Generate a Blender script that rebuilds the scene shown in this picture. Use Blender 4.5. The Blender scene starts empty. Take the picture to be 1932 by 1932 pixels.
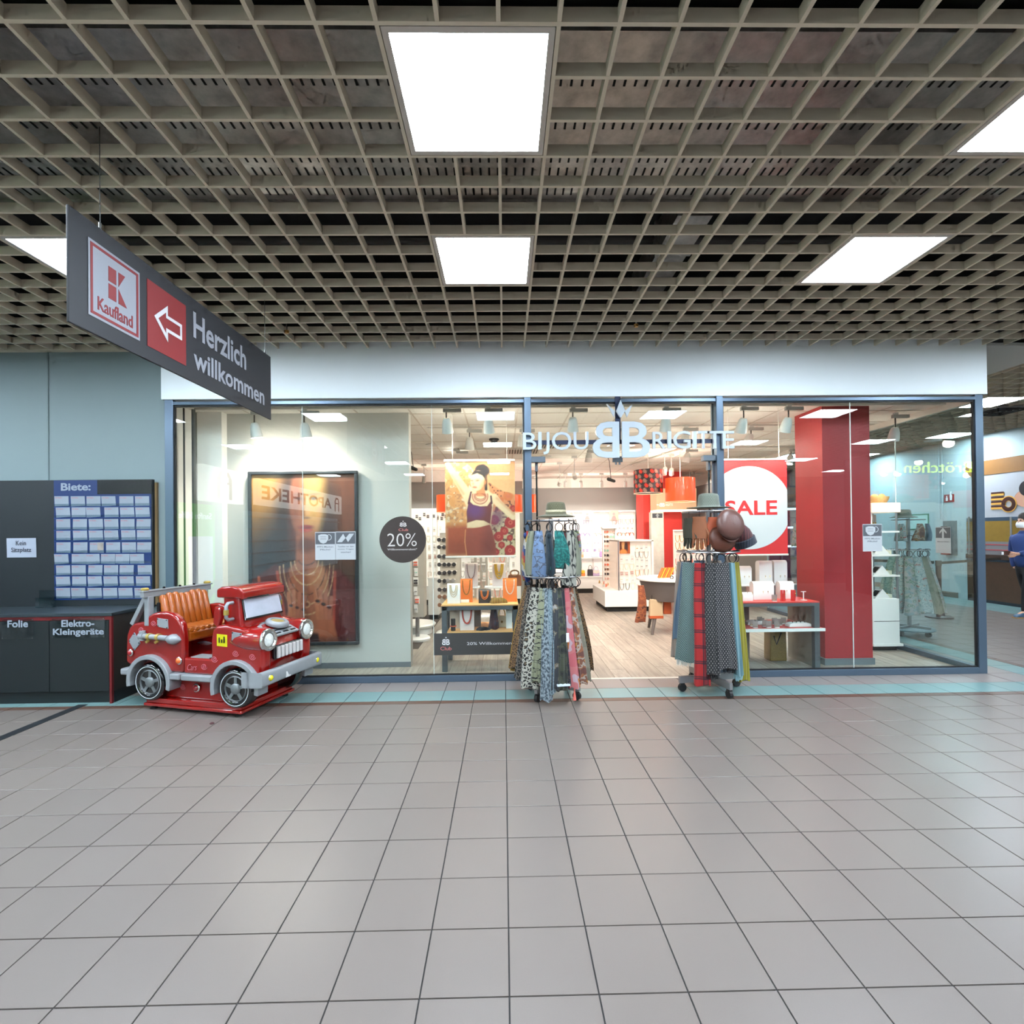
import bpy, bmesh, math, random
import numpy as np
from mathutils import Vector, Matrix
random.seed(7); RNG = np.random.default_rng(7)
S = bpy.context.scene
COL = S.collection
PI = math.pi

# ---------------------------------------------------------------- camera
FPX, YAW, PITCH, ROLL, CYP, CAMH = 975.01, -0.0160, 0.0066, -0.0108, 999.58, 1.5455
def _rot():
    cy, sy, cp, sp, cr, sr = math.cos(YAW), math.sin(YAW), math.cos(PITCH), math.sin(PITCH), math.cos(ROLL), math.sin(ROLL)
    Rz = np.array([[cy, sy, 0], [-sy, cy, 0], [0, 0, 1]])
    Rp = np.array([[1, 0, 0], [0, cp, sp], [0, -sp, cp]])
    Mx = np.array([[1, 0, 0], [0, 0, -1], [0, 1, 0.]])
    Rr = np.array([[cr, -sr, 0], [sr, cr, 0], [0, 0, 1]])
    return Rr @ Mx @ Rp @ Rz
CR = _rot()
cam_d = bpy.data.cameras.new('camera'); cam = bpy.data.objects.new('camera', cam_d); COL.objects.link(cam)
cam_d.sensor_width = 36; cam_d.lens = FPX / 1932 * 36; cam_d.shift_y = (CYP - 966) / 1932
cam_d.clip_start = 0.05; cam_d.clip_end = 100
mw = Matrix.Identity(4)
for i in range(3):
    mw[i][0] = CR[0][i]; mw[i][1] = -CR[1][i]; mw[i][2] = -CR[2][i]
mw[2][3] = CAMH
cam.matrix_world = mw
S.camera = cam

# ---------------------------------------------------------------- world and view
wd = bpy.data.worlds.new('world'); S.world = wd; wd.use_nodes = True
wd.node_tree.nodes['Background'].inputs[0].default_value = (0.62, 0.72, 0.8, 1)
wd.node_tree.nodes['Background'].inputs[1].default_value = 0.12
S.view_settings.view_transform = 'Standard'; S.view_settings.look = 'None'
S.view_settings.gamma = 1; S.view_settings.use_curve_mapping = False
S.view_settings.exposure = 0.0
PANEL_L = 68.0          # radiance of the mall's ceiling light panels
SPOT_W = 120.0           # power of the shop's spot lamps
c = S.cycles
c.max_bounces = 4; c.diffuse_bounces = 3; c.glossy_bounces = 2; c.transmission_bounces = 2
c.use_adaptive_sampling = True; c.adaptive_threshold = 0.1; c.adaptive_min_samples = 12; c.use_light_tree = False
c.transparent_max_bounces = 20; c.sample_clamp_indirect = 6.0; c.caustics_reflective = False; c.caustics_refractive = False

# ---------------------------------------------------------------- helpers
def ray(px, py):
    d = CR.T @ np.array([(px - 966) / FPX, (py - CYP) / FPX, 1.]); return d
def at(px, py, Y):
    d = ray(px, py); k = Y / d[1]; return Vector((d[0] * k, Y, CAMH + d[2] * k))
def atz(px, py, Zv=0.0):
    d = ray(px, py); k = (Zv - CAMH) / d[2]; return Vector((d[0] * k, d[1] * k, Zv))
def atx(px, py, Xv):
    d = ray(px, py); k = Xv / d[0]; return Vector((Xv, d[1] * k, CAMH + d[2] * k))
def proj(p):
    q = CR @ (np.array(p, float) - np.array([0, 0, CAMH])); return 966 + FPX * q[0] / q[2], CYP + FPX * q[1] / q[2], q[2]

def lin(c):
    def f(u):
        u /= 255.0
        return u / 12.92 if u <= 0.04045 else ((u + 0.055) / 1.055) ** 2.4
    return tuple(f(float(u)) for u in c[:3]) + (1.0,)

MATS = {}
def nt(name):
    m = bpy.data.materials.new(name); m.use_nodes = True
    t = m.node_tree; b = t.nodes['Principled BSDF']
    return m, t, b
def N(t, typ, **kw):
    n = t.nodes.new(typ)
    for k, v in kw.items():
        if k.startswith('i_'):
            key = k[2:]
            n.inputs[int(key) if key.isdigit() else key.replace('_', ' ')].default_value = v
        else: setattr(n, k, v)
    return n
def M(name, col, rough=0.5, metal=0.0, var=0.0, vscale=8.0, bump=0.0, bscale=60.0, emit=0.0, ecol=None, coat=0.0, spec=0.5, rand=0.0, trans=0.0, sheen=0.0, alpha=1.0):
    if name in MATS: return MATS[name]
    m, t, b = nt(name)
    L = t.links
    b.inputs['Roughness'].default_value = rough; b.inputs['Metallic'].default_value = metal
    b.inputs['Specular IOR Level'].default_value = spec
    b.inputs['Coat Weight'].default_value = coat
    b.inputs['Sheen Weight'].default_value = sheen
    b.inputs['Alpha'].default_value = alpha
    if trans: b.inputs['Transmission Weight'].default_value = trans
    base = lin(col)
    b.inputs['Base Color'].default_value = base
    tc = None
    if var or bump:
        tc = N(t, 'ShaderNodeTexCoord')
    src = None
    if var:
        no = N(t, 'ShaderNodeTexNoise', i_Scale=vscale, i_Detail=6.0, i_Roughness=0.65)
        L.new(tc.outputs['Object'], no.inputs['Vector'])
        mp = N(t, 'ShaderNodeMapRange', i_1=0.25, i_2=0.75, i_3=1 - var, i_4=1 + var)
        L.new(no.outputs['Fac'], mp.inputs[0])
        mx = N(t, 'ShaderNodeVectorMath', operation='SCALE'); mx.inputs[0].default_value = base[:3]
        L.new(mp.outputs[0], mx.inputs['Scale']); src = mx.outputs[0]
    if rand:
        oi = N(t, 'ShaderNodeObjectInfo')
        mp = N(t, 'ShaderNodeMapRange', i_3=1 - rand, i_4=1 + rand)
        L.new(oi.outputs['Random'], mp.inputs[0])
        mx = N(t, 'ShaderNodeVectorMath', operation='SCALE')
        if src is None: mx.inputs[0].default_value = base[:3]
        else: L.new(src, mx.inputs[0])
        L.new(mp.outputs[0], mx.inputs['Scale']); src = mx.outputs[0]
    if src is not None: L.new(src, b.inputs['Base Color'])
    if bump:
        no = N(t, 'ShaderNodeTexNoise', i_Scale=bscale, i_Detail=4.0)
        L.new(tc.outputs['Object'], no.inputs['Vector'])
        bp = N(t, 'ShaderNodeBump', i_Strength=bump, i_Distance=0.01)
        L.new(no.outputs['Fac'], bp.inputs['Height']); L.new(bp.outputs[0], b.inputs['Normal'])
    if emit:
        b.inputs['Emission Color'].default_value = lin(ecol or col); b.inputs['Emission Strength'].default_value = emit
    MATS[name] = m
    return m
def ramp(t, stops, interp='CONSTANT'):
    r = N(t, 'ShaderNodeValToRGB'); r.color_ramp.interpolation = interp
    e = r.color_ramp.elements
    e[0].position = stops[0][0]; e[0].color = lin(stops[0][1]); e[1].position = stops[1][0]; e[1].color = lin(stops[1][1])
    for p, cc in stops[2:]:
        x = e.new(p); x.color = lin(cc)
    return r
def glassmat(name, tint=(244, 250, 250), refl=1.0):
    m, t, b = nt(name); t.nodes.remove(b); L = t.links
    out = t.nodes['Material Output']
    tr = N(t, 'ShaderNodeBsdfTransparent'); tr.inputs[0].default_value = lin(tint)
    gl = N(t, 'ShaderNodeBsdfGlossy', i_Roughness=0.0); gl.inputs[0].default_value = (1, 1, 1, 1)
    fr = N(t, 'ShaderNodeFresnel')
    ge = N(t, 'ShaderNodeNewGeometry'); ior = N(t, 'ShaderNodeMapRange', i_3=1.5, i_4=1/1.5); L.new(ge.outputs['Backfacing'], ior.inputs[0]); L.new(ior.outputs[0], fr.inputs['IOR'])
    mu = N(t, 'ShaderNodeMath', operation='MULTIPLY', i_1=refl, use_clamp=True)
    L.new(fr.outputs[0], mu.inputs[0])
    mx = N(t, 'ShaderNodeMixShader'); L.new(mu.outputs[0], mx.inputs[0]); L.new(tr.outputs[0], mx.inputs[1]); L.new(gl.outputs[0], mx.inputs[2])
    L.new(mx.outputs[0], out.inputs[0]); MATS[name] = m
    return m
def vcolmat(name, rough=0.45):
    m, t, b = nt(name)
    a = N(t, 'ShaderNodeAttribute', attribute_name='print')
    t.links.new(a.outputs['Color'], b.inputs['Base Color']); b.inputs['Roughness'].default_value = rough
    MATS[name] = m; return m

class MB:
    def __init__(s): s.v = []; s.f = []; s.uv = None
    def _a(s, vs, fs):
        o = len(s.v); s.v += [tuple(p) for p in vs]; s.f += [tuple(i + o for i in f) for f in fs]; return s
    def box(s, x0, x1, y0, y1, z0, z1):
        return s._a([(x0,y0,z0),(x1,y0,z0),(x1,y1,z0),(x0,y1,z0),(x0,y0,z1),(x1,y0,z1),(x1,y1,z1),(x0,y1,z1)],
                    [(3,2,1,0),(4,5,6,7),(0,1,5,4),(1,2,6,5),(2,3,7,6),(3,0,4,7)])
    def cbox(s, c, sx, sy, sz):
        return s.box(c[0]-sx/2, c[0]+sx/2, c[1]-sy/2, c[1]+sy/2, c[2]-sz/2, c[2]+sz/2)
    def obox(s, c, a, b, cc):
        c, a, b, cc = Vector(c), Vector(a), Vector(b), Vector(cc)
        vs = [c+i*a+j*b+k*cc for k in (-1,1) for j in (-1,1) for i in (-1,1)]
        return s._a(vs, [(2,3,1,0),(4,5,7,6),(0,1,5,4),(1,3,7,5),(3,2,6,7),(2,0,4,6)])
    def ring_frame(s, d):
        d = Vector(d).normalized(); u = d.orthogonal().normalized() if abs(d.z) < .99 else Vector((1,0,0))
        if abs(d.z) < .99: u = Vector((0,0,1)).cross(d).normalized()
        return u, d.cross(u).normalized()
    def tube(s, pts, r, n=8, closed=False, caps=True):
        pts = [Vector(p) for p in pts]; k = len(pts)
        rs = r if isinstance(r, (list, tuple)) else [r]*k
        vs = []; u = None
        for i, p in enumerate(pts):
            a = pts[(i-1) % k] if (closed or i) else p; b = pts[(i+1) % k] if (closed or i < k-1) else p
            d = (b-a).normalized()
            if u is None: u, w = s.ring_frame(d)
            else:
                u = (u - d*u.dot(d)).normalized(); w = d.cross(u)
            for j in range(n):
                t = 2*PI*j/n; vs.append(p + (u*math.cos(t)+w*math.sin(t))*rs[i])
        fs = []
        for i in range(k if closed else k-1):
            for j in range(n):
                a = i*n+j; b = i*n+(j+1) % n; c2 = ((i+1) % k)*n+(j+1) % n; d2 = ((i+1) % k)*n+j
                fs.append((a,b,c2,d2))
        if caps and not closed:
            fs.append(tuple(range(n-1,-1,-1))); fs.append(tuple(range((k-1)*n, k*n)))
        return s._a(vs, fs)
    def cyl(s, p0, p1, r0, r1=None, n=16):
        return s.tube([p0, p1], [r0, r0 if r1 is None else r1], n)
    def capsule(s, p0, p1, r0, r1=None, n=8):
        r1 = r0 if r1 is None else r1
        p0, p1 = Vector(p0), Vector(p1); d = (p1-p0).normalized()
        pts = [p0-d*r0, p0-d*r0*.7, p0, p1, p1+d*r1*.7, p1+d*r1]
        return s.tube(pts, [r0*.05, r0*.7, r0, r1, r1*.7, r1*.05], n)
    def lathe(s, prof, c=(0,0,0), n=24, axis=None, caps=True, sx=1.0, sy=1.0):
        c = Vector(c); A = Matrix.Identity(3) if axis is None else Vector(axis).to_track_quat('Z','Y').to_matrix()
        vs = [c + A @ Vector((r*math.cos(2*PI*j/n)*sx, r*math.sin(2*PI*j/n)*sy, z)) for r, z in prof for j in range(n)]
        fs = [(i*n+j, i*n+(j+1)%n, (i+1)*n+(j+1)%n, (i+1)*n+j) for i in range(len(prof)-1) for j in range(n)]
        if caps:
            if prof[0][0] > 1e-5: fs.append(tuple(range(n-1,-1,-1)))
            if prof[-1][0] > 1e-5: fs.append(tuple(range((len(prof)-1)*n, len(prof)*n)))
        return s._a(vs, fs)
    def ball(s, c, r, n=8, sz=1.0):
        m = n//2+1
        return s.lathe([(r*math.sin(PI*i/m)+1e-6, -r*math.cos(PI*i/m)*sz) for i in range(m+1)], c, n, caps=False)
    def prism(s, poly, o, ux, uy, d):
        o, ux, uy, d = Vector(o), Vector(ux), Vector(uy), Vector(d); n = len(poly)
        a = [o+ux*p[0]+uy*p[1] for p in poly]
        flip = ux.cross(uy).dot(d) < 0
        fs = [tuple(range(n-1,-1,-1)), tuple(range(n,2*n))] + [(i,(i+1)%n,(i+1)%n+n,i+n) for i in range(n)]
        if flip: fs = [tuple(reversed(f)) for f in fs]
        return s._a(a+[p+d for p in a], fs)
    def grid(s, fn, nu, nv, cu=False):
        vs = [fn(i/(nu if cu else nu-1), j/(nv-1)) for j in range(nv) for i in range(nu)]
        fs = [(j*nu+i, j*nu+(i+1)%nu, (j+1)*nu+(i+1)%nu, (j+1)*nu+i) for j in range(nv-1) for i in range(nu if cu else nu-1)]
        return s._a(vs, fs)
    def xf(s, mtx):
        s.v = [tuple(mtx @ Vector(p)) for p in s.v]; return s
    def mesh(s, name):
        me = bpy.data.meshes.new(name); me.from_pydata(s.v, [], s.f); me.validate(); me.update(); return me
    def build(s, name, mat, parent=None, local=False, smooth=False, bevel=0.0, seg=2, sub=0, angle=40):
        me = s.mesh(name)
        return mk(name, me, mat, parent, local, smooth, bevel, seg, sub, angle)

PINV = {}
def mk(name, me, mat, parent=None, local=False, smooth=False, bevel=0.0, seg=2, sub=0, angle=40):
    o = bpy.data.objects.new(name, me); COL.objects.link(o)
    if mat is not None and not me.materials: me.materials.append(mat)
    if parent is not None:
        o.parent = parent
        if not local: o.matrix_parent_inverse = PINV.get(parent.name, Matrix.Identity(4))
    if smooth and me.polygons:
        me.polygons.foreach_set('use_smooth', [True]*len(me.polygons))
        try: me.set_sharp_from_angle(angle=math.radians(angle))
        except Exception: pass
    if bevel:
        md = o.modifiers.new('round', 'BEVEL'); md.width = bevel; md.segments = seg; md.limit_method = 'ANGLE'; md.angle_limit = math.radians(35)
    if sub:
        md = o.modifiers.new('sub', 'SUBSURF'); md.levels = sub; md.render_levels = sub
    return o
def tag(o, label=None, cat=None, group=None, kind=None):
    if label: o['label'] = label
    if cat: o['category'] = cat
    if group: o['group'] = group
    if kind: o['kind'] = kind
    return o
def T(name, label, cat, loc=(0,0,0), rz=0.0, group=None, kind=None):
    o = bpy.data.objects.new(name, None); COL.objects.link(o); o.empty_display_size = 0.05
    o.location = loc; o.rotation_euler = (0,0,rz)
    PINV[o.name] = (Matrix.Translation(Vector(loc)) @ Matrix.Rotation(rz, 4, 'Z')).inverted()
    return tag(o, label, cat, group, kind)
def ST(name, parent_loc=(0,0,0)):
    return T(name, None, None, parent_loc, kind='structure')
def kids(o): return list(o.children)
def dup(root, loc, rz=0.0, label=None, group=None):
    r = root.copy(); COL.objects.link(r); r.location = loc; r.rotation_euler = (0,0,rz)
    if label: r['label'] = label
    if group: r['group'] = group
    for ch in kids(root):
        if ch.name.endswith('#skip'): continue
        k = ch.copy(); COL.objects.link(k); k.parent = r
        for g in kids(ch):
            d = g.copy(); COL.objects.link(d); d.parent = k
    return r

def text_mesh(body, bold=0.0, spacing=1.0, res=3):
    cu = bpy.data.curves.new('lettering', 'FONT'); cu.body = body; cu.resolution_u = res; cu.offset = bold; cu.space_character = spacing
    cu.align_x = 'LEFT'
    o = bpy.data.objects.new('lettering', cu)
    me = bpy.data.meshes.new_from_object(o)
    bpy.data.objects.remove(o); bpy.data.curves.remove(cu)
    me.materials.clear()
    n = len(me.vertices); co = np.empty(n*3); me.vertices.foreach_get('co', co); co = co.reshape(-1,3)
    return me, co
def text(body, mat, o, ux, uy, w, h=None, parent=None, bold=0.0, depth=0.002, center=False, spacing=1.0, name='lettering', mirror=False, local=False):
    """lettering fitted to width w (and height h) starting at o along ux, up uy; solid of the given depth"""
    me, co = text_mesh(body, bold, spacing)
    lo, hi = co.min(0), co.max(0); sc = w/(hi[0]-lo[0]); sv = sc if h is None else h/(hi[1]-lo[1])
    x = (co[:,0]-lo[0])*sc; y = (co[:,1]-lo[1])*sv
    if mirror: x = w-x
    if center: x = x-w/2
    o, ux, uy = Vector(o), Vector(ux).normalized(), Vector(uy).normalized(); nz = ux.cross(uy)
    P = np.array(o)[None,:]+x[:,None]*np.array(ux)+y[:,None]*np.array(uy)
    bm = bmesh.new(); bm.from_mesh(me); bm.verts.ensure_lookup_table()
    for f_ in bm.faces: f_.smooth = False
    for v, p in zip(bm.verts, P): v.co = p
    if mirror: bmesh.ops.reverse_faces(bm, faces=bm.faces)
    if depth:
        r = bmesh.ops.extrude_face_region(bm, geom=list(bm.faces))
        vs = [g for g in r['geom'] if isinstance(g, bmesh.types.BMVert)]
        bmesh.ops.translate(bm, verts=vs, vec=nz*depth)
        bmesh.ops.recalc_face_normals(bm, faces=bm.faces)
    bm.to_mesh(me); bm.free()
    return mk(name, me, mat, parent, local)

# flat print painted per vertex on a fine grid
class Paint:
    def __init__(s, nx, ny, asp):
        s.nx, s.ny, s.asp = nx, ny, asp
        s.U, s.V = np.meshgrid(np.linspace(0,1,nx), np.linspace(0,asp,ny))
        s.C = np.zeros((ny,nx,3))
    def fill(s, mask, col):
        s.C = s.C*(1-mask[...,None])+np.array(lin(col)[:3])*mask[...,None] if not isinstance(col, np.ndarray) else s.C*(1-mask[...,None])+col*mask[...,None]
    def sm(s, d, soft): return np.clip(.5-d/soft, 0, 1)
    def ell(s, cx, cy, rx, ry, a=0, soft=.02):
        x, y = s.U-cx, s.V-cy; ca, sa = math.cos(a), math.sin(a)
        q = np.sqrt(((x*ca+y*sa)/rx)**2+((-x*sa+y*ca)/ry)**2)
        return s.sm((q-1)*min(rx,ry), soft)
    def cap(s, x0, y0, r0, x1, y1, r1, soft=.015):
        dx, dy = x1-x0, y1-y0; t = np.clip(((s.U-x0)*dx+(s.V-y0)*dy)/(dx*dx+dy*dy), 0, 1)
        return s.sm(np.hypot(s.U-x0-t*dx, s.V-y0-t*dy)-(r0+t*(r1-r0)), soft)
    def poly(s, pts, soft=.015):
        inside = np.zeros_like(s.U, bool); d = np.full_like(s.U, 9.0); n = len(pts)
        for i in range(n):
            (ax, ay), (bx, by) = pts[i], pts[(i+1)%n]
            dx, dy = bx-ax, by-ay; t = np.clip(((s.U-ax)*dx+(s.V-ay)*dy)/(dx*dx+dy*dy+1e-12), 0, 1)
            d = np.minimum(d, np.hypot(s.U-ax-t*dx, s.V-ay-t*dy))
            cnd = ((ay > s.V) != (by > s.V)) & (s.U < (bx-ax)*(s.V-ay)/(by-ay+1e-12)+ax); inside ^= cnd
        return s.sm(np.where(inside, -d, d), soft)
    def noise(s, cell, seed):
        r = np.random.default_rng(seed); gx, gy = int(1/cell)+3, int(s.asp/cell)+3
        g = r.random((gy,gx)); x, y = s.U/cell, s.V/cell; xi, yi = x.astype(int), y.astype(int); fx, fy = x-xi, y-yi
        fx, fy = fx*fx*(3-2*fx), fy*fy*(3-2*fy)
        return (g[yi,xi]*(1-fx)+g[yi,xi+1]*fx)*(1-fy)+(g[yi+1,xi]*(1-fx)+g[yi+1,xi+1]*fx)*fy
    def build(s, name, mat, o, ux, uy, w, h, parent):
        """o = top left corner, ux right, uy down"""
        o, ux, uy = np.array(o), np.array(ux), np.array(uy)
        P = o+s.U[...,None]*w*ux+(s.V/s.asp)[...,None]*h*uy
        nx, ny = s.nx, s.ny
        idx = np.arange(nx*ny).reshape(ny,nx)
        F = np.stack([idx[1:,:-1],idx[1:,1:],idx[:-1,1:],idx[:-1,:-1]],-1).reshape(-1,4)
        me = bpy.data.meshes.new(name); me.from_pydata(P.reshape(-1,3).tolist(), [], F.tolist()); me.update()
        at_ = me.color_attributes.new('print','FLOAT_COLOR','POINT')
        at_.data.foreach_set('color', np.concatenate([np.clip(s.C,0,1).reshape(-1,3), np.ones((nx*ny,1))],1).ravel())
        return mk(name, me, mat, parent)
ORD = ['first','second','third','fourth','fifth','sixth','seventh','eighth','ninth','tenth','eleventh','twelfth','thirteenth','fourteenth','fifteenth','sixteenth','seventeenth','eighteenth','nineteenth','twentieth','twenty-first','twenty-second','twenty-third','twenty-fourth','twenty-fifth','twenty-sixth','twenty-seventh','twenty-eighth']
# ================================================================ structure
H = 3.49; CELL = 0.2323; GX0 = 0.0; GY0 = 2.889; YF = 5.43; XL, XR = -3.51, 5.12
SHOPZ = 2.97; YB = 13.6; XW = 10.05
m_tile = M('tile_beige', (109,100,95), rough=.33, var=.05, vscale=300, rand=.035, bump=.02, bscale=500)
m_teal = M('tile_teal', (110,140,140), rough=.3, var=.05, vscale=300, rand=.035)
m_light = M('tile_rose', (132,123,119), rough=.3, var=.05, vscale=300, rand=.03)
m_brown = M('tile_brown', (88,64,53), rough=.35, var=.10, vscale=60, rand=.12)
m_grout = M('grout', (43,41,41), rough=.85)
floor = tag(MB().box(-9,12,-9,YF,-.06,-.004).box(XR,12,YF,17,-.06,-.004).build('floor', m_grout), kind='structure')
tiles = []   # x0,x1,y0,y1,mat
A = .30; g = .003
def cols_(lo, hi, o=.0024):
    k = math.floor((lo-o)/A); xs = []
    while o+k*A < hi: xs.append((max(lo,o+k*A), min(hi,o+(k+1)*A))); k += 1
    return xs
rows_main = [(2.634+A*j, 2.634+A*(j+1)) for j in range(-22, 7)]
for (x0,x1) in cols_(-8.9976, 5.7024):
    for (y0,y1) in rows_main: tiles.append((x0,x1,y0,y1,m_tile))
for (x0,x1) in cols_(5.7024, 11.9):
    for (y0,y1) in rows_main: tiles.append((x0,x1,y0,y1,m_tile))
for (x0,x1) in cols_(-8.9976, XR):
    tiles += [(x0,x1,4.734,4.82,m_brown),(x0,x1,4.82,5.115,m_teal),(x0,x1,5.115,YF,m_light)]
# the coloured bands turn the shop's corner
tiles += [(XR,5.43,5.115,YF,m_light),(XR,5.43,4.82,5.115,m_teal),(5.43,5.73,4.82,5.115,m_teal),(5.43,5.73,5.115,YF,m_teal)]
tiles += [(XR,5.43,4.734,4.82,m_brown),(5.43,5.73,4.734,4.82,m_brown),(5.73,5.816,4.734,4.82,m_brown)]
for k in range(40):
    y0 = YF+A*k
    if y0 > 16.6: break
    tiles += [(XR,5.43,y0,y0+A,m_light),(5.43,5.73,y0,y0+A,m_teal),(5.73,5.816,y0,y0+A,m_brown)]
tiles += [(5.73,5.816,4.82,5.115,m_brown),(5.73,5.816,5.115,YF,m_brown)]
for k in range(20):
    x0 = 5.816+A*k
    if x0 > 11.6: break
    for j in range(40):
        y0 = 4.734+A*j
        if y0 > 16.6: break
        tiles.append((x0,x0+A,y0,y0+A,m_tile if x0 < 9.1 else m_teal))
def tile_score(t):
    cx, cy = (t[0]+t[1])/2, (t[2]+t[3])/2
    if cy < .8: return 0
    px, py, d = proj((cx,cy,0))
    if d < .5 or not (-20 < px < 1952 and py < 1640): return 0
    if XL < cx < XR and cy > YF: return 0
    if cx < -3.7 and cy > 4.9: return 0
    return (t[1]-t[0])*(t[3]-t[2])/d**3
tiles.sort(key=tile_score, reverse=True)
tile_mesh = {}
restmb = {}
for k, t in enumerate(tiles):
    x0,x1,y0,y1,mt = t
    if k < 300:
        key = (round(x1-x0,3), round(y1-y0,3), mt.name)
        if key not in tile_mesh:
            w, h = (x1-x0)/2-g, (y1-y0)/2-g
            tile_mesh[key] = MB()._a([(-w,-h,-.008),(w,-h,-.008),(w,h,-.008),(-w,h,-.008),(-w,-h,-.0012),(w,-h,-.0012),(w,h,-.0012),(-w,h,-.0012),(-w+.0015,-h+.0015,0),(w-.0015,-h+.0015,0),(w-.0015,h-.0015,0),(-w+.0015,h-.0015,0)],
                [(0,1,5,4),(1,2,6,5),(2,3,7,6),(3,0,4,7),(4,5,9,8),(5,6,10,9),(6,7,11,10),(7,4,8,11),(8,9,10,11)]).mesh('tile')
            tile_mesh[key].materials.append(mt)
        o = bpy.data.objects.new('tile', tile_mesh[key]); COL.objects.link(o); o.parent = floor
        o.location = ((x0+x1)/2,(y0+y1)/2,0)
    else:
        restmb.setdefault(mt.name, (MB(), mt))[0].box(x0+g,x1-g,y0+g,y1-g,-.008,0)
for nme, (mb, mt) in restmb.items():
    tag(mb.build('tile_field', mt, floor), kind='stuff')
tag(MB().box(-3.955,-3.868,-2,4.86,-.004,.0025).build('trim_1', M('joint_strip',(22,26,31),rough=.5)), kind='structure')

# shop floor of vinyl planks
m_plank = M('plank_oak', (172,156,140), rough=.38, rand=.09)
def plank_grain(m):
    t = m.node_tree; b = t.nodes['Principled BSDF']; L = t.links
    tc = N(t,'ShaderNodeTexCoord'); oi = N(t,'ShaderNodeObjectInfo')
    ad = N(t,'ShaderNodeVectorMath',operation='ADD'); L.new(tc.outputs['Object'],ad.inputs[0])
    sc = N(t,'ShaderNodeVectorMath',operation='SCALE'); sc.inputs[0].default_value=(17,5,3); L.new(oi.outputs['Random'],sc.inputs['Scale']); L.new(sc.outputs[0],ad.inputs[1])
    mp = N(t,'ShaderNodeMapping'); mp.inputs['Scale'].default_value=(26,1.6,1); L.new(ad.outputs[0],mp.inputs['Vector'])
    no = N(t,'ShaderNodeTexNoise',i_Scale=1.0,i_Detail=8.0,i_Roughness=.7); L.new(mp.outputs[0],no.inputs['Vector'])
    r = ramp(t,[(.28,(112,103,94)),(.5,(146,136,125)),(.72,(170,160,148))],'LINEAR'); L.new(no.outputs['Fac'],r.inputs[0])
    ml = N(t,'ShaderNodeMapRange',i_3=.88,i_4=1.1); L.new(oi.outputs['Random'],ml.inputs[0])
    s2 = N(t,'ShaderNodeVectorMath',operation='SCALE'); L.new(r.outputs[0],s2.inputs[0]); L.new(ml.outputs[0],s2.inputs['Scale']); L.new(s2.outputs[0],b.inputs['Base Color'])
plank_grain(m_plank)
sfloor = tag(MB().box(XL,XR,YF,YB,-.06,-.003).build('floor_shop', M('subfloor',(70,62,56),rough=.9)), kind='structure')
pm = MB().box(-.0885,.0885,-.598,.598,-.003,0).mesh('plank'); pm.materials.append(m_plank)
k = 0
for i in range(48):
    x = XL+.09+i*.18
    if x > XR-.08: break
    off = (i*0.43) % 1.2
    for j in range(-1,8):
        y = YF+.6+j*1.2+off
        if y-.6 < YF-.001 or y+.6 > YB:
            y0, y1 = max(y-.598,YF+.002), min(y+.598,YB-.002)
            if y1-y0 < .05: continue
            sy = (y1-y0)/1.196; y = (y0+y1)/2
        else: sy = 1
        # planks the photograph can see: the left part lies behind the display wall
        if x < -1.2 and y > 6.9: continue
        o = bpy.data.objects.new('plank', pm); COL.objects.link(o); o.parent = sfloor; o.location = (x,y,0); o.scale = (1,sy,1); k += 1

# ---- hall ceiling: open lattice, light panels let into it
m_slat = M('lattice_beige', (207,198,179), rough=.7, var=.03, vscale=30)
ceil = tag(MB().box(-9.2,12,-9,YF+.1,4.6,4.7).box(XR,12,YF,17,4.6,4.7).build('ceiling', M('plenum_black',(26,26,27),rough=.9)), kind='structure')
PANELS = []
for ix in range(-3, 5):
    for cy_ in (3.702, 2.308, -.479, -3.267, -6.054):
        PANELS.append((-.116+ix*12*CELL, cy_))
CPAN = [(GX0+CELL*32+CELL*1.0-.0, GY0+CELL*22), (GX0+CELL*41, GY0+CELL*34), (GX0+CELL*32+CELL, GY0+CELL*46)]
CPAN = [(GX0+CELL*(32.5), GY0+CELL*(21.5)), (GX0+CELL*40.5, GY0+CELL*33.5), (GX0+CELL*30.5, GY0+CELL*33.5), (GX0+CELL*32.5, GY0+CELL*45.5), (GX0+CELL*40.5, GY0+CELL*45.5)]
def cut(a0, a1, gaps):
    segs = [(a0,a1)]
    for (g0,g1) in gaps:
        ns = []
        for (s0,s1) in segs:
            if g1 <= s0 or g0 >= s1: ns.append((s0,s1)); continue
            if g0 > s0: ns.append((s0,g0))
            if g1 < s1: ns.append((g1,s1))
        segs = ns
    return [q for q in segs if q[1]-q[0] > .01]
TH, SH, PH = .0085, .059, CELL*1.5
def slat(axis, pos, lo, hi, pans):
    if axis == 'x': gaps = [(px-PH,px+PH) for (px,py) in pans if abs(py-pos) < PH-.02]
    else: gaps = [(py-PH,py+PH) for (px,py) in pans if abs(px-pos) < PH-.02]
    mb = MB(); j = TH if axis == 'y' else TH*.98
    for s0,s1 in cut(lo,hi,gaps):
        if axis == 'x': mb.box(s0,s1,pos-j,pos+j,H,H+SH)
        else: mb.box(pos-j,pos+j,s0,s1,H+.0005,H+SH-.0005)
    if mb.f: mb.build('slat', m_slat, ceil)
for j in range(-46, 11): slat('x', GY0+CELL*j, -9, 11.9, PANELS)
for k in range(-38, 52): slat('y', GX0+CELL*k, -7.8, 5.40, PANELS)
for j in range(11, 60):
    slat('x', GY0+CELL*j, 6.17, XW, CPAN)
for k in range(27, 44): slat('y', GX0+CELL*k, 5.42, 16.6, CPAN)
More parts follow.
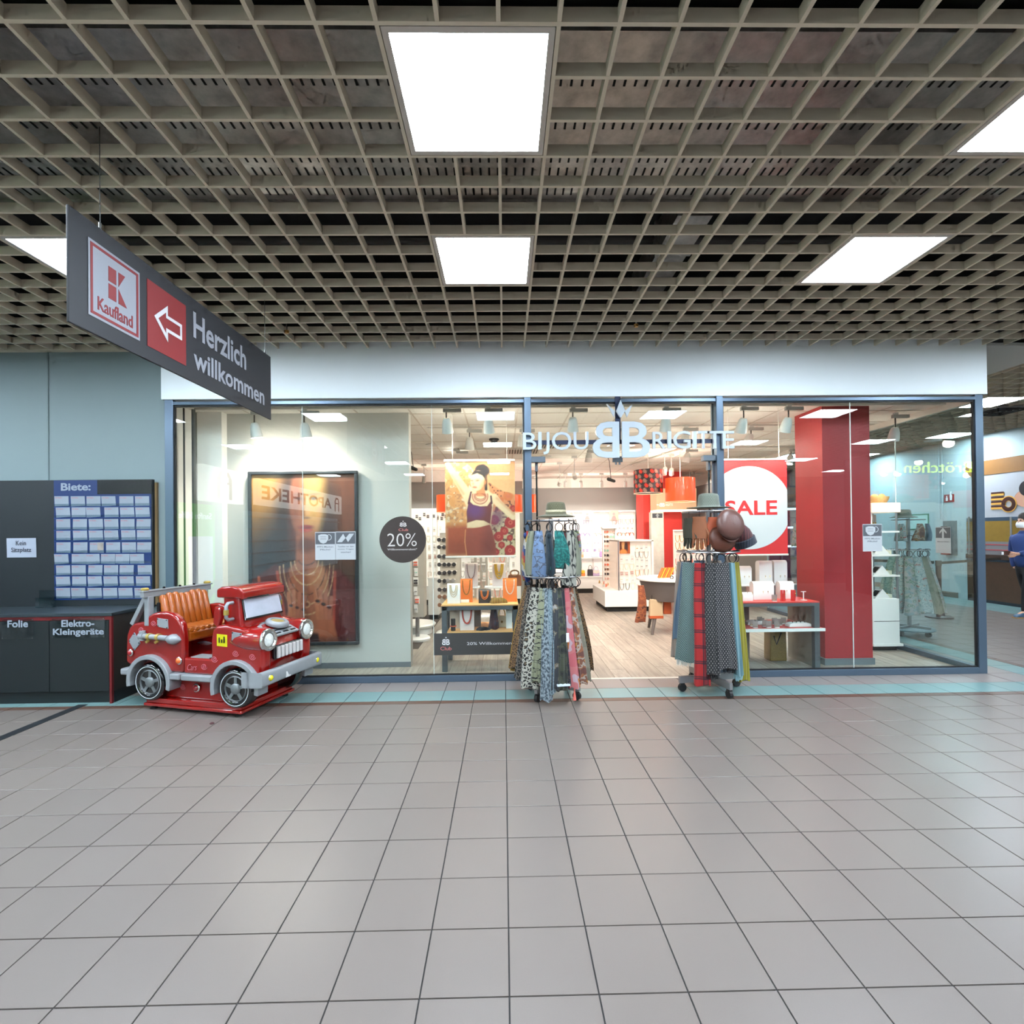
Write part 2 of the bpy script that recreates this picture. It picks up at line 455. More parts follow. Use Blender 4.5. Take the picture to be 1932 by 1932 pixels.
m_diff = M('light_diffuser', (255,255,255), emit=PANEL_L, ecol=(226,242,255))
m_lfr = M('light_frame', (190,185,178), rough=.5)
def light_panel(x, y, label, group):
    t = T('ceiling_light', label, 'light', (x,y,H), group=group)
    w = PH-.012; q = w-.026
    f = MB()
    f.box(x-w,x+w,y-w,y-q,H,H+.05).box(x-w,x+w,y+q,y+w,H,H+.05).box(x-w,x-q,y-q,y+q,H,H+.05).box(x+q,x+w,y-q,y+q,H,H+.05).box(x-w,x+w,y-w,y+w,H+.05,H+.06)
    f.build('frame', m_lfr, t)
    MB()._a([(x-q,y-q,H+.006),(x+q,y-q,H+.006),(x+q,y+q,H+.006),(x-q,y+q,H+.006)],[(3,2,1,0)]).build('diffuser', m_diff, t)
    return t
seen_lab = {(0,3.702):'square white light panel in the lattice ceiling above the shop window and door', (1,3.702):'square light panel in the lattice ceiling, rightmost of the row before the shop', (-1,3.702):'square light panel partly hidden behind the hanging dark sign'}
for ix in range(-3,5):
    for cy_ in (3.702, 2.308, -.479, -3.267, -6.054):
        rw = (3.702,2.308,-.479,-3.267,-6.054).index(cy_); lab = seen_lab.get((ix,cy_), f'square hall ceiling light, {ORD[rw]} row out from the shop, {ORD[ix+3]} from the west wall')
        light_panel(-.116+ix*12*CELL, cy_, lab, 'square light panels of the hall ceiling')
for q,(x,y) in enumerate(CPAN):
    light_panel(x,y, ['square light panel of the side corridor just beyond the shop corner','square light panel of the corridor near the bakery wall','square light panel of the corridor ceiling seen through the side glass','square light panel further back in the corridor','square light panel at the far end of the corridor by the wall'][q], 'square light panels of the side corridor')

# plenum services above the lattice
m_galv = M('galvanised', (176,172,168), rough=.3, metal=.6, var=.35, vscale=9)  # colour noise imitates mirrored bright patches on the metal
t = T('cable_tray', 'perforated galvanised cable tray running above the lattice ceiling', 'cable tray', (0,3.1,3.98))
MB().box(-6.5,7.5,2.45,3.75,3.98,3.985).box(-6.5,7.5,3.75,3.756,3.94,4.04).box(-6.5,7.5,2.444,2.45,3.94,4.04).build('tray_sheet', m_galv, t)
sl = MB()
for i in range(236):
    for yy in (2.75,3.05,3.33,3.47,3.655):
        x = -6.4+i*.058; sl.box(x,x+.013,yy-.045,yy+.045,3.9775,3.9795)
tag(sl.build('slots', M('slot_dark',(20,20,20),rough=.9), t), kind='stuff')
t = T('ceiling_pipe', 'dark round pipe running along above the lattice ceiling', 'pipe', (0,4.4,4.1))
MB().cyl((-8,4.55,4.15),(9,4.55,4.15),.05).build('pipe', M('pipe_dark',(60,58,56),rough=.6,metal=.3), t)
for xx in (-5,-2,1,4,7): MB().box(xx-.015,xx+.015,4.535,4.565,4.15,4.6).build('hanger', M('pipe_dark',(60,58,56)), t)
t = T('ventilation_duct', 'square sheet-metal air duct above the lattice ceiling', 'duct', (1.5,3.6,4.0))
MB().box(1.35,1.62,3.9,5.3,3.95,4.2).build('duct', m_galv, t)
MB().box(1.33,1.64,4.4,4.44,3.93,4.22).build('flange', m_galv, t)
def sprinkler(x,y,lab):
    t = T('ceiling_sprinkler', lab, 'sprinkler', (x,y,H-.03), group='sprinklers in the lattice ceiling')
    MB().cyl((x,y,H+.07),(x,y,H-.02),.008,n=8).build('pipe', M('chrome',(200,200,200),rough=.25,metal=1), t)
    MB().lathe([(.004,-.05),(.02,-.045),(.022,-.02),(.008,-.015)],(x,y,H),10).build('head', M('brass',(150,110,60),rough=.35,metal=.9), t)
p = atz(541,620,H); sprinkler(p.x,p.y,'small sprinkler head in the lattice above the word sign')
p = atz(1200,608,H); sprinkler(p.x,p.y,'small sprinkler head in the lattice above the shop lettering')

# ---- hall walls
m_wall = M('wall_paint', (120,135,138), rough=.6, var=.02, vscale=2)
m_white = M('white_paint', (238,246,250), rough=.55, var=.015, vscale=2)
wl = tag(MB().box(-9.2,XL-.0,5.47,5.6,0,3.62).build('wall_left', m_wall), kind='structure')
MB().box(-4.75,-4.74,5.462,5.47,0,3.5).build('joint_strip', M('wall_joint',(106,122,126)), wl)
tag(MB().box(-9.3,-9.2,-9,5.6,0,4.6).build('wall_west', m_wall), kind='structure')
tag(MB().box(-9.2,12,-9.1,-9,0,4.6).build('wall_rear', M('rear_wall_paint',(119,120,119),rough=.7)), kind='structure')
tag(MB().box(XW,XW+.1,5.0,17,0,4.6).build('wall_corridor', M('corridor_paint',(166,182,184),rough=.6)), kind='structure')
tag(MB().box(XW-.012,XW,11.3,16.6,0,.12).build('baseboard_corridor', M('stone_skirt',(119,108,98),rough=.5,var=.08,vscale=20)), kind='structure')
tag(MB().box(12,12.1,-9,5.0,0,4.6).build('wall_east', M('rear_wall_paint',(119,120,119))), kind='structure')
tag(MB().box(XW,12.1,5.0,5.1,0,4.6).build('wall_east_return', m_white), kind='structure')
tag(MB().box(XR,XW,16.6,16.7,0,4.6).build('wall_corridor_end', M('far_wall',(120,140,160),rough=.7)), kind='structure')
# upper walls that close the plenum behind the fascia
fas = tag(MB().box(-3.535,5.155,5.40,5.47,SHOPZ,H+.12).build('trim_2', m_white, bevel=.003), kind='structure')
tag(MB().box(XL,XR+.035,5.47,YB+.2,SHOPZ+.08,H+.12).build('wall_over_shop', M('void_dark',(40,40,40),rough=.9)), kind='structure')
tag(MB().box(5.155,6.17,5.41,16.6,H-.002,H+.03).build('trim_3', M('soffit_white',(181,183,179),rough=.6)), kind='structure')
tag(MB().box(-9.2,5.155,5.475,5.6,H+.12,4.65).box(5.155,5.2,5.475,16.6,H+.04,4.65).build('wall_plenum', M('plenum_black',(26,26,27))), kind='structure')
tag(MB().box(-9.2,-3.53,5.41,5.47,H+.0,H+.06).build('trim_4', m_slat), kind='structure')

# ---- shop front: aluminium frame and glass
m_alu = M('aluminium', (86,102,119), rough=.32, metal=.55, var=.03, vscale=4)
m_gask = M('gasket', (16,18,22), rough=.6)
m_glass = glassmat('pane_glass', (246,251,250), 1.0)
m_glass2 = glassmat('side_glass', (238,247,247), 1.0)
m_edge = M('glass_edge', (140,190,180), rough=.1, alpha=.9)
Z0, Z1 = .075, 2.905
def pane(parent, x0, x1, y, z0, z1, mat=None):
    return MB().box(x0,x1,y-.005,y+.005,z0,z1).build('pane', mat or m_glass, parent)
w1 = ST('window_1', (XL,YF,0))
MB().box(XL,XL+.085,5.415,5.475,0,SHOPZ).build('jamb', m_alu, w1, bevel=.003)
MB().box(XL+.085,.226,5.415,5.475,Z1+.01,SHOPZ-.018).build('head_rail', m_alu, w1, bevel=.003)
MB().box(XL+.085,.226,5.415,5.475,0,Z0-.008).build('sill_rail', m_alu, w1, bevel=.003)
gk = MB().box(XL+.085,.226,5.43,5.46,Z1-.006,Z1+.01).box(XL+.085,.226,5.43,5.46,Z0-.008,Z0+.004).box(XL+.085,XL+.097,5.43,5.46,Z0,Z1).box(.214,.226,5.43,5.46,Z0,Z1)
gk.build('gasket', m_gask, w1)
xj = [XL+.09, at(570,900,YF).x, at(815,900,YF).x, .222]
for a,b in zip(xj[:-1],xj[1:]): pane(w1,a+.0015,b-.0015,5.445,Z0,Z1)
for x in xj[1:3]: MB().box(x-.0025,x+.0025,5.4395,5.4505,Z0,Z1).build('glass_joint', M('glass_joint',(200,210,205),rough=.2), w1)
w2 = ST('window_2', (2.328,YF,0))
MB().box(XR-.085,XR,5.415,5.475,0,SHOPZ).build('jamb', m_alu, w2, bevel=.003)
MB().box(2.328,XR-.085,5.415,5.475,Z1+.01,SHOPZ-.018).build('head_rail', m_alu, w2, bevel=.003)
MB().box(2.328,XR-.085,5.415,5.475,0,Z0-.008).build('sill_rail', m_alu, w2, bevel=.003)
MB().box(2.328,XR-.085,5.43,5.46,Z1-.006,Z1+.01).box(2.328,XR-.085,5.43,5.46,Z0-.008,Z0+.004).box(XR-.097,XR-.085,5.43,5.46,Z0,Z1).box(2.328,2.34,5.43,5.46,Z0,Z1).build('gasket', m_gask, w2)
xk = [2.334, at(1607,900,YF).x, XR-.09]
for a,b in zip(xk[:-1],xk[1:]): pane(w2,a+.0015,b-.0015,5.445,Z0,Z1)
MB().box(xk[1]-.0025,xk[1]+.0025,5.4395,5.4505,Z0,Z1).build('glass_joint', M('glass_joint',(200,210,205)), w2)
# glazed side of the shop towards the corridor
w3 = ST('window_3', (XR,YF,0)); YS = 9.9
MB().box(XR-.06,XR,5.475,YS,0,.06).build('sill_rail', m_alu, w3, bevel=.003)
MB().box(XR-.06,XR,5.475,YS,2.90,SHOPZ).build('head_rail', M('alu_white',(214,208,200),rough=.45), w3, bevel=.003)
MB().box(XR-.04,XR-.02,5.475,5.50,.06,2.9).build('edge_profile', M('alu_white',(214,208,200)), w3)
ys = [5.50, 6.62, 7.75, 8.85, YS]
for a,b in zip(ys[:-1],ys[1:]):
    MB().box(XR-.035,XR-.025,a+.002,b-.002,.06,2.9).build('pane', m_glass2, w3)
    MB().box(XR-.036,XR-.024,b-.003,b+.003,.06,2.9).build('glass_joint', M('glass_joint',(200,210,205)), w3)
# entrance: mullions, transom pane, two leaves standing open
d1 = ST('door_1', (1.28,YF,0))
for a,b in ((.226,.298),(2.255,2.328)):
    MB().box(a,b,5.405,5.50,0,SHOPZ).build('mullion', m_alu, d1, bevel=.004)
    MB().box(a-.014,b+.0,5.50,5.53,0,SHOPZ).build('mullion_channel', M('alu_light',(150,152,158),rough=.4,metal=.4), d1, bevel=.003)
MB().box(.298,2.255,5.415,5.475,Z1+.01,SHOPZ-.018).build('head_rail', m_alu, d1, bevel=.003)
MB().box(.298,2.255,5.43,5.46,Z1-.006,Z1+.01).build('gasket', m_gask, d1)
pane(d1,.30,2.253,5.445,2.33,Z1)
for x,sgn in ((.357,1),(2.212,-1)):
    dl = Vector((x,5.52,0)).normalized(); nl = Vector((dl.y,-dl.x,0))
    lf = MB().obox(Vector((x,5.52,1.165))+dl*.465,dl*.465,nl*.005,(0,0,1.135)).build('leaf', m_glass, d1)
    MB().box(x-.009,x+.009,5.515,5.523,.03,2.30).build('leaf_edge', M('leaf_edge_dark',(24,30,28),rough=.2), lf)
    MB().box(min(x-.06*sgn,x+.09*sgn),max(x-.06*sgn,x+.09*sgn),5.43,5.50,2.29,2.35).build('patch_fitting', M('fitting_grey',(96,104,112),rough=.35,metal=.6), d1, bevel=.003)
    MB().box(x-.014,x+.014,5.5,5.56,2.20,2.30).build('clamp', M('fitting_grey',(96,104,112)), lf, bevel=.003)
tk = MB().box(1.16,1.265,5.43,5.47,2.285,2.345).build('lock_case', M('fitting_grey',(96,104,112)), d1, bevel=.004)
MB().cyl((1.195,5.45,2.285),(1.195,5.45,2.26),.011,n=10).cyl((1.235,5.45,2.285),(1.235,5.45,2.26),.011,n=10).build('lock_bolt', M('fitting_grey',(96,104,112)), tk)
MB().box(.298,2.255,5.42,5.47,-.001,.004).build('threshold', M('threshold',(196,190,182),rough=.4), d1)

# ---- shop shell
m_cream = M('shop_white', (242,236,228), rough=.6)
m_grey = M('shop_grey', (150,147,144), rough=.65)
m_skirt = M('skirting_grey', (104,108,112), rough=.5)
tag(MB().box(XL-.03,XL,5.60,YB,0,SHOPZ).build('wall_shop_west', m_cream), kind='structure')
tag(MB().box(XL+.1,-1.10,6.06,6.2,0,SHOPZ-.0).build('wall_display', M('display_wall',(192,188,181),rough=.6)), kind='structure')
tag(MB().box(XL+.1,-1.10,6.05,6.06,0,.06).build('baseboard_display', m_skirt), kind='structure')
tag(MB().box(XL+.02,XL+.30,5.95,6.06,0,SHOPZ).build('wall_display_return', m_cream), kind='structure')
tag(MB().box(XL+.155,XL+.175,5.62,5.66,0,SHOPZ-.05).box(XL+.10,XL+.11,5.56,5.58,0,SHOPZ-.05).build('trim_5', M('dark_profile',(60,62,62),rough=.4)), kind='structure')
bw = tag(MB().box(.43,XR,YB,YB+.1,0,SHOPZ).box(XL,.43,11.7,11.8,0,SHOPZ).box(.38,.43,11.8,YB,0,SHOPZ).build('wall_back', m_grey), kind='structure')
MB().box(.43,XR,YB-.06,YB,2.72,SHOPZ).box(XL,.43,11.64,11.7,2.72,SHOPZ).build('bulkhead', m_cream, bw)
se = tag(MB().box(XR-.05,XR,YS,YB,0,SHOPZ).build('wall_shop_east', m_grey), kind='structure')
MB().box(XR-.06,XR-.05,YS,YB,2.72,SHOPZ).build('bulkhead', m_cream, se)
# suspended ceiling of the shop
m_ct = M('ceiling_tile', (246,238,228), rough=.8, rand=.012, bump=.05, bscale=300)
sc = tag(MB().box(XL,XR,5.47,YB,SHOPZ+.03,SHOPZ+.06).build('ceiling_shop', M('ceiling_gap',(120,108,98),rough=.9)), kind='structure')
cm = MB().box(-.303,.303,-.303,.303,0,.015).mesh('ceiling_panel'); cm.materials.append(m_ct)
CT = .6224
for i in range(14):
    for j in range(14):
        x, y = XL+CT*(i+.5)-.05, 5.50+CT*(j+.5)
        if x+.31 > XR+.3 or y-.31 > YB: continue
        o = bpy.data.objects.new('ceiling_panel', cm); COL.objects.link(o); o.parent = sc
        sx = 1.0 if x+.31 <= XR else max(.1,(XR-x+.3)/.61); o.location = (x if sx == 1 else (x-.305+XR)/2, y, SHOPZ); o.scale = (sx,1,1)
rb = MB()
for j in range(15): rb.box(XL,XR,5.50+CT*j-.010,5.50+CT*j+.010,SHOPZ-.004,SHOPZ+.004)
rb.build('runner', M('runner',(214,200,184),rough=.5), sc)
rb = MB()
for i in range(15): rb.box(XL-.05+CT*i-.010,XL-.05+CT*i+.010,5.5,YB,SHOPZ-.003,SHOPZ+.003)
rb.build('runner', M('runner',(214,200,184)), sc)
# red pillar in the window
cl = tag(MB().box(3.66,4.21,5.86,6.41,0,SHOPZ).build('wall_pillar', M('red_plaster',(160,30,37),rough=.5,var=.02)), kind='structure')
MB().box(3.645,4.225,5.845,6.425,0,.075).build('skirting', m_skirt, cl)
# ================================================================ hanging sign
m_anth = M('sign_anthracite', (31,32,39), rough=.55)
m_ltxt = M('sign_print_pale', (146,148,158), rough=.5)
m_sred = M('sign_print_red', (131,26,31), rough=.5)
Yl, Yr, XS = 2.35, 4.37, -1.945
zt, zb = CAMH+.640*Yl, CAMH+.4145*Yl
sg = T('hanging_sign', 'long dark hanging sign reading Herzlich willkommen with red arrow and white logo', 'sign', (XS,(Yl+Yr)/2,zb))
MB().box(XS-.012,XS,Yl,Yr,zb,zt).build('board', m_anth, sg, bevel=.002)
UY, UZ = Vector((0,1,0)), Vector((0,0,1))
SL, SHh = Yr-Yl, zt-zb
def sp(u, v): return Vector((XS+.001, Yl+u*SL, zb+v*SHh))     # u along, v up, both 0..1
def spr(poly, mat, name, lift=.001, dep=.0015):
    MB().prism([(p[0]*SL,p[1]*SHh) for p in poly], (XS+lift,Yl,zb), UY, UZ, (dep,0,0)).build(name, mat, sg)
# fractions along the board from the photograph, with the board seen receding
def along(px): return (atx(px, 600, XS).y-Yl)/SL
u0,u1 = along(166), along(263); u2,u3 = along(277), along(350); u4,u5 = along(364), along(463); u6 = along(497)
spr([(u0,.15),(u1,.15),(u1,.84),(u0,.84)], m_ltxt, 'logo_field')
def frame_poly(a,b,c,d,w,h):
    mb = MB()
    for (x0,x1,y0,y1) in ((a,b,c,c+h),(a,b,d-h,d),(a,a+w,c+h,d-h),(b-w,b,c+h,d-h)):
        mb.prism([(x0*SL,y0*SHh),(x1*SL,y0*SHh),(x1*SL,y1*SHh),(x0*SL,y1*SHh)], (XS+.0025,Yl,zb), UY, UZ, (.0015,0,0))
    return mb
frame_poly(u0+.006,u1-.006,.175,.815,.007,.026).build('logo_border', m_sred, sg)
uw = u1-u0; ka, kb = u0+uw*.36, u0+uw*.72; km = u0+uw*.53; kz0, kz1, kzm = .40, .70, .55
spr([(ka,kzm+.012),(km-.004,kzm+.012),(km-.004,kz1),(ka,kz1)], m_sred, 'logo_mark', .0025)
spr([(ka,kz0),(km-.004,kz0),(km-.004,kzm-.012),(ka,kzm-.012)], m_sred, 'logo_mark', .0025)
spr([(km+.004,kzm+.012),(kb-.006,kz1),(km+.004,kz1)], m_sred, 'logo_mark', .0025)
spr([(km+.004,kz0),(kb,kz0),(km+.004,kzm-.012)], m_sred, 'logo_mark', .0025)
text('Kaufland', m_sred, sp(u0+uw*.16,.235)+Vector((.0015,0,0)), UY, UZ, uw*.68*SL, .125*SHh, sg, bold=.012)
spr([(u2,.145),(u3,.145),(u3,.845),(u2,.845)], m_sred, 'arrow_field')
au = u3-u2; ax = lambda f: u2+au*f
outer = [(ax(.16),.5),(ax(.5),.70),(ax(.5),.59),(ax(.88),.59),(ax(.88),.41),(ax(.5),.41),(ax(.5),.30)]
inner = [(ax(.26),.5),(ax(.455),.615),(ax(.455),.555),(ax(.83),.555),(ax(.83),.445),(ax(.455),.445),(ax(.455),.385)]
ar = MB()
for i in range(7):
    j = (i+1)%7; q = [outer[i],outer[j],inner[j],inner[i]]
    ar.prism([(p[0]*SL,p[1]*SHh) for p in q], (XS+.0025,Yl,zb), UY, UZ, (.0015,0,0))
ar.build('arrow', M('sign_print_white',(207,207,211),rough=.5), sg)
text('Herzlich', m_ltxt, sp(u4,.535), UY, UZ, (u5-u4)*SL, .31*SHh, sg, bold=.02)
text('willkommen', m_ltxt, sp(u4,.17), UY, UZ, (u6-u4)*SL, .25*SHh, sg, bold=.02)
for yy in (Yl+.19, Yr-.09):
    MB().cyl((XS-.006,yy,zt),(XS-.006,yy,H+.06),.0022,n=6).build('cable', M('cable_steel',(90,90,88),rough=.4,metal=.7), sg)
    MB().cyl((XS-.006,yy,zt-.01),(XS-.006,yy,zt+.03),.006,n=8).build('clip', M('cable_steel',(90,90,88)), sg)

# ================================================================ collection counter and card board
m_cnt = M('laminate_slate', (14,22,26), rough=.5, var=.06, vscale=160)
m_cntside = M('laminate_brown', (41,38,35), rough=.5, var=.04, vscale=120)
m_cred = M('counter_red', (101,17,23), rough=.45)
CX1, CY0, CY1 = -3.665, 4.885, 5.462; CX0 = -6.4; CTZ = .845
ct = T('collection_counter', 'dark slate recycling counter with red edging against the pale wall', 'counter', (-5,5.15,0))
MB().box(CX0,CX1,CY0+.02,CY1,.11,CTZ-.03).build('body', m_cntside, ct)
MB().box(CX0,CX1,CY0+.035,CY1-.02,0,.11).build('plinth', m_cnt, ct)
MB().box(CX0,CX1+.01,CY0-.015,CY1,CTZ-.03,CTZ).build('worktop', M('laminate_top',(41,50,56),rough=.32,var=.05,vscale=160), ct, bevel=.002)
MB().box(CX0,CX1,CY0-.005,CY0+.02,CTZ-.065,CTZ-.03).box(CX1-.02,CX1,CY0-.005,CY0+.02,0,CTZ-.065).build('red_edging', m_cred, ct)
xd = [-5.95, -5.25, at(93,1240,CY0).x, CX1-.025]
for i,(a,b) in enumerate(zip(xd[:-1],xd[1:])):
    MB().box(a+.003,b-.003,CY0,CY0+.02,.115,CTZ-.07).build('door', m_cnt, ct, bevel=.0015)
m_acr = glassmat('acrylic', (240,246,248), 1.6)
m_plab = M('plate_print', (136,146,158), rough=.5)
def acrylic(px0,px1,py0,py1,lines,lab,name):
    a = at(px0,py1,CY0-.006); b = at(px1,py0,CY0-.006)
    t = T(name, lab, 'sign', (a.x,CY0,a.z))
    MB().box(a.x,b.x,CY0-.0115,CY0-.0085,a.z,b.z).build('plate', m_acr, t)
    for q in ((a.x+.008,a.z+.008),(b.x-.008,a.z+.008),(a.x+.008,b.z-.008),(b.x-.008,b.z-.008)):
        MB().lathe([(.004,0),(.004,.002)],(q[0],CY0-.0115,q[1]),8,axis=(0,-1,0)).build('screw', M('chrome',(200,200,200)), t)
    for (s,x0,x1,y0,y1) in lines:
        p0 = at(x0,y1,CY0-.0118); p1 = at(x1,y0,CY0-.0118)
        text(s, m_plab, p0, (1,0,0), (0,0,1), p1.x-p0.x, p1.z-p0.z, t, bold=.025, depth=.001)
acrylic(4,64,1167,1206,[('Folie',14,53,1170,1184)],'clear acrylic plate lettered Folie on the dark counter door','acrylic_plate')
acrylic(99,198,1165,1204,[('Elektro-',116,178,1169,1183),('Kleingeräte',100,196,1185,1202)],'clear acrylic plate lettered Elektro-Kleingeräte on the dark counter door','acrylic_plate')
# upright board behind the counter
BY = 5.405; br = at(288,1000,BY).x; bz1 = at(200,905,BY).z
bd = T('notice_board', 'large dark upright board with blue card field standing on the slate counter', 'board', (-5,BY,CTZ))
MB().box(CX0,br,BY,BY+.035,CTZ,bz1).build('panel', M('board_slate',(18,25,30),rough=.5,var=.08,vscale=90), bd, bevel=.002)
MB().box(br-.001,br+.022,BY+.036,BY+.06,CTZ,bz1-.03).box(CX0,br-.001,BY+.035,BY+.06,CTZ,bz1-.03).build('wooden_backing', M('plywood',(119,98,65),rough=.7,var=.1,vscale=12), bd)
bl = at(103,1120,BY).x; bb = at(150,1131,BY).z
m_blue = M('board_blue', (5,39,91), rough=.4)
MB().box(bl,br-.012,BY-.003,BY,bb,at(150,931,BY).z).build('blue_field', m_blue, bd)
xh = at(184,918,BY).x
MB().box(bl,xh,BY-.004,BY,at(150,931,BY).z,bz1-.004).build('blue_header', m_blue, bd)
MB().box(xh+.002,br-.004,BY-.006,BY,at(250,932,BY).z,bz1-.004).build('black_header', M('gloss_black',(14,15,18),rough=.25,bump=.06,bscale=400), bd)
a = at(115,926,BY-.005); b = at(171,911,BY-.005)
text('Biete:', m_plab, a, (1,0,0), (0,0,1), b.x-a.x, b.z-a.z, bd, bold=.028, depth=.001)
m_card = M('card_white', (133,142,153), rough=.55, rand=.05)
m_cardred = M('card_print_red', (176,74,84), rough=.6)
m_cardtx = M('card_print_grey', (150,158,172), rough=.6)
ctx_me = None
rows_y = [(936,955),(957,976),(979,999),(1000,1019),(1023,1043),(1045,1064),(1066,1085),(1087,1106),(1109,1129)]
xs6 = [[103,134,163,192,225,255],[106,135,163,197,227,256],[106,137,168,197,227,257],[106,138,168,197,229,258],[106,138,169,200,230,258],[103,135,162,190,217,245],[106,135,166,196,225,260],[106,136,166,196,226,257],[106,135,166,195,224,254]]
for r,(y0,y1) in enumerate(rows_y):
    rail_z = at(190,y1+1,BY).z
    MB().box(bl+.002,br-.014,BY-.007,BY-.003,rail_z-.004,rail_z+.004).build('card_rail', M('rail_blue',(18,52,116),rough=.3), bd)
    for k6,x0 in enumerate(xs6[r]):
        p0 = at(x0,y1,BY-.006); p1 = at(x0+26.5,y0,BY-.006)
        cw, ch = p1.x-p0.x, p1.z-p0.z
        t = T('offer_card', f'white pinned offer card, {ORD[k6]} in the {ORD[r]} row of the blue board', 'card', (p0.x,BY-.004,p0.z), group='offer cards on the blue board')
        tl = random.uniform(-.006,.006)
        MB()._a([(p0.x,BY-.0045,p0.z+tl),(p1.x,BY-.0045,p0.z-tl),(p1.x+tl,BY-.0065,p1.z),(p0.x+tl,BY-.0065,p1.z),(p0.x,BY-.0035,p0.z+tl),(p1.x,BY-.0035,p0.z-tl),(p1.x+tl,BY-.0055,p1.z),(p0.x+tl,BY-.0055,p1.z)],
               [(0,1,2,3),(7,6,5,4),(0,4,5,1),(1,5,6,2),(2,6,7,3),(3,7,4,0)]).build('sheet', m_card, t)
        if ctx_me is None:
            o_ = text('Ich biete...', m_cardred, (0,0,0), (1,0,0), (0,0,1), .075, .011, None, bold=.01, depth=0); ctx_me = o_.data; bpy.data.objects.remove(o_)
        hd = mk('heading', ctx_me, m_cardred, t, local=True); hd.location = (.008,-.0035,ch-.022)
        if r in (3,4,5) or (r == 6 and k6 in (3,4)):
            tx = MB()
            for q in range(4): tx.box(p0.x+.012,p0.x+cw*random.uniform(.5,.92),BY-.0075,BY-.007,p0.z+.018+q*.014,p0.z+.021+q*.014)
            tx.build('handwriting', m_cardtx, t)
    MB().box(bl+.004,br-.016,BY-.0085,BY-.0075,rail_z+.004,rail_z+.032).build('clear_strip', m_acr, bd)
t = T('photo_print', 'small photo slip clipped to a card in the fifth row of the blue board', 'photo', (-4.2,BY,1.5))
p0 = at(184,1038,BY-.01); p1 = at(195,1024,BY-.01)
MB().box(p0.x,p1.x,BY-.011,BY-.0095,p0.z,p1.z).build('print', M('photo_tan',(150,140,132),rough=.5,var=.3,vscale=20), t)
t = T('paper_notice', 'white paper notice reading Kein Sitzplatz taped to the dark board', 'notice', (-4.7,BY,1.4))
p0 = at(13,1052,BY-.003); p1 = at(68.5,1015,BY-.003)
MB().grid(lambda u,v: (p0.x+(p1.x-p0.x)*u, BY-.003-.004*math.sin(u*9+v*2)**2*v, p0.z+(p1.z-p0.z)*v), 12, 8).build('sheet', M('paper_blue_white',(153,160,174),rough=.6), t, smooth=True)
for s_,x0,x1,y0,y1 in (('Kein',30,49,1020,1029),('Sitzplatz',21,59,1033,1044)):
    a = at(x0,y1,BY-.0085); b = at(x1,y0,BY-.0085)
    text(s_, M('ink_dark',(40,44,56),rough=.6), a, (1,0,0), (0,0,1), b.x-a.x, b.z-a.z, t, bold=.002, depth=.0006)
t = T('leaflet_holder', 'clear acrylic leaflet holder standing on the counter before the board', 'leaflet holder', (-4.0,5.33,CTZ))
p0 = at(73,1128,5.34)
MB().box(p0.x,p0.x+.165,5.345,5.349,CTZ+.001,CTZ+.17).box(p0.x,p0.x+.165,5.30,5.304,CTZ+.001,CTZ+.10).box(p0.x,p0.x+.165,5.30,5.349,CTZ+.0005,CTZ+.004).build('pocket', glassmat('acrylic_grey',(226,236,238),1.3), t)

# ================================================================ coin-operated truck ride
m_red = M('ride_red', (136,16,12), rough=.2, coat=.7, var=.12, vscale=5)
m_sil = M('ride_silver', (138,142,146), rough=.38, metal=.12, var=.10, vscale=7)
m_org = M('ride_orange', (155,78,16), rough=.3, coat=.4, var=.10, vscale=9)
m_blk = M('ride_black', (13,13,16), rough=.16, coat=.6)
m_brass = M('ride_brass', (177,154,81), rough=.3, metal=.5)
m_swirl = M('ride_swirl', (193,101,112), rough=.4)
tr = T('truck_ride', 'red coin-operated tow truck ride with orange bench on red pedestal', 'ride', (-2.655,4.89,0), math.radians(-15.5))
LIFT = [0.0]
def tb(mb, name, mat, parent=None, **kw):
    def zf(z): return z+LIFT[0]*(1.0 if z < .72 else max(.2, 1-(z-.72)*2.6))
    if LIFT[0]: mb.v = [(p[0],p[1],zf(p[2])) for p in mb.v]
    return mb.build(name, mat, parent or tr, local=True, **kw)
# pedestal
bs = tb(MB().box(-.52,.53,-.345,.345,.035,.062).box(-.505,.515,-.33,.33,.062,.105), 'base_plate', m_red, bevel=.008)
tb(MB()._a([(-.43,-.27,.105),(.43,-.27,.105),(.43,.27,.105),(-.43,.27,.105),(-.40,-.22,.33),(.40,-.22,.33),(.40,.22,.33),(-.40,.22,.33)],[(3,2,1,0),(4,5,6,7),(0,1,5,4),(1,2,6,5),(2,3,7,6),(3,0,4,7)]), 'pedestal', m_red, bevel=.01)
for q in ((-.46,-.29),(.46,-.29),(.46,.29),(-.46,.29)):
    tb(MB().lathe([(.03,0),(.03,.012),(.012,.022),(.012,.04)],(q[0],q[1],0),12), 'foot', M('rubber',(24,24,24),rough=.7))
HW = .325
LIFT[0] = .045
def arch(cx, cz, r, a0, a1, n=12): return [(cx+r*math.cos(math.radians(a0+(a1-a0)*i/n)), cz+r*math.sin(math.radians(a0+(a1-a0)*i/n))) for i in range(n+1)]
RWX, FWX, WZ = -.445, .475, .205
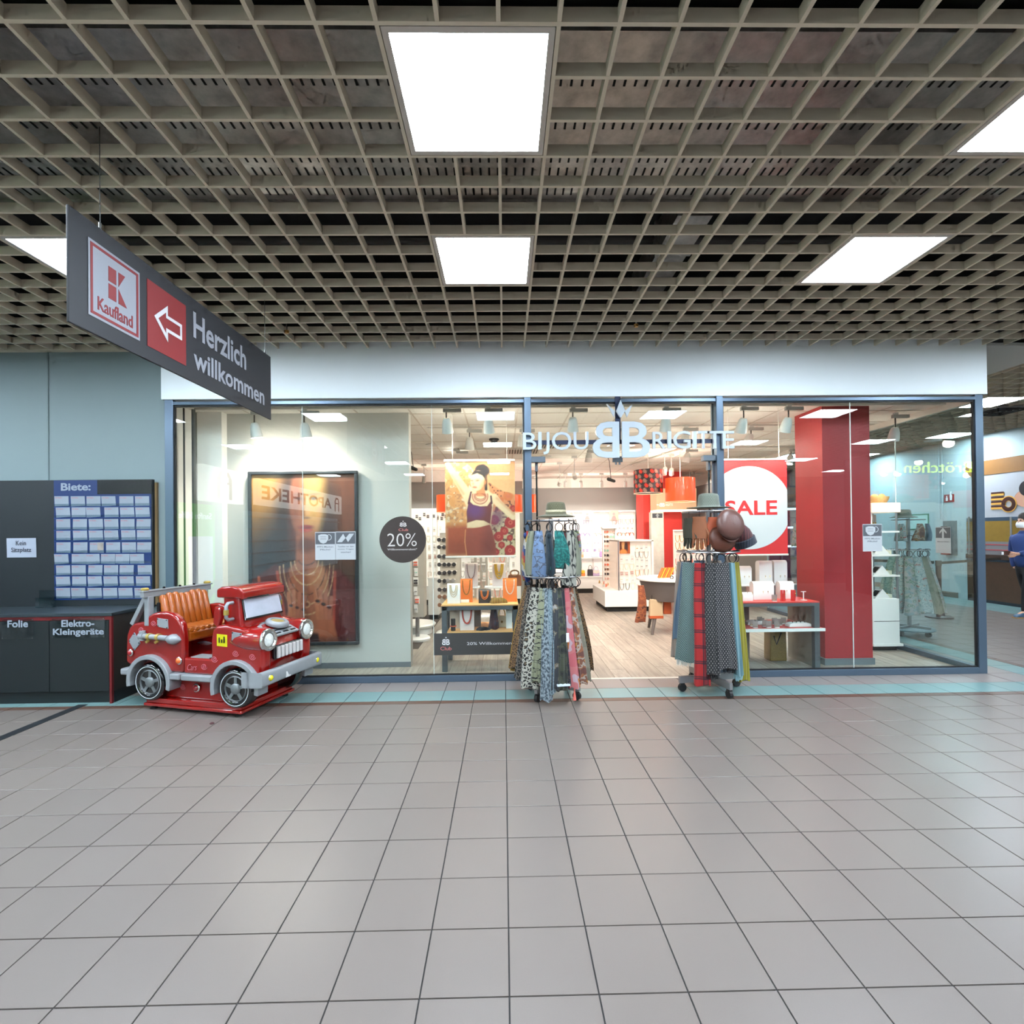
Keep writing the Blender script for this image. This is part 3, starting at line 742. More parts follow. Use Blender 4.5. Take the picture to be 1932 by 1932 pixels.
# rear body: two humped side walls joined by the tail
rear = [(-.10,.30)] + [(-.09,.44),(-.095,.62),(-.11,.72),(-.15,.79),(-.22,.835),(-.32,.85),(-.42,.835),(-.49,.80),(-.535,.745),(-.57,.735),(-.64,.725),(-.70,.69),(-.735,.62),(-.745,.50),(-.745,.36)] + arch(RWX,WZ,.215,152,26)
for s_ in (-1,1):
    o_ = tb(MB().prism(rear,(0,s_*HW-(.07 if s_>0 else 0),0),(1,0,0),(0,0,1),(0,.07,0)), 'side_panel', m_red, bevel=.022, seg=3, smooth=True, angle=60)
tb(MB().box(-.74,-.60,-.26,.26,.34,.70), 'tail_box', m_red, bevel=.03, seg=3)
tb(MB().box(-.72,.60,-.27,.27,.29,.43), 'floor_pan', m_red, bevel=.02)
tb(MB().box(-.09,.24,-.325,.325,.30,.435), 'door_sill', m_red, bevel=.015)
tb(MB().box(-.04,.16,-.30,-.18,.435,.441), 'tread_plate', m_sil)
# nose and front fenders
def nose(u, v):
    s_ = v; x = .20+.52*s_
    top = .73-.02*s_-.10*max(0,(s_-.55)/.45)**2; bot = .28; hw = .30-.02*s_
    k = 1.0 if s_ < .82 else math.sqrt(max(0.0,1-((s_-.82)/.18)**2))*.45+.55 if s_ < .999 else 0.0
    th = 2*PI*u; e = .55
    c_, s2 = math.cos(th), math.sin(th)
    yy = hw*k*math.copysign(abs(c_)**e,c_); zz = (top-bot)/2*k*math.copysign(abs(s2)**e,s2)+(top+bot)/2
    return (x, yy, zz)
tb(MB().grid(nose,32,16,True), 'nose', m_red, smooth=True, angle=80)
front = [(.20,.30),(.195,.60),(.215,.69),(.26,.735),(.36,.74),(.50,.72),(.62,.69),(.70,.64),(.735,.56),(.735,.42),(.72,.32)] + arch(FWX,WZ,.215,30,150)
for s_ in (-1,1):
    tb(MB().prism(front,(0,s_*HW-(.11 if s_>0 else 0),0),(1,0,0),(0,0,1),(0,.11,0)), 'fender', m_red, bevel=.05, seg=4, smooth=True, angle=70)
    tb(MB().lathe([(.02,0),(.075,.06),(.10,.22),(.105,.34),(.10,.375)],(.345,s_*.255,.605),20,axis=(1,0,.02)), 'lamp_pod', m_red, smooth=True, angle=60)
    hl = tb(MB().lathe([(.066,0),(.094,0),(.098,.012),(.092,.028),(.074,.030),(.066,.02)],(.718,s_*.255,.612),24,axis=(1,0,.02)), 'headlight', M('ride_chrome',(214,214,212),rough=.18,metal=.9), smooth=True)
    tb(MB().lathe([(.068,.004),(.062,.016),(.045,.026),(.02,.032),(.0005,.033)],(.718,s_*.255,.612),24,axis=(1,0,.02),caps=False), 'lens', M('lens_clear',(226,230,226),rough=.12,var=.25,vscale=70,bump=.8,bscale=160), hl, smooth=True)
    # silver wheel arches, running board
    for cx, a0, a1 in ((RWX,192,-14),(FWX,196,-10)):
        ro, ri = arch(cx,WZ,.245,a0,a1,18), arch(cx,WZ,.205,a0,a1,18)
        mb = MB()
        y0 = s_*(HW+.045); y1 = s_*(HW-.08)
        for i in range(18):
            q = [ri[i],ro[i],ro[i+1],ri[i+1]]
            mb.prism(q,(0,min(y0,y1),0),(1,0,0),(0,0,1),(0,abs(y0-y1),0))
        bm = bmesh.new(); bm.from_mesh(mb.mesh('a')); bmesh.ops.remove_doubles(bm,verts=bm.verts,dist=1e-4)
        bmesh.ops.translate(bm, verts=bm.verts, vec=(0,0,LIFT[0])); me = bpy.data.meshes.new('wheel_arch'); bm.to_mesh(me); bm.free()
        mk('wheel_arch', me, m_sil, tr, True, bevel=.006)
    ya, yb = sorted((s_*(HW+.04), s_*(HW-.06)))
    tb(MB().box(RWX+.235,-.10,ya,yb,.245,.30), 'running_board', m_sil, bevel=.012)
    tb(MB().box(-.085,FWX-.235,ya,yb,.245,.30), 'running_board', m_sil, bevel=.012)
    tb(MB().box(-.765,RWX-.225,ya,yb,.255,.315), 'tail_bumper', m_sil, bevel=.015)
    # wheels
    for cx in (RWX,FWX):
        ax_ = (0,s_,0); cy_ = s_*(HW-.095)
        wh = tb(MB().lathe([(.105,0),(.155,.0),(.168,.018),(.170,.085),(.164,.115),(.152,.128),(.128,.130),(.112,.122),(.105,.112)],(cx,cy_,WZ),32,axis=ax_), 'wheel', m_blk, smooth=True, angle=50)
        hb = MB().lathe([(.001,.085),(.108,.085),(.112,.118),(.104,.124),(.098,.105),(.05,.098),(.046,.122),(.036,.130),(.0005,.132)],(cx,cy_,WZ),28,axis=ax_)
        for q in range(5):
            a = 2*PI*q/5+.3; d = Vector((math.cos(a),0,math.sin(a))); e = Vector((-d.z,0,d.x))
            hb.obox(Vector((cx,cy_+s_*.108,WZ))+d*.07, d*.032, Vector((0,.010,0)), e*.014)
        tb(hb, 'hub', M('ride_hub',(116,121,123),rough=.4,metal=.4,var=.15,vscale=20), wh, smooth=True, angle=45)
        tb(MB().lathe([(.138,.1298),(.144,.1302),(.144,.131),(.138,.1306)],(cx,cy_,WZ),32,axis=ax_,caps=False), 'pinstripe', M('stripe_white',(190,196,200),rough=.4), wh)
    # side mirrors with brass clamps
    zc = .875; mx = .375; my = s_*.295
    mr = tb(MB().tube([(mx,my-s_*.035,zc+.075),(mx,my+s_*.02,zc+.075),(mx,my+s_*.04,zc+.05),(mx,my+s_*.04,zc-.06),(mx,my+s_*.02,zc-.085),(mx,my-s_*.035,zc-.085)],.016,10), 'side_mirror', m_sil, smooth=True)
    tb(MB().cyl((mx,my+s_*.04,zc-.035),(mx,my+s_*.04,zc+.015),.022,n=12), 'clamp', m_brass, mr)
# cab
tb(MB()._a([(.26,-.255,.68),(.475,-.255,.68),(.475,.255,.68),(.26,.255,.68),(.25,-.245,1.03),(.435,-.245,1.03),(.435,.245,1.03),(.25,.245,1.03)],[(3,2,1,0),(4,5,6,7),(0,1,5,4),(1,2,6,5),(2,3,7,6),(3,0,4,7)]), 'cab', m_red, bevel=.03, seg=3)
tb(MB().prism([(-.0,0),(.0,.075),(.05,.10),(.16,.105),(.25,.09),(.285,.06),(.285,-.005),(.26,-.02),(.24,-.005)],(.205,-.265,.995),(1,0,0),(0,0,1),(0,.53,0)), 'roof', m_red, bevel=.025, seg=3, smooth=True, angle=60)
wa = Vector((.4755,0,.79)); wt = Vector((-.038,0,.20)).normalized(); wn = Vector((wt.z,0,-wt.x))
def wpanel(hw, z0, z1, lift, dep, name, mat):
    o_ = wa+wt*z0+wn*lift
    tb(MB().prism([(-hw,0),(hw,0),(hw*.96,(z1-z0)),(-hw*.96,(z1-z0))],o_,(0,1,0),wt,wn*dep), name, mat, bevel=.004)
wpanel(.242,-.018,.222,-.002,.010,'windscreen_rubber', m_blk)
wpanel(.228,.0,.206,.004,.010,'windscreen', M('windscreen_pale',(185,190,204),rough=.15,coat=.5,var=.10,vscale=6))
tb(MB().box(.485,.50,-.22,.04,.985,1.0), 'visor_edge', m_blk, bevel=.003)
tb(MB().prism([(.0,0),(.03,.10),(.03,.20),(-.03,.22),(-.05,.05)],(.26,-.315,.70),(1,0,0),(0,0,1),(0,.05,0)), 'cab_post', m_red, bevel=.015, seg=3)
# hood metalwork
gp = tb(MB().prism([(-.15,0),(.15,0),(.17,.20),(.06,.245),(-.06,.245),(-.17,.20)],(.722,0,.612),(0,1,0),Vector((-1,0,.42)).normalized(),Vector((.38,0,.92))*.02), 'hood_plate', m_sil, bevel=.006)
for q in range(3):
    y = -.10+q*.10
    tb(MB().obox(Vector((.703,y,.640)),Vector((0,.034,0)),Vector((-.92,0,.39))*.008,Vector((.38,0,.92))*.004), 'slot', m_blk, gp)
    tb(MB().obox(Vector((.665,y*.85,.656)),Vector((0,.04,0)),Vector((-.92,0,.39))*.004,Vector((.38,0,.92))*.005), 'bar', m_blk, gp)
af = tb(MB().lathe([(.095,0),(.10,.008),(.10,.03),(.088,.045),(.062,.047),(.06,.038),(.0005,.036)],(.610,0,.695),28,axis=(.25,0,1)), 'air_filter', m_sil, smooth=True, angle=45)
tb(MB().lathe([(.0005,.040),(.055,.039),(.057,.034)],(.610,0,.695),24,axis=(.25,0,1),caps=False), 'filter_top', m_brass, af)
# radiator grille of pale upright bars under the hood, plain bumper
gr = tb(MB().box(.70,.742,-.19,.19,.425,.545), 'radiator', m_blk, bevel=.02, seg=3)
for q in range(7):
    y = -.15+q*.05
    tb(MB().box(.738,.758,y-.018,y+.018,.435,.535), 'grille_bar', M('ride_cream',(194,190,188),rough=.3), gr, bevel=.006)
def bump_(u, v):
    t_ = -1+2*v; y = .405*math.copysign(min(1,abs(t_)*1.12),t_)
    back = max(0,(abs(t_)-.89)/.11)
    x = .755+.045*(1-t_*t_)-.14*back; z0, z1 = .235+.03*(1-t_*t_), .375+.005*math.cos(t_*PI)
    a = 2*PI*u; cx_, cz_ = .028, (z1-z0)/2; e = .5
    return (x+cx_*math.copysign(abs(math.cos(a))**e,math.cos(a)), y, (z0+z1)/2+cz_*math.copysign(abs(math.sin(a))**e,math.sin(a)))
bpn = tb(MB().grid(bump_,16,36,True), 'front_bumper', m_sil, smooth=True, angle=70)
tb(MB().box(.818,.824,-.15,-.09,.27,.32), 'number_tag', M('tag_white',(205,205,205),rough=.4), bpn)
m_yel = M('lamp_yellow', (214,200,30), rough=.2, coat=.5); m_lred = M('lamp_red', (150,14,22), rough=.15, coat=.6); m_lor = M('lamp_orange', (214,96,20), rough=.15, coat=.6)
def lampbtn(c_, ax_, mat, r=.03, par=None):
    l_ = tb(MB().lathe([(r,0),(r*1.05,.006),(r*.85,.012)],c_,18,axis=ax_), 'marker_lamp', M('ride_chrome',(214,214,212)), par, smooth=True)
    return tb(MB().lathe([(r*.82,.010),(r*.7,.018),(r*.4,.024),(.0005,.026)],c_,14,axis=ax_,caps=False), 'marker_lens', mat, None, smooth=True)
lampbtn((.795,-.315,.31),(1,-.15,0),m_yel); lampbtn((.795,.315,.31),(1,.15,0),m_yel)
lampbtn((-.675,-.333,.455),(0,-1,0),m_lred); lampbtn((-.13,-.333,.41),(0,-1,0),m_lor,.032)
LIFT[0] = 0; lampbtn((-.02,-.258,.20),(0,-1,.05),m_lred,.036); lampbtn((.42,-.10,.20),(1,0,.1),m_yel,.03); LIFT[0] = .045
# bench with pleated back
sb = tb(MB().box(-.40,-.10,-.255,.255,.56,.655), 'bench_base', m_org, bevel=.02)
for q in range(8):
    y = -.223+q*.0637; hgt = .965+.028*math.cos((q%4-1.5)*.85)
    tb(MB().capsule((-.365,y,.68),(-.43,y,hgt),.036,.034,10), 'back_cushion', m_org, smooth=True)
    tb(MB().capsule((-.37,y,.655),(-.13,y,.655),.034,.034,10), 'seat_cushion', m_org, smooth=True)
tb(MB().box(-.455,-.42,-.27,.27,.62,.93), 'bench_back', m_blk, bevel=.01)
# tow frame at the rear
cf = tb(MB().obox((-.50,0,1.02),(0,.37,0),(.020,0,0),(0,0,.032)), 'tow_beam', m_sil, bevel=.006)
tb(MB().box(-.53,-.47,-.38,.38,1.045,1.058), 'beam_flange', m_sil, cf, bevel=.003)
for s_ in (-1,1):
    tb(MB().box(-.525,-.475,s_*.30-.03,s_*.30+.03,.70,1.0), 'tow_post', m_sil, bevel=.008)
    tb(MB().obox((-.60,s_*.30,.86),Vector((-.085,0,-.155)),(0,.022,0),Vector((.018,0,-.010))), 'tow_brace', m_sil, bevel=.005)
    tb(MB().lathe([(.03,0),(.034,.012),(.022,.024)],(-.50,s_*.34,1.058),14), 'beam_cap', m_brass)
for q in (-.15,.02,.18): tb(MB().lathe([(.012,0),(.012,.012),(.006,.016)],(-.50,q,1.058),10), 'bolt', m_blk)
# exhaust, plates, decals on the near side
ys_ = -HW-.012
ex = tb(MB().cyl((-.50,ys_-.012,.615),(-.24,ys_-.012,.605),.024,n=14).cyl((-.545,ys_-.012,.612),(-.50,ys_-.012,.615),.032,n=14).cyl((-.522,ys_-.012,.575),(-.522,ys_-.012,.66),.026,n=12), 'exhaust_pipe', m_sil, smooth=True)
tb(MB().lathe([(.026,0),(.058,.05),(.062,.09),(.03,.13),(.0005,.15)],(-.26,ys_+.006,.60),18,axis=(1,0,-.05),sy=.75), 'exhaust_funnel', m_sil, ex, smooth=True)
for q in (-.44,-.34): tb(MB().cyl((q-.014,ys_-.012,.611),(q+.014,ys_-.012,.611),.031,n=14).cyl((q,ys_-.02,.575),(q,ys_-.045,.570),.012,n=10), 'pipe_clamp', m_brass, ex)
def plate(pts, name, mat, bolts=True, y=ys_):
    p_ = tb(MB().prism(pts,(0,y+.011,0),(1,0,0),(0,0,1),(0,-.008,0)), name, mat, bevel=.003)
    if bolts:
        cx_ = sum(p[0] for p in pts)/len(pts); cz_ = sum(p[1] for p in pts)/len(pts)
        for (a,b) in pts: tb(MB().lathe([(.006,0),(.005,.004)],(a+(cx_-a)*.18,y+.003,b+(cz_-b)*.18),8,axis=(0,-1,0)), 'rivet', m_blk, p_)
plate([(-.37,.70),(-.25,.685),(-.255,.775),(-.375,.785)],'patch_plate',m_sil)
plate([(-.70,.56),(-.635,.475),(-.565,.545),(-.635,.64)],'patch_plate',m_sil)
plate([(.265,.555),(.375,.55),(.375,.655),(.265,.66)],'warning_sticker',M('sticker_yellow',(199,194,16),rough=.35),False,-HW-.004)
for q,hh in ((.29,.045),(.315,.03),(.34,.055)): tb(MB().box(q,q+.012,-HW-.006,-HW-.0045,.585,.585+hh), 'sticker_symbol', m_blk)
plate([(.425,.60),(.52,.595),(.53,.675),(.43,.685)],'patch_plate',m_sil)
def swirl(x,z,r=.028,y=-HW-.0015):
    pts = [(x+r*(.12+.88*k/22)*math.cos(k*.56)*1.2, y, z+r*(.12+.88*k/22)*math.sin(k*.56)) for k in range(23)]
    tb(MB().tube(pts,.0028,5), 'swirl', m_swirl)
for (x,z) in ((-.42,.73),(-.56,.665),(.24,.44),(.63,.48),(.46,.50),(.13,.37)): swirl(x,z)
LIFT[0] = 0
for (x,z) in ((-.34,.22),(-.18,.20),(.18,.21)): swirl(x,z,.026,-.252+.0)
LIFT[0] = .045
o_ = text('Cars', m_swirl, (-.05,-HW-.005,.375), (1,0,.05), (.25,0,1), .10, .055, tr, bold=-.012, depth=.002, local=True)
ex2 = T('power_cord','thin pale power cord from the ride to the wall','cord',(-3.2,5.25,0))
MB().tube([(-3.1,5.16,.012),(-3.17,5.22,.012),(-3.24,5.30,.012),(-3.30,5.36,.02),(-3.36,5.38,.10)],.006,6).build('cord',M('cord_grey',(170,168,160),rough=.5),ex2,smooth=True)
p = atz(400,1366)
tag(MB().lathe([(.012,0),(.016,.006),(.008,.014)],(p.x,p.y,0),7,sx=1.3).build('litter_scrap', M('scrap_maroon',(70,30,34),rough=.7)), 'tiny dark red scrap lying on the tiles before the truck ride', 'litter')
# ================================================================ shop: lamps
m_lampw = M('lamp_white', (214,210,204), rough=.45)
m_bulb = M('lamp_glow', (255,250,240), emit=22.0, ecol=(255,236,208))
m_track = M('track_white', (220,212,202), rough=.5)
WARM = (1.0, .91, .80)
def spot_light(parent, loc, aim, watt, ang=95, blend=.6, r=.04, col=WARM):
    ld = bpy.data.lights.new('spot', 'SPOT'); ld.energy = watt; ld.color = col; ld.spot_size = math.radians(ang); ld.spot_blend = blend; ld.shadow_soft_size = r
    o = bpy.data.objects.new('spot_beam', ld); COL.objects.link(o); o.parent = parent; o.matrix_parent_inverse = PINV[parent.name]
    o.location = loc; o.rotation_euler = (Vector(aim)-Vector(loc)).to_track_quat('-Z','Y').to_euler()
    return o
def ceiling_fill(parent, loc, watt, col=WARM, r=.05):  # added point light to brighten the shop ceiling, apart from the lamp's beam
    ld = bpy.data.lights.new('bulb', 'POINT'); ld.energy = watt; ld.color = col; ld.shadow_soft_size = r
    o = bpy.data.objects.new('ceiling_fill_light', ld); COL.objects.link(o); o.parent = parent; o.matrix_parent_inverse = PINV[parent.name]; o.location = loc
bell = [(.020,.165),(.030,.162),(.044,.14),(.054,.10),(.060,.05),(.064,0),(.058,.004),(.050,.05),(.030,.09)]
def bell_lamp(x, y, z, label, aim=None, watt=None, tilt=None, gear=1, s=1.0, wide=88):
    """bell-shaped track lamp whose rim is at z"""
    t = T('ceiling_spotlight', label, 'lamp', (x,y,z), group='bell-shaped white track lamps')
    aim = Vector(aim) if aim is not None else Vector((x,y,0))
    d = (aim-Vector((x,y,z))).normalized()
    ax = -d
    MB().lathe([(r*s,h*s) for r,h in bell],(x,y,z),20,axis=ax,caps=False).build('shade', m_lampw, t, smooth=True, angle=50)
    MB().lathe([(.0005,.018*s),(.054*s,.018*s)],(x,y,z),16,axis=ax,caps=False).build('bulb', m_bulb, t)
    top = Vector((x,y,z))+ax*.165*s
    MB().tube([top,(top.x,top.y,SHOPZ-.075)],.008,8).build('stem', M('stem_dark',(70,66,62),rough=.5), t)
    MB().box(top.x-.035,top.x+.035+.13*gear,top.y-.02,top.y+.02,SHOPZ-.085,SHOPZ-.045).build('gear_box', M('gear_grey',(178,174,168),rough=.5), t, bevel=.003)
    MB().box(top.x-.02,top.x+.03,top.y-.015,top.y+.015,SHOPZ-.045,SHOPZ-.022).build('adapter', m_lampw, t)
    spot_light(t, Vector((x,y,z))+d*.012, aim, (watt or SPOT_W), wide, .75)
    ceiling_fill(t, Vector((x,y,z))+d*.035, 9)
    return t
tk = T('track_rail','white lighting track running along the shop ceiling just behind the window','track',(0,5.78,SHOPZ),group='lighting tracks on the shop ceiling')
MB().box(XL+.1,XR-.1,5.76,5.80,SHOPZ-.022,SHOPZ-.002).build('rail', m_track, tk)
for yy,lb in ((6.9,'second white lighting track from the window on the shop ceiling'),(8.7,'third white lighting track from the window on the shop ceiling')):
    tk = T('track_rail',lb,'track',(0,yy,SHOPZ),group='lighting tracks on the shop ceiling')
    MB().box(-1.0,XR-.1,yy-.02,yy+.02,SHOPZ-.014,SHOPZ-.002).build('rail', m_track, tk)
def lamp_px(px, py, y, label, aim, watt=None, tilt=None, s=1.0, wide=88):
    p = at(px,py,y); return bell_lamp(p.x,p.y,p.z,label,aim,watt,tilt,s=s,wide=wide)
lamp_px(485,826,5.78,'bell lamp over the framed poster, half hidden by the hanging sign',(-2.5,6.05,.6),62,wide=150)
lamp_px(578,826,5.78,'bell lamp over the framed poster beside the glass joint',(-2.0,6.05,.6),62,wide=150)
lamp_px(845,816,5.78,'bell lamp above the fashion banner, leftmost of the front row there',(-.5,7.0,.4),55)
lamp_px(923,816,5.78,'bell lamp above the fashion banner under a reflected panel',(0.0,7.0,.4),55)
lamp_px(1081,815,5.78,'bell lamp behind the letters BIJOU',(.9,6.6,0))
lamp_px(1255,814,5.78,'bell lamp behind the letters RIGITTE',(1.9,6.6,0))
lamp_px(1397,816,5.78,'bell lamp above the SALE banner, left of two',(2.6,6.8,.5),60)
lamp_px(1480,815,5.78,'bell lamp above the SALE banner beside the red pillar',(3.0,6.7,.5),60)
lamp_px(886,848,6.9,'smaller bell lamp above the banner in the second row',(-.5,7.6,.6))
lamp_px(1408,841,6.9,'bell lamp of the second row behind the E of the lettering',(2.7,7.6,.6))
lamp_px(1685,832,6.2,'bell lamp right of the red pillar over the white shelf tower',(4.8,6.7,.9),144)
lamp_px(1488,875,8.7,'small bell lamp above the corner of the SALE banner',(4.2,8.6,.5),144)
lamp_px(861,850,8.7,'small glowing bell lamp in the third row above the banner',(-1.4,9.8,.7))
lamp_px(1293,872,8.7,'bell lamp of the third row above the orange drum shade',(2.6,9.2,.6))
lamp_px(1160,842,6.9,'bell lamp of the second row behind the double B',(1.4,7.6,.2))
lamp_px(985,842,6.9,'bell lamp of the second row behind the entrance mullion',(.2,7.6,.2))
lamp_px(1290,842,6.9,'bell lamp of the second row below the letters IGI',(2.2,7.6,.2))
lamp_px(1110,872,8.7,'bell lamp of the third row in the middle of the shop',(1.3,9.4,.2))
def track_spot(px, py, y, label, aim, watt=80):
    p = at(px,py,y); t = T('ceiling_track_spot', label, 'lamp', p, group='small cylinder spots deep in the shop')
    d = (Vector(aim)-p).normalized()
    MB().tube([p-d*.09,p+d*.06],[.036,.045],14).build('head', m_lampw, t, smooth=True)
    MB().lathe([(.0005,.0),(.038,.0)],p+d*.061,12,axis=d,caps=False).build('bulb', m_bulb, t)
    MB().tube([p-d*.05,(p.x,p.y,SHOPZ-.03)],.008,6).build('arm', m_lampw, t)
    MB().box(p.x-.05,p.x+.05,p.y-.016,p.y+.016,SHOPZ-.045,SHOPZ-.004).build('adapter', m_lampw, t)
    spot_light(t, p+d*.075, aim, watt, 80, .6, .03); ceiling_fill(t, p+d*.10, 8)
track_spot(1056,912,10.4,'bright small track spot left of the crossing rail deep in the shop',(1.2,13.4,1.4),90)
track_spot(1084,899,9.6,'tilted small track spot below the lettering',(2.4,13.4,1.2),90)
for k_,px in enumerate((1067,1096,1135,1180)):
    track_spot(px,914,12.4,f'small white track spot before the grey back wall, {ORD[k_]} from the entrance mullion',(at(px,914,12.4).x+.2,13.55,1.2),55)
track_spot(1254,890,9.3,'bright track spot between the two drum shades',(3.2,11.4,.9),90)
track_spot(1267,891,9.4,'tilted track spot next to the orange drum shade',(3.9,12.0,1.0),80)
track_spot(1347,870,7.6,'track spot close to the right door leaf',(3.4,8.8,.6),70)
track_spot(800,905,10.5,'pale track spot by the small camera on the ceiling',(-1.9,11.6,1.2),90)
rl = T('track_rail','slanting white lighting rail over the middle of the shop','track',(2,9,SHOPZ),group='lighting tracks on the shop ceiling')
a,b = at(1190,886,10.9), at(1400,836,7.0); a.z = b.z = SHOPZ-.028
d_ = (b-a); n_ = Vector((-d_.y,d_.x,0)).normalized()*.02
MB().obox((a+b)/2,d_/2,n_,(0,0,.01)).build('rail', m_track, rl)
# recessed downlights and further ceiling fittings
def downlight(px, py, label, watt=25):
    p = atz(px,py,SHOPZ-.006); t = T('ceiling_downlight', label, 'lamp', p, group='recessed round downlights in the shop ceiling')
    MB().lathe([(.075,0),(.10,0),(.102,.008),(.078,.012)],p-Vector((0,0,.004)),24).build('ring', m_lampw, t, smooth=True)
    MB().lathe([(.0005,.0),(.076,.0)],p-Vector((0,0,.001)),20,caps=False).build('glass', m_bulb, t)
    spot_light(t, p-Vector((0,0,.03)), (p.x,p.y,0), watt, 120, .8, .07)
downlight(933,857,'bright round downlight above the fashion banner',60)
downlight(1142,846,'round downlight seen through the mirrored B of the lettering',60)
downlight(1322,893,'round downlight near the far grey side wall',40)
downlight(1030,861,'round downlight below the letter J',60)
downlight(815,840,'round downlight over the left aisle of the shop',60)
t = T('ceiling_camera','small black dome camera under the shop ceiling above the banner','camera',atz(932,828,SHOPZ-.004))
p = atz(932,828,SHOPZ)
MB().lathe([(.075,0),(.075,-.022),(.06,-.03)],p,20).build('collar', M('cam_black',(24,24,26),rough=.4), t)
MB().lathe([(.055,-.03),(.05,-.055),(.03,-.075),(.0005,-.08)],p,18,caps=False).build('dome', M('cam_dome',(40,40,46),rough=.1), t, smooth=True)
for (px,py,y,lb) in ((780,884,8.4,'small black camera hanging left of the fashion banner'),(1153,906,9.6,'small black camera hanging below the mirrored B')):
    p = at(px,py,y); t = T('ceiling_camera',lb,'camera',p)
    MB().capsule(p-Vector((.05,0,-.02)),p+Vector((.05,-.03,-.02)),.034,.028,10).build('body', M('cam_black',(24,24,26)), t, smooth=True)
    MB().tube([p,(p.x-.03,p.y,SHOPZ-.1),(p.x-.07,p.y,SHOPZ)],.006,6).build('arm', M('cam_black',(24,24,26)), t)
for (px,py,lb) in ((1027,840,'dark slotted air grille in the shop ceiling below the lettering'),(985,851,'dark slotted air grille in the shop ceiling beside the mullion')):
    p = atz(px,py,SHOPZ-.002); t = T('ceiling_vent',lb,'vent',p)
    MB().box(p.x-.30,p.x+.30,p.y-.3,p.y+.3,SHOPZ-.006,SHOPZ-.002).build('frame', M('vent_frame',(205,196,184),rough=.5), t)
    for q in range(12): MB().box(p.x-.27+q*.047,p.x-.25+q*.047,p.y-.27,p.y+.27,SHOPZ-.009,SHOPZ-.006).build('slot', M('vent_dark',(74,66,58),rough=.8), t)
# drum pendants
m_drum = M('drum_orange', (240,84,36), rough=.35, coat=.3, emit=.55, ecol=(255,92,40))
m_hound = M('drum_black',(46,38,44),rough=.6); m_hr = M('hound_red',(226,60,44),rough=.6); m_hb = M('hound_tan',(156,124,112),rough=.6)
def drum(px0, px1, py0, py1, y, mat, label):
    a = at(px0,py1,y); b = at(px1,py0,y); r = (b.x-a.x)/2; cx = (a.x+b.x)/2; hz = b.z-a.z
    t = T('ceiling_pendant', label, 'lamp', (cx,y,a.z), group='drum-shaped pendant lamps in the shop')
    n = 40; me = MB().grid(lambda u,v: (cx+r*(1+.015*(1-v))*math.sin(2*PI*u), y-r*(1+.015*(1-v))*math.cos(2*PI*u), a.z+hz*v), n, 2, True).mesh('shade')
    if mat is m_hound:
        HT = [(-.5,-.1),(-.25,.15),(-.5,.15),(-.2,.5),(-.2,.3),(.05,.5),(.05,.25),(.3,.25),(.2,.05),(.5,.0),(.22,-.2),(.45,-.35),(.15,-.35),(.1,-.55),(-.08,-.3),(-.3,-.5),(-.25,-.2)]
        for kk,mm in enumerate((m_hr,m_hb)):
            hb_ = MB()
            for ri in range(5):
                for ci in range(8):
                    uu = (ci+.5*(ri%2)+.38*kk)/8*2*PI; vv = a.z+hz*(.10+.20*ri); sz = hz*.21
                    pts = [(uu+q[0]*sz/r, vv+q[1]*sz) for q in HT]; pts = [(A_,min(max(Z_,a.z+.005),a.z+hz-.005)) for A_,Z_ in pts]
                    cxy = (sum(q[0] for q in pts)/len(pts), sum(q[1] for q in pts)/len(pts))
                    W_ = lambda q: (cx+(r*1.018+.001)*math.sin(q[0]), y-(r*1.018+.001)*math.cos(q[0]), q[1])
                    hb_._a([W_(cxy)]+[W_(q) for q in pts], [(0,1+(i_+1)%len(pts),1+i_) for i_ in range(len(pts))])
            tag(hb_.build('houndstooth_print', mm, t), kind='stuff')
    mk('shade', me, mat, t, smooth=True)
    MB().tube([(cx+r*1.016*math.sin(2*PI*k/32),y-r*1.016*math.cos(2*PI*k/32),a.z) for k in range(32)],.006,6,True).build('rim', M('rim_pale',(236,214,196),rough=.5), t)
    MB().lathe([(.0005,0),(r*.96,0)],(cx,y,a.z+.03),28,caps=False).build('diffuser', M('drum_diffuser',(255,240,220),emit=5.0,ecol=(255,226,190)), t)
    ceiling_fill(t, (cx,y,(a.z+b.z)/2), 18)
    MB().tube([(cx,y,b.z-.02),(cx,y,SHOPZ)],.005,6).build('cord', M('cord_white',(226,220,210),rough=.5), t)
    MB().lathe([(.05,0),(.05,-.02),(.01,-.04)],(cx,y,SHOPZ-.004),16).build('canopy', m_lampw, t)
drum(1197,1249,887,931,9.2,m_hound,'black drum pendant with red houndstooth print')
drum(1257,1310,902,947,8.9,m_drum,'orange drum pendant beside the houndstooth one')
drum(824,866,934,967,11.0,m_drum,'orange drum pendant peeking out at the banner edge towards the white display wall')
drum(944,985,934,967,11.0,m_drum,'orange drum pendant peeking out between the banner and the aluminium mullion')
drum(1003,1013.5,933,967,12.9,m_drum,'narrow glimpse of an orange pendant between mullion and door edge')

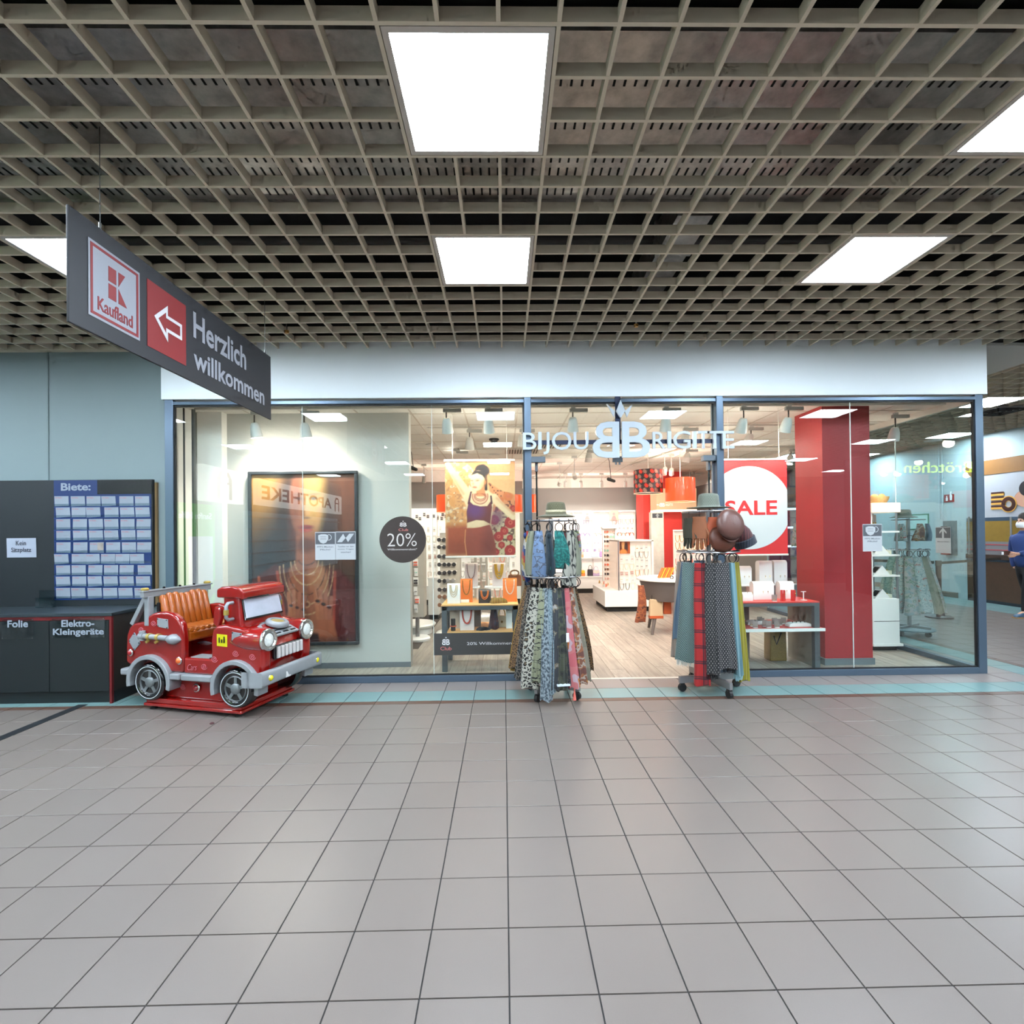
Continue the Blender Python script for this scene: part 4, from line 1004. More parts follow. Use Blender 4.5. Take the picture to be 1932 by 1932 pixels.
# ================================================================ lettering over the entrance
m_let = M('letter_face', (179,190,200), rough=.35)
m_navy = M('sign_navy', (16,30,66), rough=.5)
YL_ = 5.385
ls = T('shop_lettering','pale raised shop lettering BIJOU BRIGITTE with crown above the entrance','sign',(1.28,YL_,2.3))
def wp(px,py): return at(px,py,YL_)
a,b = wp(1003,842), wp(1372,826)
MB().box(.298,2.255,5.40,5.412,wp(1180,837).z,wp(1180,829).z).build('support_bar', m_navy, ls)
p0,p1 = wp(1162,834), wp(1171,750)
MB().box(p0.x,p1.x,5.40,5.412,p0.z,SHOPZ-.0).build('support_post', m_navy, ls)
def fit(s_, x0, x1, y0, y1, bold, mirror=False, name='letter'):
    p0,p1 = wp(x0,y1), wp(x1,y0)
    text(s_, m_let, p0, (1,0,0), (0,0,1), p1.x-p0.x, p1.z-p0.z, ls, bold=bold, depth=.03, mirror=mirror, name=name).location.y = 0
lt = [('B',987,1011.5,817,849,.004),('I',1015.5,1021.5,816,849,.004),('J',1025,1036,816,858,.004),('O',1041,1077.5,815.5,850,.004),('U',1082,1109.5,815.5,849,.004),
      ('R',1230.5,1254,815.5,847.5,.004),('I',1258.5,1265,814.5,847,.004),('G',1269,1301,814,847.5,.004),('I',1306,1312.5,814.5,847,.004),('T',1315,1336,814,847,.004),('T',1333,1361,814,847,.004),('E',1361.5,1383,814,847,.004)]
for (s_,x0,x1,y0,y1,bo) in lt: fit(s_,x0,x1,y0,y1,bo)
fit('B',1117.5,1167,796.5,864.5,.015,True); fit('B',1173,1225,796,864,.015,False)
def shape(pts): MB().prism([(wp(*q).x,wp(*q).z) for q in pts],(0,YL_,0),(1,0,0),(0,0,1),(0,-.03,0)).build('crown_piece', m_let, ls)
shape([(1169.5,756),(1178.5,776),(1170,790),(1161.5,776)]); shape([(1144,763),(1159,777),(1157.5,788)]); shape([(1192.5,763),(1177.5,777),(1182,788)])

# ================================================================ window posters and notices
m_print = vcolmat('poster_print', .5)
# --- framed portrait on the display wall
PY = 6.0; a = at(470,1219,PY); b = at(674,888,PY)
fr = T('framed_poster','tall dark-framed portrait poster on the white display wall','poster',(a.x,PY,a.z))
fw = .035
m_frm = M('frame_dark',(52,56,60),rough=.35,metal=.3)
MB().box(a.x,b.x,PY-.01,PY+.045,a.z,a.z+fw).box(a.x,b.x,PY-.01,PY+.045,b.z-fw,b.z).box(a.x,a.x+fw,PY-.01,PY+.045,a.z+fw,b.z-fw).box(b.x-fw,b.x,PY-.01,PY+.045,a.z+fw,b.z-fw).build('frame', m_frm, fr, bevel=.006)
MB().box(a.x+fw,b.x-fw,PY+.02,PY+.045,a.z+fw,b.z-fw).build('backing', m_frm, fr)
w_, h_ = b.x-a.x-2*fw, b.z-a.z-2*fw
P = Paint(120,200,h_/w_)
AS = P.asp
top = np.array(lin((120,84,58))[:3]); bot = np.array(lin((40,20,22))[:3])
P.C = top*(1-(P.V/AS))[...,None]+bot*(P.V/AS)[...,None]
P.fill(.9*P.ell(.10,.14,.30,.40,0,.35),(214,150,66)); P.fill(.75*P.ell(.95,.30,.20,.5,0,.25),(140,76,52))
P.fill(.9*P.ell(.24,.85,.26,.55,.1,.25),(40,38,48)); P.fill(.95*P.ell(.36,.40,.14,.50,.05,.10),(56,34,32)); P.fill(.95*P.ell(.70,.42,.14,.55,-.05,.12),(70,38,30))
P.fill(P.ell(.525,.27,.155,.38,.0,.03),(196,120,86))                                   # face
P.fill(.85*P.ell(.60,.20,.09,.30,.05,.12),(250,196,110)); P.fill(.7*P.ell(.42,.32,.05,.32,.05,.08),(128,66,50)); P.fill(.5*P.ell(.53,.60,.12,.06,0,.06),(140,74,56))
for ex_ in (.455,.60):
    P.fill(.85*P.ell(ex_,.235,.045,.018,0,.02),(66,34,32)); P.fill(.8*P.ell(ex_,.195,.055,.012,-.1,.015),(80,44,36)); P.fill(.7*P.ell(ex_,.237,.016,.012,0,.008),(24,16,18))
P.fill(.55*P.cap(.50,.24,.010,.49,.40,.022,.02),(120,64,50)); P.fill(.5*P.cap(.535,.22,.012,.54,.38,.022,.02),(246,190,140)); P.fill(.8*P.ell(.525,.425,.038,.012,0,.015),(106,52,44))
P.fill(P.ell(.525,.512,.072,.018,0,.012),(150,44,46)); P.fill(P.ell(.525,.545,.062,.022,0,.012),(186,70,64)); P.fill(.9*P.ell(.525,.526,.066,.005,0,.006),(70,18,22)); P.fill(.5*P.ell(.54,.55,.02,.006,0,.006),(240,150,130))
P.fill(P.poly([(.43,.60),(.61,.60),(.62,.86),(.80,.98),(.84,1.55),(.26,1.55),(.24,1.02),(.42,.86)],.03),(176,102,72))
P.fill(.8*P.ell(.525,.69,.10,.07,0,.06),(96,46,36)); P.fill(.55*P.ell(.64,1.02,.10,.12,.2,.08),(222,150,106)); P.fill(.5*P.cap(.52,.90,.01,.52,1.4,.03,.04),(120,62,46))
P.fill(P.poly([(.0,1.02),(.22,.88),(.34,.92),(.36,1.62),(.0,1.75)],.03),(96,30,28)); P.fill(P.poly([(.72,.90),(.86,.95),(1,1.1),(1,1.8),(.78,1.62)],.03),(104,32,30))
P.fill(P.cap(.06,1.0,.012,.12,1.5,.016,.012),(216,96,60)); P.fill(P.cap(.24,.95,.014,.33,1.55,.016,.012),(186,74,50)); P.fill(P.cap(.80,.96,.014,.78,1.5,.014,.012),(180,70,50))
for k in range(6):
    rr = .085+.036*k; yc = .83+.012*k; hh = .06+.085*k
    ring = np.clip(P.ell(.525,yc,rr,hh,0,.008)-P.ell(.525,yc,rr-.009,hh-.010,0,.008),0,1)*(P.V > yc)
    P.fill(ring*(.5+.5*(P.noise(.014,k) > .45)),(66,34,34) if k in (0,3) else (232,188,140))
P.fill(P.ell(.525,1.27,.035,.035,0,.01),(206,150,110)); P.fill(P.ell(.525,1.27,.02,.02,0,.01),(120,66,50))
P.fill(P.cap(.30,1.72,.075,.40,1.38,.065,.02),(190,108,74)); P.fill(P.cap(.74,1.66,.09,.68,1.34,.075,.02),(184,102,70))
for k in range(4):
    P.fill(P.cap(.375+.032*k,1.42,.022,.345+.055*k,1.13+.03*abs(k-1),.016,.010),(206-8*k,124-5*k,86)); P.fill(.5*P.cap(.392+.032*k,1.40,.004,.37+.055*k,1.16,.004,.008),(90,44,36))
    P.fill(P.cap(.64+.035*k,1.40,.024,.60+.055*k,1.10+.035*k,.017,.010),(204-8*k,122-5*k,84)); P.fill(.5*P.cap(.658+.035*k,1.38,.004,.626+.055*k,1.14+.03*k,.004,.008),(90,44,36))
for k in range(3): P.fill(.95*P.ell(.37+.06*k,1.28+.02*k,.020,.014,.3,.008),(50,40,46)); P.fill(.95*P.ell(.63+.055*k,1.24+.03*k,.024,.016,.3,.008),(46,36,40))
P.fill(P.poly([(.0,1.66),(1,1.60),(1,AS),(0,AS)],.10),(58,18,24)); P.fill(.6*P.ell(.66,1.78,.22,.10,.2,.1),(140,54,40)); P.fill(.4*P.ell(.2,1.72,.1,.06,0,.08),(150,70,44))
P.C *= .60*(.9+.2*P.noise(.04,5))[...,None]
P.build('print', m_print, (a.x+fw,PY+.018,b.z-fw), (1,0,0), (0,0,-1), w_, h_, fr)
# --- fashion banner
BYY = 5.98; a = at(841,1049,BYY); b = at(971,870,BYY)
bn = T('hanging_banner','orange fashion banner of a dancing woman in a purple top','banner',(a.x,BYY,a.z))
m_rail = M('banner_rail',(214,206,196),rough=.4)
MB().box(a.x-.012,b.x+.004,BYY-.008,BYY+.008,b.z,b.z+.025).build('top_rail', m_rail, bn, bevel=.003)
MB().box(a.x-.004,b.x+.004,BYY-.008,BYY+.008,a.z-.022,a.z).build('bottom_rail', M('banner_rail_low',(240,226,214),rough=.4), bn, bevel=.003)
for xx in (a.x+.09,b.x-.09): MB().cyl((xx,BYY,b.z+.02),(xx,BYY,SHOPZ),.0025,n=5).build('cord', m_rail, bn)
w_, h_ = b.x-a.x, b.z-a.z
MB().box(a.x,b.x,BYY-.001,BYY+.001,a.z,b.z).build('cloth', M('banner_back',(230,200,170),rough=.7), bn)
P = Paint(150,208,h_/w_); AS = P.asp
c0, c1 = np.array(lin((196,128,82))[:3]), np.array(lin((250,205,148))[:3])
tt = np.clip(P.V/.55,0,1)[...,None]; P.C = c0*(1-tt)+c1*tt
fl1, fl2, fl3 = P.noise(.045,1), P.noise(.025,2), P.noise(.10,3)
shw = P.poly([(.04,.0),(.28,.0),(.40,.12),(.42,.40),(.34,.55),(.30,.98),(.02,1.0),(.0,.2)],.03)
P.fill(shw,(236,168,106)); P.fill(shw*(fl1 > .60)*.8,(252,226,190)); P.fill(shw*(fl2 > .70)*.55,(170,110,80)); P.fill(shw*(fl3 > .62)*.6,(238,160,84))
P.fill(P.poly([(0,.92),(.40,.90),(.42,AS),(0,AS)],.10),(190,88,50)); P.fill(.6*P.ell(.18,1.25,.2,.12,0,.15),(160,70,46))
rs_ = P.poly([(.62,.30),(.80,.42),(1,.48),(1,AS),(.70,AS),(.62,.95),(.66,.60)],.02)
P.fill(rs_,(236,150,96)); P.fill(rs_*(P.V > .72),(222,196,150)); P.fill(rs_*(fl2 > .66)*.85,(90,36,34))
for (cx,cy,r_) in ((.90,.50,.07),(.80,.55,.04),(.93,.88,.085),(.70,.84,.07),(.84,1.0,.06),(.76,1.08,.07),(.92,1.10,.045),(.80,1.20,.05),(.92,1.28,.08),(.72,1.30,.05),(.97,.68,.05)):
    cc = (232,128,70) if cy < .6 else (186,46,40)
    P.fill(rs_*P.ell(cx,cy,r_,r_,0,.012),cc); P.fill(rs_*P.ell(cx,cy,r_*.35,r_*.35,0,.012),(230,120,90)); P.fill(rs_*P.ell(cx,cy,r_*.2,r_*.2,0,.01),cc)
P.fill(rs_*P.ell(.74,.80,.10,.14,.3,.1)*.8,(120,60,96))
SK, SKD = (254,220,174), (222,144,92)
P.fill(P.poly([(.41,.42),(.62,.42),(.72,.50),(.68,.66),(.64,.95),(.31,.95),(.32,.70),(.27,.56)],.02),SK)
P.fill(P.cap(.04,.04,.035,.14,.20,.05,.015),SK); P.fill(P.cap(.14,.20,.05,.33,.50,.075,.015),SK); P.fill(.5*P.cap(.10,.20,.012,.26,.46,.02,.03),SKD)
P.fill(P.cap(.70,.52,.055,.76,.60,.052,.015),SK); P.fill(P.cap(.76,.60,.052,.97,.80,.045,.015),SK); P.fill(.6*P.cap(.74,.53,.014,.98,.76,.014,.03),SKD)
P.fill(P.poly([(.45,.36),(.56,.32),(.58,.50),(.44,.50)],.02),SKD)
P.fill(P.ell(.535,.13,.105,.085,.2,.012),(46,32,34)); P.fill(P.ell(.545,.085,.045,.045,0,.01),(38,28,30)); P.fill(P.cap(.57,.15,.03,.585,.40,.02,.012),(44,30,32))
P.fill(P.ell(.465,.275,.10,.145,.12,.012),SK); P.fill(.55*P.ell(.54,.34,.03,.10,.4,.05),SKD); P.fill(P.poly([(.37,.20),(.42,.13),(.56,.14),(.58,.26),(.53,.20),(.46,.17)],.012),(46,32,34))
P.fill(.8*P.ell(.385,.275,.02,.008,.1,.012),(96,52,46)); P.fill(.8*P.ell(.465,.275,.028,.009,-.1,.012),(96,52,46)); P.fill(.6*P.ell(.46,.255,.035,.006,-.1,.01),(110,70,54)); P.fill(.6*P.ell(.40,.32,.014,.02,0,.02),SKD)
P.fill(.85*P.ell(.425,.37,.034,.016,.1,.012),(206,104,84)); P.fill(.7*P.ell(.57,.30,.018,.03,0,.012),SKD)
for k in range(4):
    rr = .075+.014*k
    P.fill(np.clip(P.ell(.50,.50,rr,.05+.022*k,.1,.008)-P.ell(.50,.50,rr-.011,.05+.022*k-.012,.1,.008),0,1)*(P.V > .46),(176,70,50) if k != 2 else (236,170,140))
topp = P.poly([(.34,.56),(.40,.62),(.50,.645),(.60,.64),(.66,.56),(.67,.66),(.64,.90),(.55,.85),(.44,.84),(.31,.88),(.305,.72)],.012)
P.fill(topp,(122,56,52)); P.fill(topp*P.ell(.42,.70,.12,.10,.2,.12),(112,62,118)); P.fill(P.cap(.37,.44,.012,.335,.60,.016,.01),(96,44,60)); P.fill(P.cap(.655,.50,.012,.665,.60,.014,.01),(90,46,56))
P.fill(P.poly([(.31,.965),(.50,.94),(.635,.905),(.67,1.0),(.715,1.2),(.72,AS),(.30,AS),(.27,1.1)],.012),(172,78,56)); P.fill(.5*P.ell(.62,1.2,.10,.30,.1,.12),(120,50,48)); P.fill(P.cap(.285,.98,.006,.275,1.15,.006,.008),(244,160,96)); P.fill(P.cap(.275,1.15,.006,.30,AS,.006,.008),(244,160,96))
P.C *= .66*(.95+.10*P.noise(.03,9))[...,None]
P.build('print', m_print, (a.x,BYY-.002,b.z), (1,0,0), (0,0,-1), w_, h_, bn)
# --- SALE banner
a = at(1362,1046,BYY); b = at(1484,868,BYY)
sb_ = T('hanging_banner','red SALE banner with a large white circle','banner',(a.x,BYY,a.z))
MB().box(a.x-.004,b.x+.006,BYY-.008,BYY+.008,b.z,b.z+.02).build('top_rail', m_rail, sb_, bevel=.003)
MB().box(a.x-.004,b.x+.006,BYY-.008,BYY+.008,a.z-.02,a.z).build('bottom_rail', M('banner_rail_low',(240,226,214)), sb_, bevel=.003)
MB().box(a.x,b.x,BYY-.001,BYY+.001,a.z,b.z).build('cloth', M('sale_red',(222,40,42),rough=.5), sb_)
for xx in (a.x+.09,b.x-.09): MB().cyl((xx,BYY,b.z+.015),(xx,BYY,SHOPZ),.0025,n=5).build('cord', m_rail, sb_)
cc_ = at(1413,958,BYY); rx = (at(1493,958,BYY).x-cc_.x); rz_ = (cc_.z-at(1413,1036.5,BYY).z)
pts = []
for k in range(72):
    x, z = cc_.x+rx*math.cos(2*PI*k/72), cc_.z+rz_*math.sin(2*PI*k/72); pts.append((min(max(x,a.x+.0),b.x),z))
MB().prism(pts,(0,BYY-.001,0),(1,0,0),(0,0,1),(0,-.0012,0)).build('white_circle', M('sale_white',(216,212,214),rough=.5), sb_)
p0,p1 = at(1368,972.5,BYY), at(1466,943.5,BYY)
text('SALE', M('sale_red',(222,40,42)), (p0.x,BYY-.0025,p0.z), (1,0,0), (0,0,1), p1.x-p0.x, p1.z-p0.z, sb_, bold=.022, depth=.001)
# --- notices on the glass
YG = 5.4385
m_npap = M('notice_paper',(167,171,174),rough=.6); m_ngrey = M('notice_grey',(76,80,85),rough=.6); m_nink = M('notice_ink',(86,90,96),rough=.6)
def mask_icon(t, o, s, ux=Vector((1,0,0)), dy=Vector((0,-1,0))):
    pts = [(-.5,.32),(-.2,.42),(.2,.42),(.5,.32),(.5,-.1),(.28,-.42),(0,-.52),(-.28,-.42),(-.5,-.1)]
    MB().prism([(p[0]*s,p[1]*s) for p in pts], o, ux, (0,0,1), dy*.0006).build('mask_symbol', m_npap, t)
    lp = MB()
    for k in range(8):
        a0, a1 = -PI/2+PI*k/8, -PI/2+PI*(k+1)/8
        q = [(.5+.28*math.cos(a0),.1+.26*math.sin(a0)),(.5+.34*math.cos(a0),.1+.32*math.sin(a0)),(.5+.34*math.cos(a1),.1+.32*math.sin(a1)),(.5+.28*math.cos(a1),.1+.26*math.sin(a1))]
        lp.prism([(p[0]*s,p[1]*s) for p in q], o, ux, (0,0,1), dy*.0006)
    lp.build('mask_loop', m_npap, t)
    li = MB()
    for k in (-.12,.02,.16): li.prism([(-.3*s,k*s),(.3*s,k*s),(.3*s,(k+.03)*s),(-.3*s,(k+.03)*s)], Vector(o)+dy*.0007, ux, (0,0,1), dy*.0004)
    li.build('mask_folds', m_nink, t)
def notice(x0,x1,y0,y1,label,icon,lines,ysurf=YG,tilt=0):
    a = at(x0,y1,ysurf); b = at(x1,y0,ysurf); w, h = b.x-a.x, b.z-a.z
    t = T('paper_notice', label, 'notice', (a.x,ysurf,a.z))
    MB().box(a.x,b.x,ysurf-.0015,ysurf-.0005,a.z,b.z).build('sheet', m_npap, t)
    MB().box(a.x+.004,b.x-.004,ysurf-.002,ysurf-.0015,b.z-.44*h,b.z-.008).build('grey_band', m_ngrey, t)
    cx, cz = (a.x+b.x)/2, b.z-.23*h
    if icon == 'mask': mask_icon(t, Vector((cx-.02,ysurf-.002,cz)), w*.5)
    else:
        z = MB(); pts = [(-.42,-.30),(-.12,.30),(.0,-.02),(.18,.30),(.42,.30),(.12,-.30),(.0,.02),(-.18,-.30)]
        z.prism([(p[0]*w,p[1]*w*.7) for p in pts],(cx,ysurf-.002,cz),(1,0,0),(0,0,1),(0,-.0006,0)); z.build('cloth_symbol', m_npap, t)
    for i,s_ in enumerate(lines):
        text(s_, m_nink, (cx,ysurf-.0022,b.z-(.56+.10*i)*h), (1,0,0), (0,0,1), w*(.80 if len(s_) > 10 else .5), h*.055, t, bold=.012, depth=.0004, center=True)
    return t
notice(595,632.5,1003.5,1056.5,'small white notice with a mask symbol on the glass before the portrait','mask',['FFP2-Masken','Pflicht!'])
notice(633.5,671,1002.5,1056,'small white notice with a folded cloth symbol on the glass before the portrait','cloth',['Textilien vor dem','ersten Tragen','waschen!'])
notice(1628,1663.5,988.5,1040.5,'small white mask notice stuck on the glass before the red pillar','mask',['FFP2-Masken','Pflicht!'])
# round 20 % sticker
cc_ = at(760,1018,YG); r_ = at(804,1018,YG).x-cc_.x
st = T('round_sticker','dark round 20 % sticker on the window glass','sticker',(cc_.x,YG,cc_.z-r_))
m_taupe = M('sticker_taupe',(50,40,35),rough=.5,var=.04,vscale=30); m_stxt = M('sticker_print',(196,190,186),rough=.5); m_spk = M('sticker_pink',(196,110,104),rough=.5)
MB().lathe([(.0005,0),(r_,0),(r_,.0012),(.0005,.0012)],(cc_.x,YG-.0005,cc_.z),64,axis=(0,-1,0),caps=False).build('disc', m_taupe, st)
def st_t(s_, x0,x1,y0,y1,m_,bold=0,mir=False,par=st,yy=YG-.0022):
    p0,p1 = at(x0,y1,yy), at(x1,y0,yy); text(s_, m_, p0, (1,0,0), (0,0,1), p1.x-p0.x, p1.z-p0.z, par, bold=bold, depth=.0005, mirror=mir)
st_t('20%',731,786,1006,1031,m_stxt,-.01); st_t('Willkommensrabatt*',731,787,1034,1038.5,m_stxt)
st_t('B',754,759.5,986,993.5,m_stxt,.02,True); st_t('B',761,767,986,993.5,m_stxt,.02); st_t('Club',752,770,997,1002,m_spk)
def crownlet(px,py,s,par,yy,mat):
    p = at(px,py,yy)
    MB().prism([(-s,s*.8),(-s*.5,0),(0,s),(s*.5,0),(s,s*.8),(s*.6,-s*.6),(-s*.6,-s*.6)],p,(1,0,0),(0,0,1),(0,-.0005,0)).build('crown', mat, par)
crownlet(760.5,983.5,.008,st,YG-.0022,m_stxt)
# dark welcome band on the glass
a = at(819,1236.5,YG); b = at(975,1193,YG)
bd2 = T('window_band','dark window strip lettered 20% Willkommensrabatt before the jewellery table','window strip',(a.x,YG,a.z))
MB().box(a.x,b.x+.05,YG-.0014,YG-.0004,a.z,b.z).build('film', M('band_grey',(57,55,53),rough=.5), bd2)
m_btx = M('band_print',(206,206,206),rough=.5)
st_t('B',834,840.5,1206,1217,m_btx,.02,True,bd2); st_t('B',842,848.5,1206,1217,m_btx,.02,False,bd2); crownlet(841.5,1203,.009,bd2,YG-.0022,m_btx); st_t('Club',831,852,1220,1227,m_spk,0,False,bd2)
st_t('20% Willkommensrabatt',881,999,1210,1217,m_btx,0,False,bd2)
# ================================================================ fabrics
def fab(name, build, rough=.85, bump=0):
    m, t, b = nt(name); L = t.links
    tc = N(t,'ShaderNodeTexCoord')
    col = build(t, L, tc.outputs['UV'])
    dk = N(t,'ShaderNodeVectorMath',operation='SCALE'); dk.inputs['Scale'].default_value = .48; L.new(col,dk.inputs[0]); L.new(dk.outputs[0], b.inputs['Base Color']); b.inputs['Roughness'].default_value = rough; b.inputs['Sheen Weight'].default_value = .2
    no = N(t,'ShaderNodeTexNoise',i_Scale=420.0,i_Detail=2.0); L.new(tc.outputs['UV'],no.inputs['Vector'])
    bp = N(t,'ShaderNodeBump',i_Strength=.35,i_Distance=.004); L.new(no.outputs['Fac'],bp.inputs['Height']); L.new(bp.outputs[0],b.inputs['Normal'])
    MATS[name] = m; return m
def mth(t, op, a, b=None):
    n = N(t,'ShaderNodeMath',operation=op)
    for i,q in enumerate((a,b)):
        if q is None: continue
        if isinstance(q,(int,float)): n.inputs[i].default_value = q
        else: t.links.new(q,n.inputs[i])
    return n.outputs[0]
def warp(t, uv, sc, amt):
    no = N(t,'ShaderNodeTexNoise',i_Scale=sc); t.links.new(uv,no.inputs['Vector'])
    s_ = N(t,'ShaderNodeVectorMath',operation='SCALE'); s_.inputs['Scale'].default_value = amt; t.links.new(no.outputs['Color'],s_.inputs[0])
    a_ = N(t,'ShaderNodeVectorMath',operation='ADD'); t.links.new(uv,a_.inputs[0]); t.links.new(s_.outputs[0],a_.inputs[1]); return a_.outputs[0]
def leopard(scale, base, ring, core, w=.05, edge=.10, mid=.30):
    def f(t, L, uv):
        v = N(t,'ShaderNodeTexVoronoi',feature='DISTANCE_TO_EDGE',i_Scale=scale); L.new(warp(t,uv,scale*1.3,w),v.inputs['Vector'])
        r = ramp(t,[(0,base),(edge,ring),(mid,core)]); L.new(v.outputs['Distance'],r.inputs[0]); return r.outputs[0]
    return f
def blotch(scale, stops, det=3.0, w=0.0, stretch=(1,1,1)):
    def f(t, L, uv):
        mp = N(t,'ShaderNodeMapping'); mp.inputs['Scale'].default_value = stretch; L.new(uv,mp.inputs['Vector'])
        no = N(t,'ShaderNodeTexNoise',i_Scale=scale,i_Detail=det); L.new(mp.outputs[0],no.inputs['Vector'])
        r = ramp(t,stops); L.new(no.outputs['Fac'],r.inputs[0]); return r.outputs[0]
    return f
def herring(n, c0, c1):
    def f(t, L, uv):
        s_ = N(t,'ShaderNodeSeparateXYZ'); L.new(uv,s_.inputs[0])
        z = mth(t,'ABSOLUTE',mth(t,'SUBTRACT',mth(t,'FRACT',mth(t,'MULTIPLY',s_.outputs[0],7.0)),.5))
        k = mth(t,'FRACT',mth(t,'MULTIPLY',mth(t,'ADD',mth(t,'MULTIPLY',z,.13),s_.outputs[1]),n))
        r = ramp(t,[(0,c0),(.55,c1)]); L.new(k,r.inputs[0]); return r.outputs[0]
    return f
def plaid(base, stripe, fine, n=7.0):
    def f(t, L, uv):
        s_ = N(t,'ShaderNodeSeparateXYZ'); L.new(uv,s_.inputs[0])
        fu, fv = (mth(t,'FRACT',mth(t,'MULTIPLY',s_.outputs[i],n)) for i in (0,1))
        def band(x,c,w): return mth(t,'LESS_THAN',mth(t,'ABSOLUTE',mth(t,'SUBTRACT',x,c)),w)
        a = mth(t,'MULTIPLY',mth(t,'ADD',band(fu,.5,.17),band(fv,.5,.10)),.5)
        b = mth(t,'MAXIMUM',mth(t,'MAXIMUM',band(fu,.36,.02),band(fu,.64,.02)),mth(t,'MAXIMUM',band(fv,.45,.018),band(fv,.60,.018)))
        r = ramp(t,[(0,base),(.3,tuple((p+q)/2 for p,q in zip(base,stripe))),(.75,stripe)]); L.new(a,r.inputs[0])
        mx = N(t,'ShaderNodeMix',data_type='RGBA'); L.new(b,mx.inputs[0]); L.new(r.outputs[0],mx.inputs[6]); mx.inputs[7].default_value = lin(fine); return mx.outputs[2]
    return f
def tweed(n, base, fleck):
    def f(t, L, uv):
        s_ = N(t,'ShaderNodeSeparateXYZ'); L.new(uv,s_.inputs[0])
        a = mth(t,'SINE',mth(t,'MULTIPLY',s_.outputs[0],n*6.28)); b = mth(t,'SINE',mth(t,'MULTIPLY',s_.outputs[1],n*6.28*.62))
        no = N(t,'ShaderNodeTexNoise',i_Scale=n*2.2); L.new(uv,no.inputs['Vector'])
        k = mth(t,'ADD',mth(t,'MULTIPLY',a,b),mth(t,'MULTIPLY',no.outputs['Fac'],1.2))
        r = ramp(t,[(0,base),(.62,tuple(int(p*.6+q*.4) for p,q in zip(base,fleck))),(.85,fleck)]); L.new(mth(t,'MULTIPLY',k,.75),r.inputs[0]); return r.outputs[0]
    return f
def stripes(n, cols, ax=1, slant=0.0):
    def f(t, L, uv):
        s_ = N(t,'ShaderNodeSeparateXYZ'); L.new(uv,s_.inputs[0])
        k = mth(t,'FRACT',mth(t,'MULTIPLY',mth(t,'ADD',s_.outputs[ax],mth(t,'MULTIPLY',s_.outputs[1-ax],slant)),n))
        r = ramp(t,[(i/len(cols),c_) for i,c_ in enumerate(cols)]); L.new(k,r.inputs[0]); return r.outputs[0]
    return f
def rib(n, c0, c1):
    def f(t, L, uv):
        s_ = N(t,'ShaderNodeSeparateXYZ'); L.new(uv,s_.inputs[0])
        k = mth(t,'ADD',mth(t,'MULTIPLY',mth(t,'SINE',mth(t,'MULTIPLY',s_.outputs[0],n*6.28)),.5),.5)
        r = ramp(t,[(0,c0),(1,c1)],'LINEAR'); L.new(k,r.inputs[0]); return r.outputs[0]
    return f
FB = {}
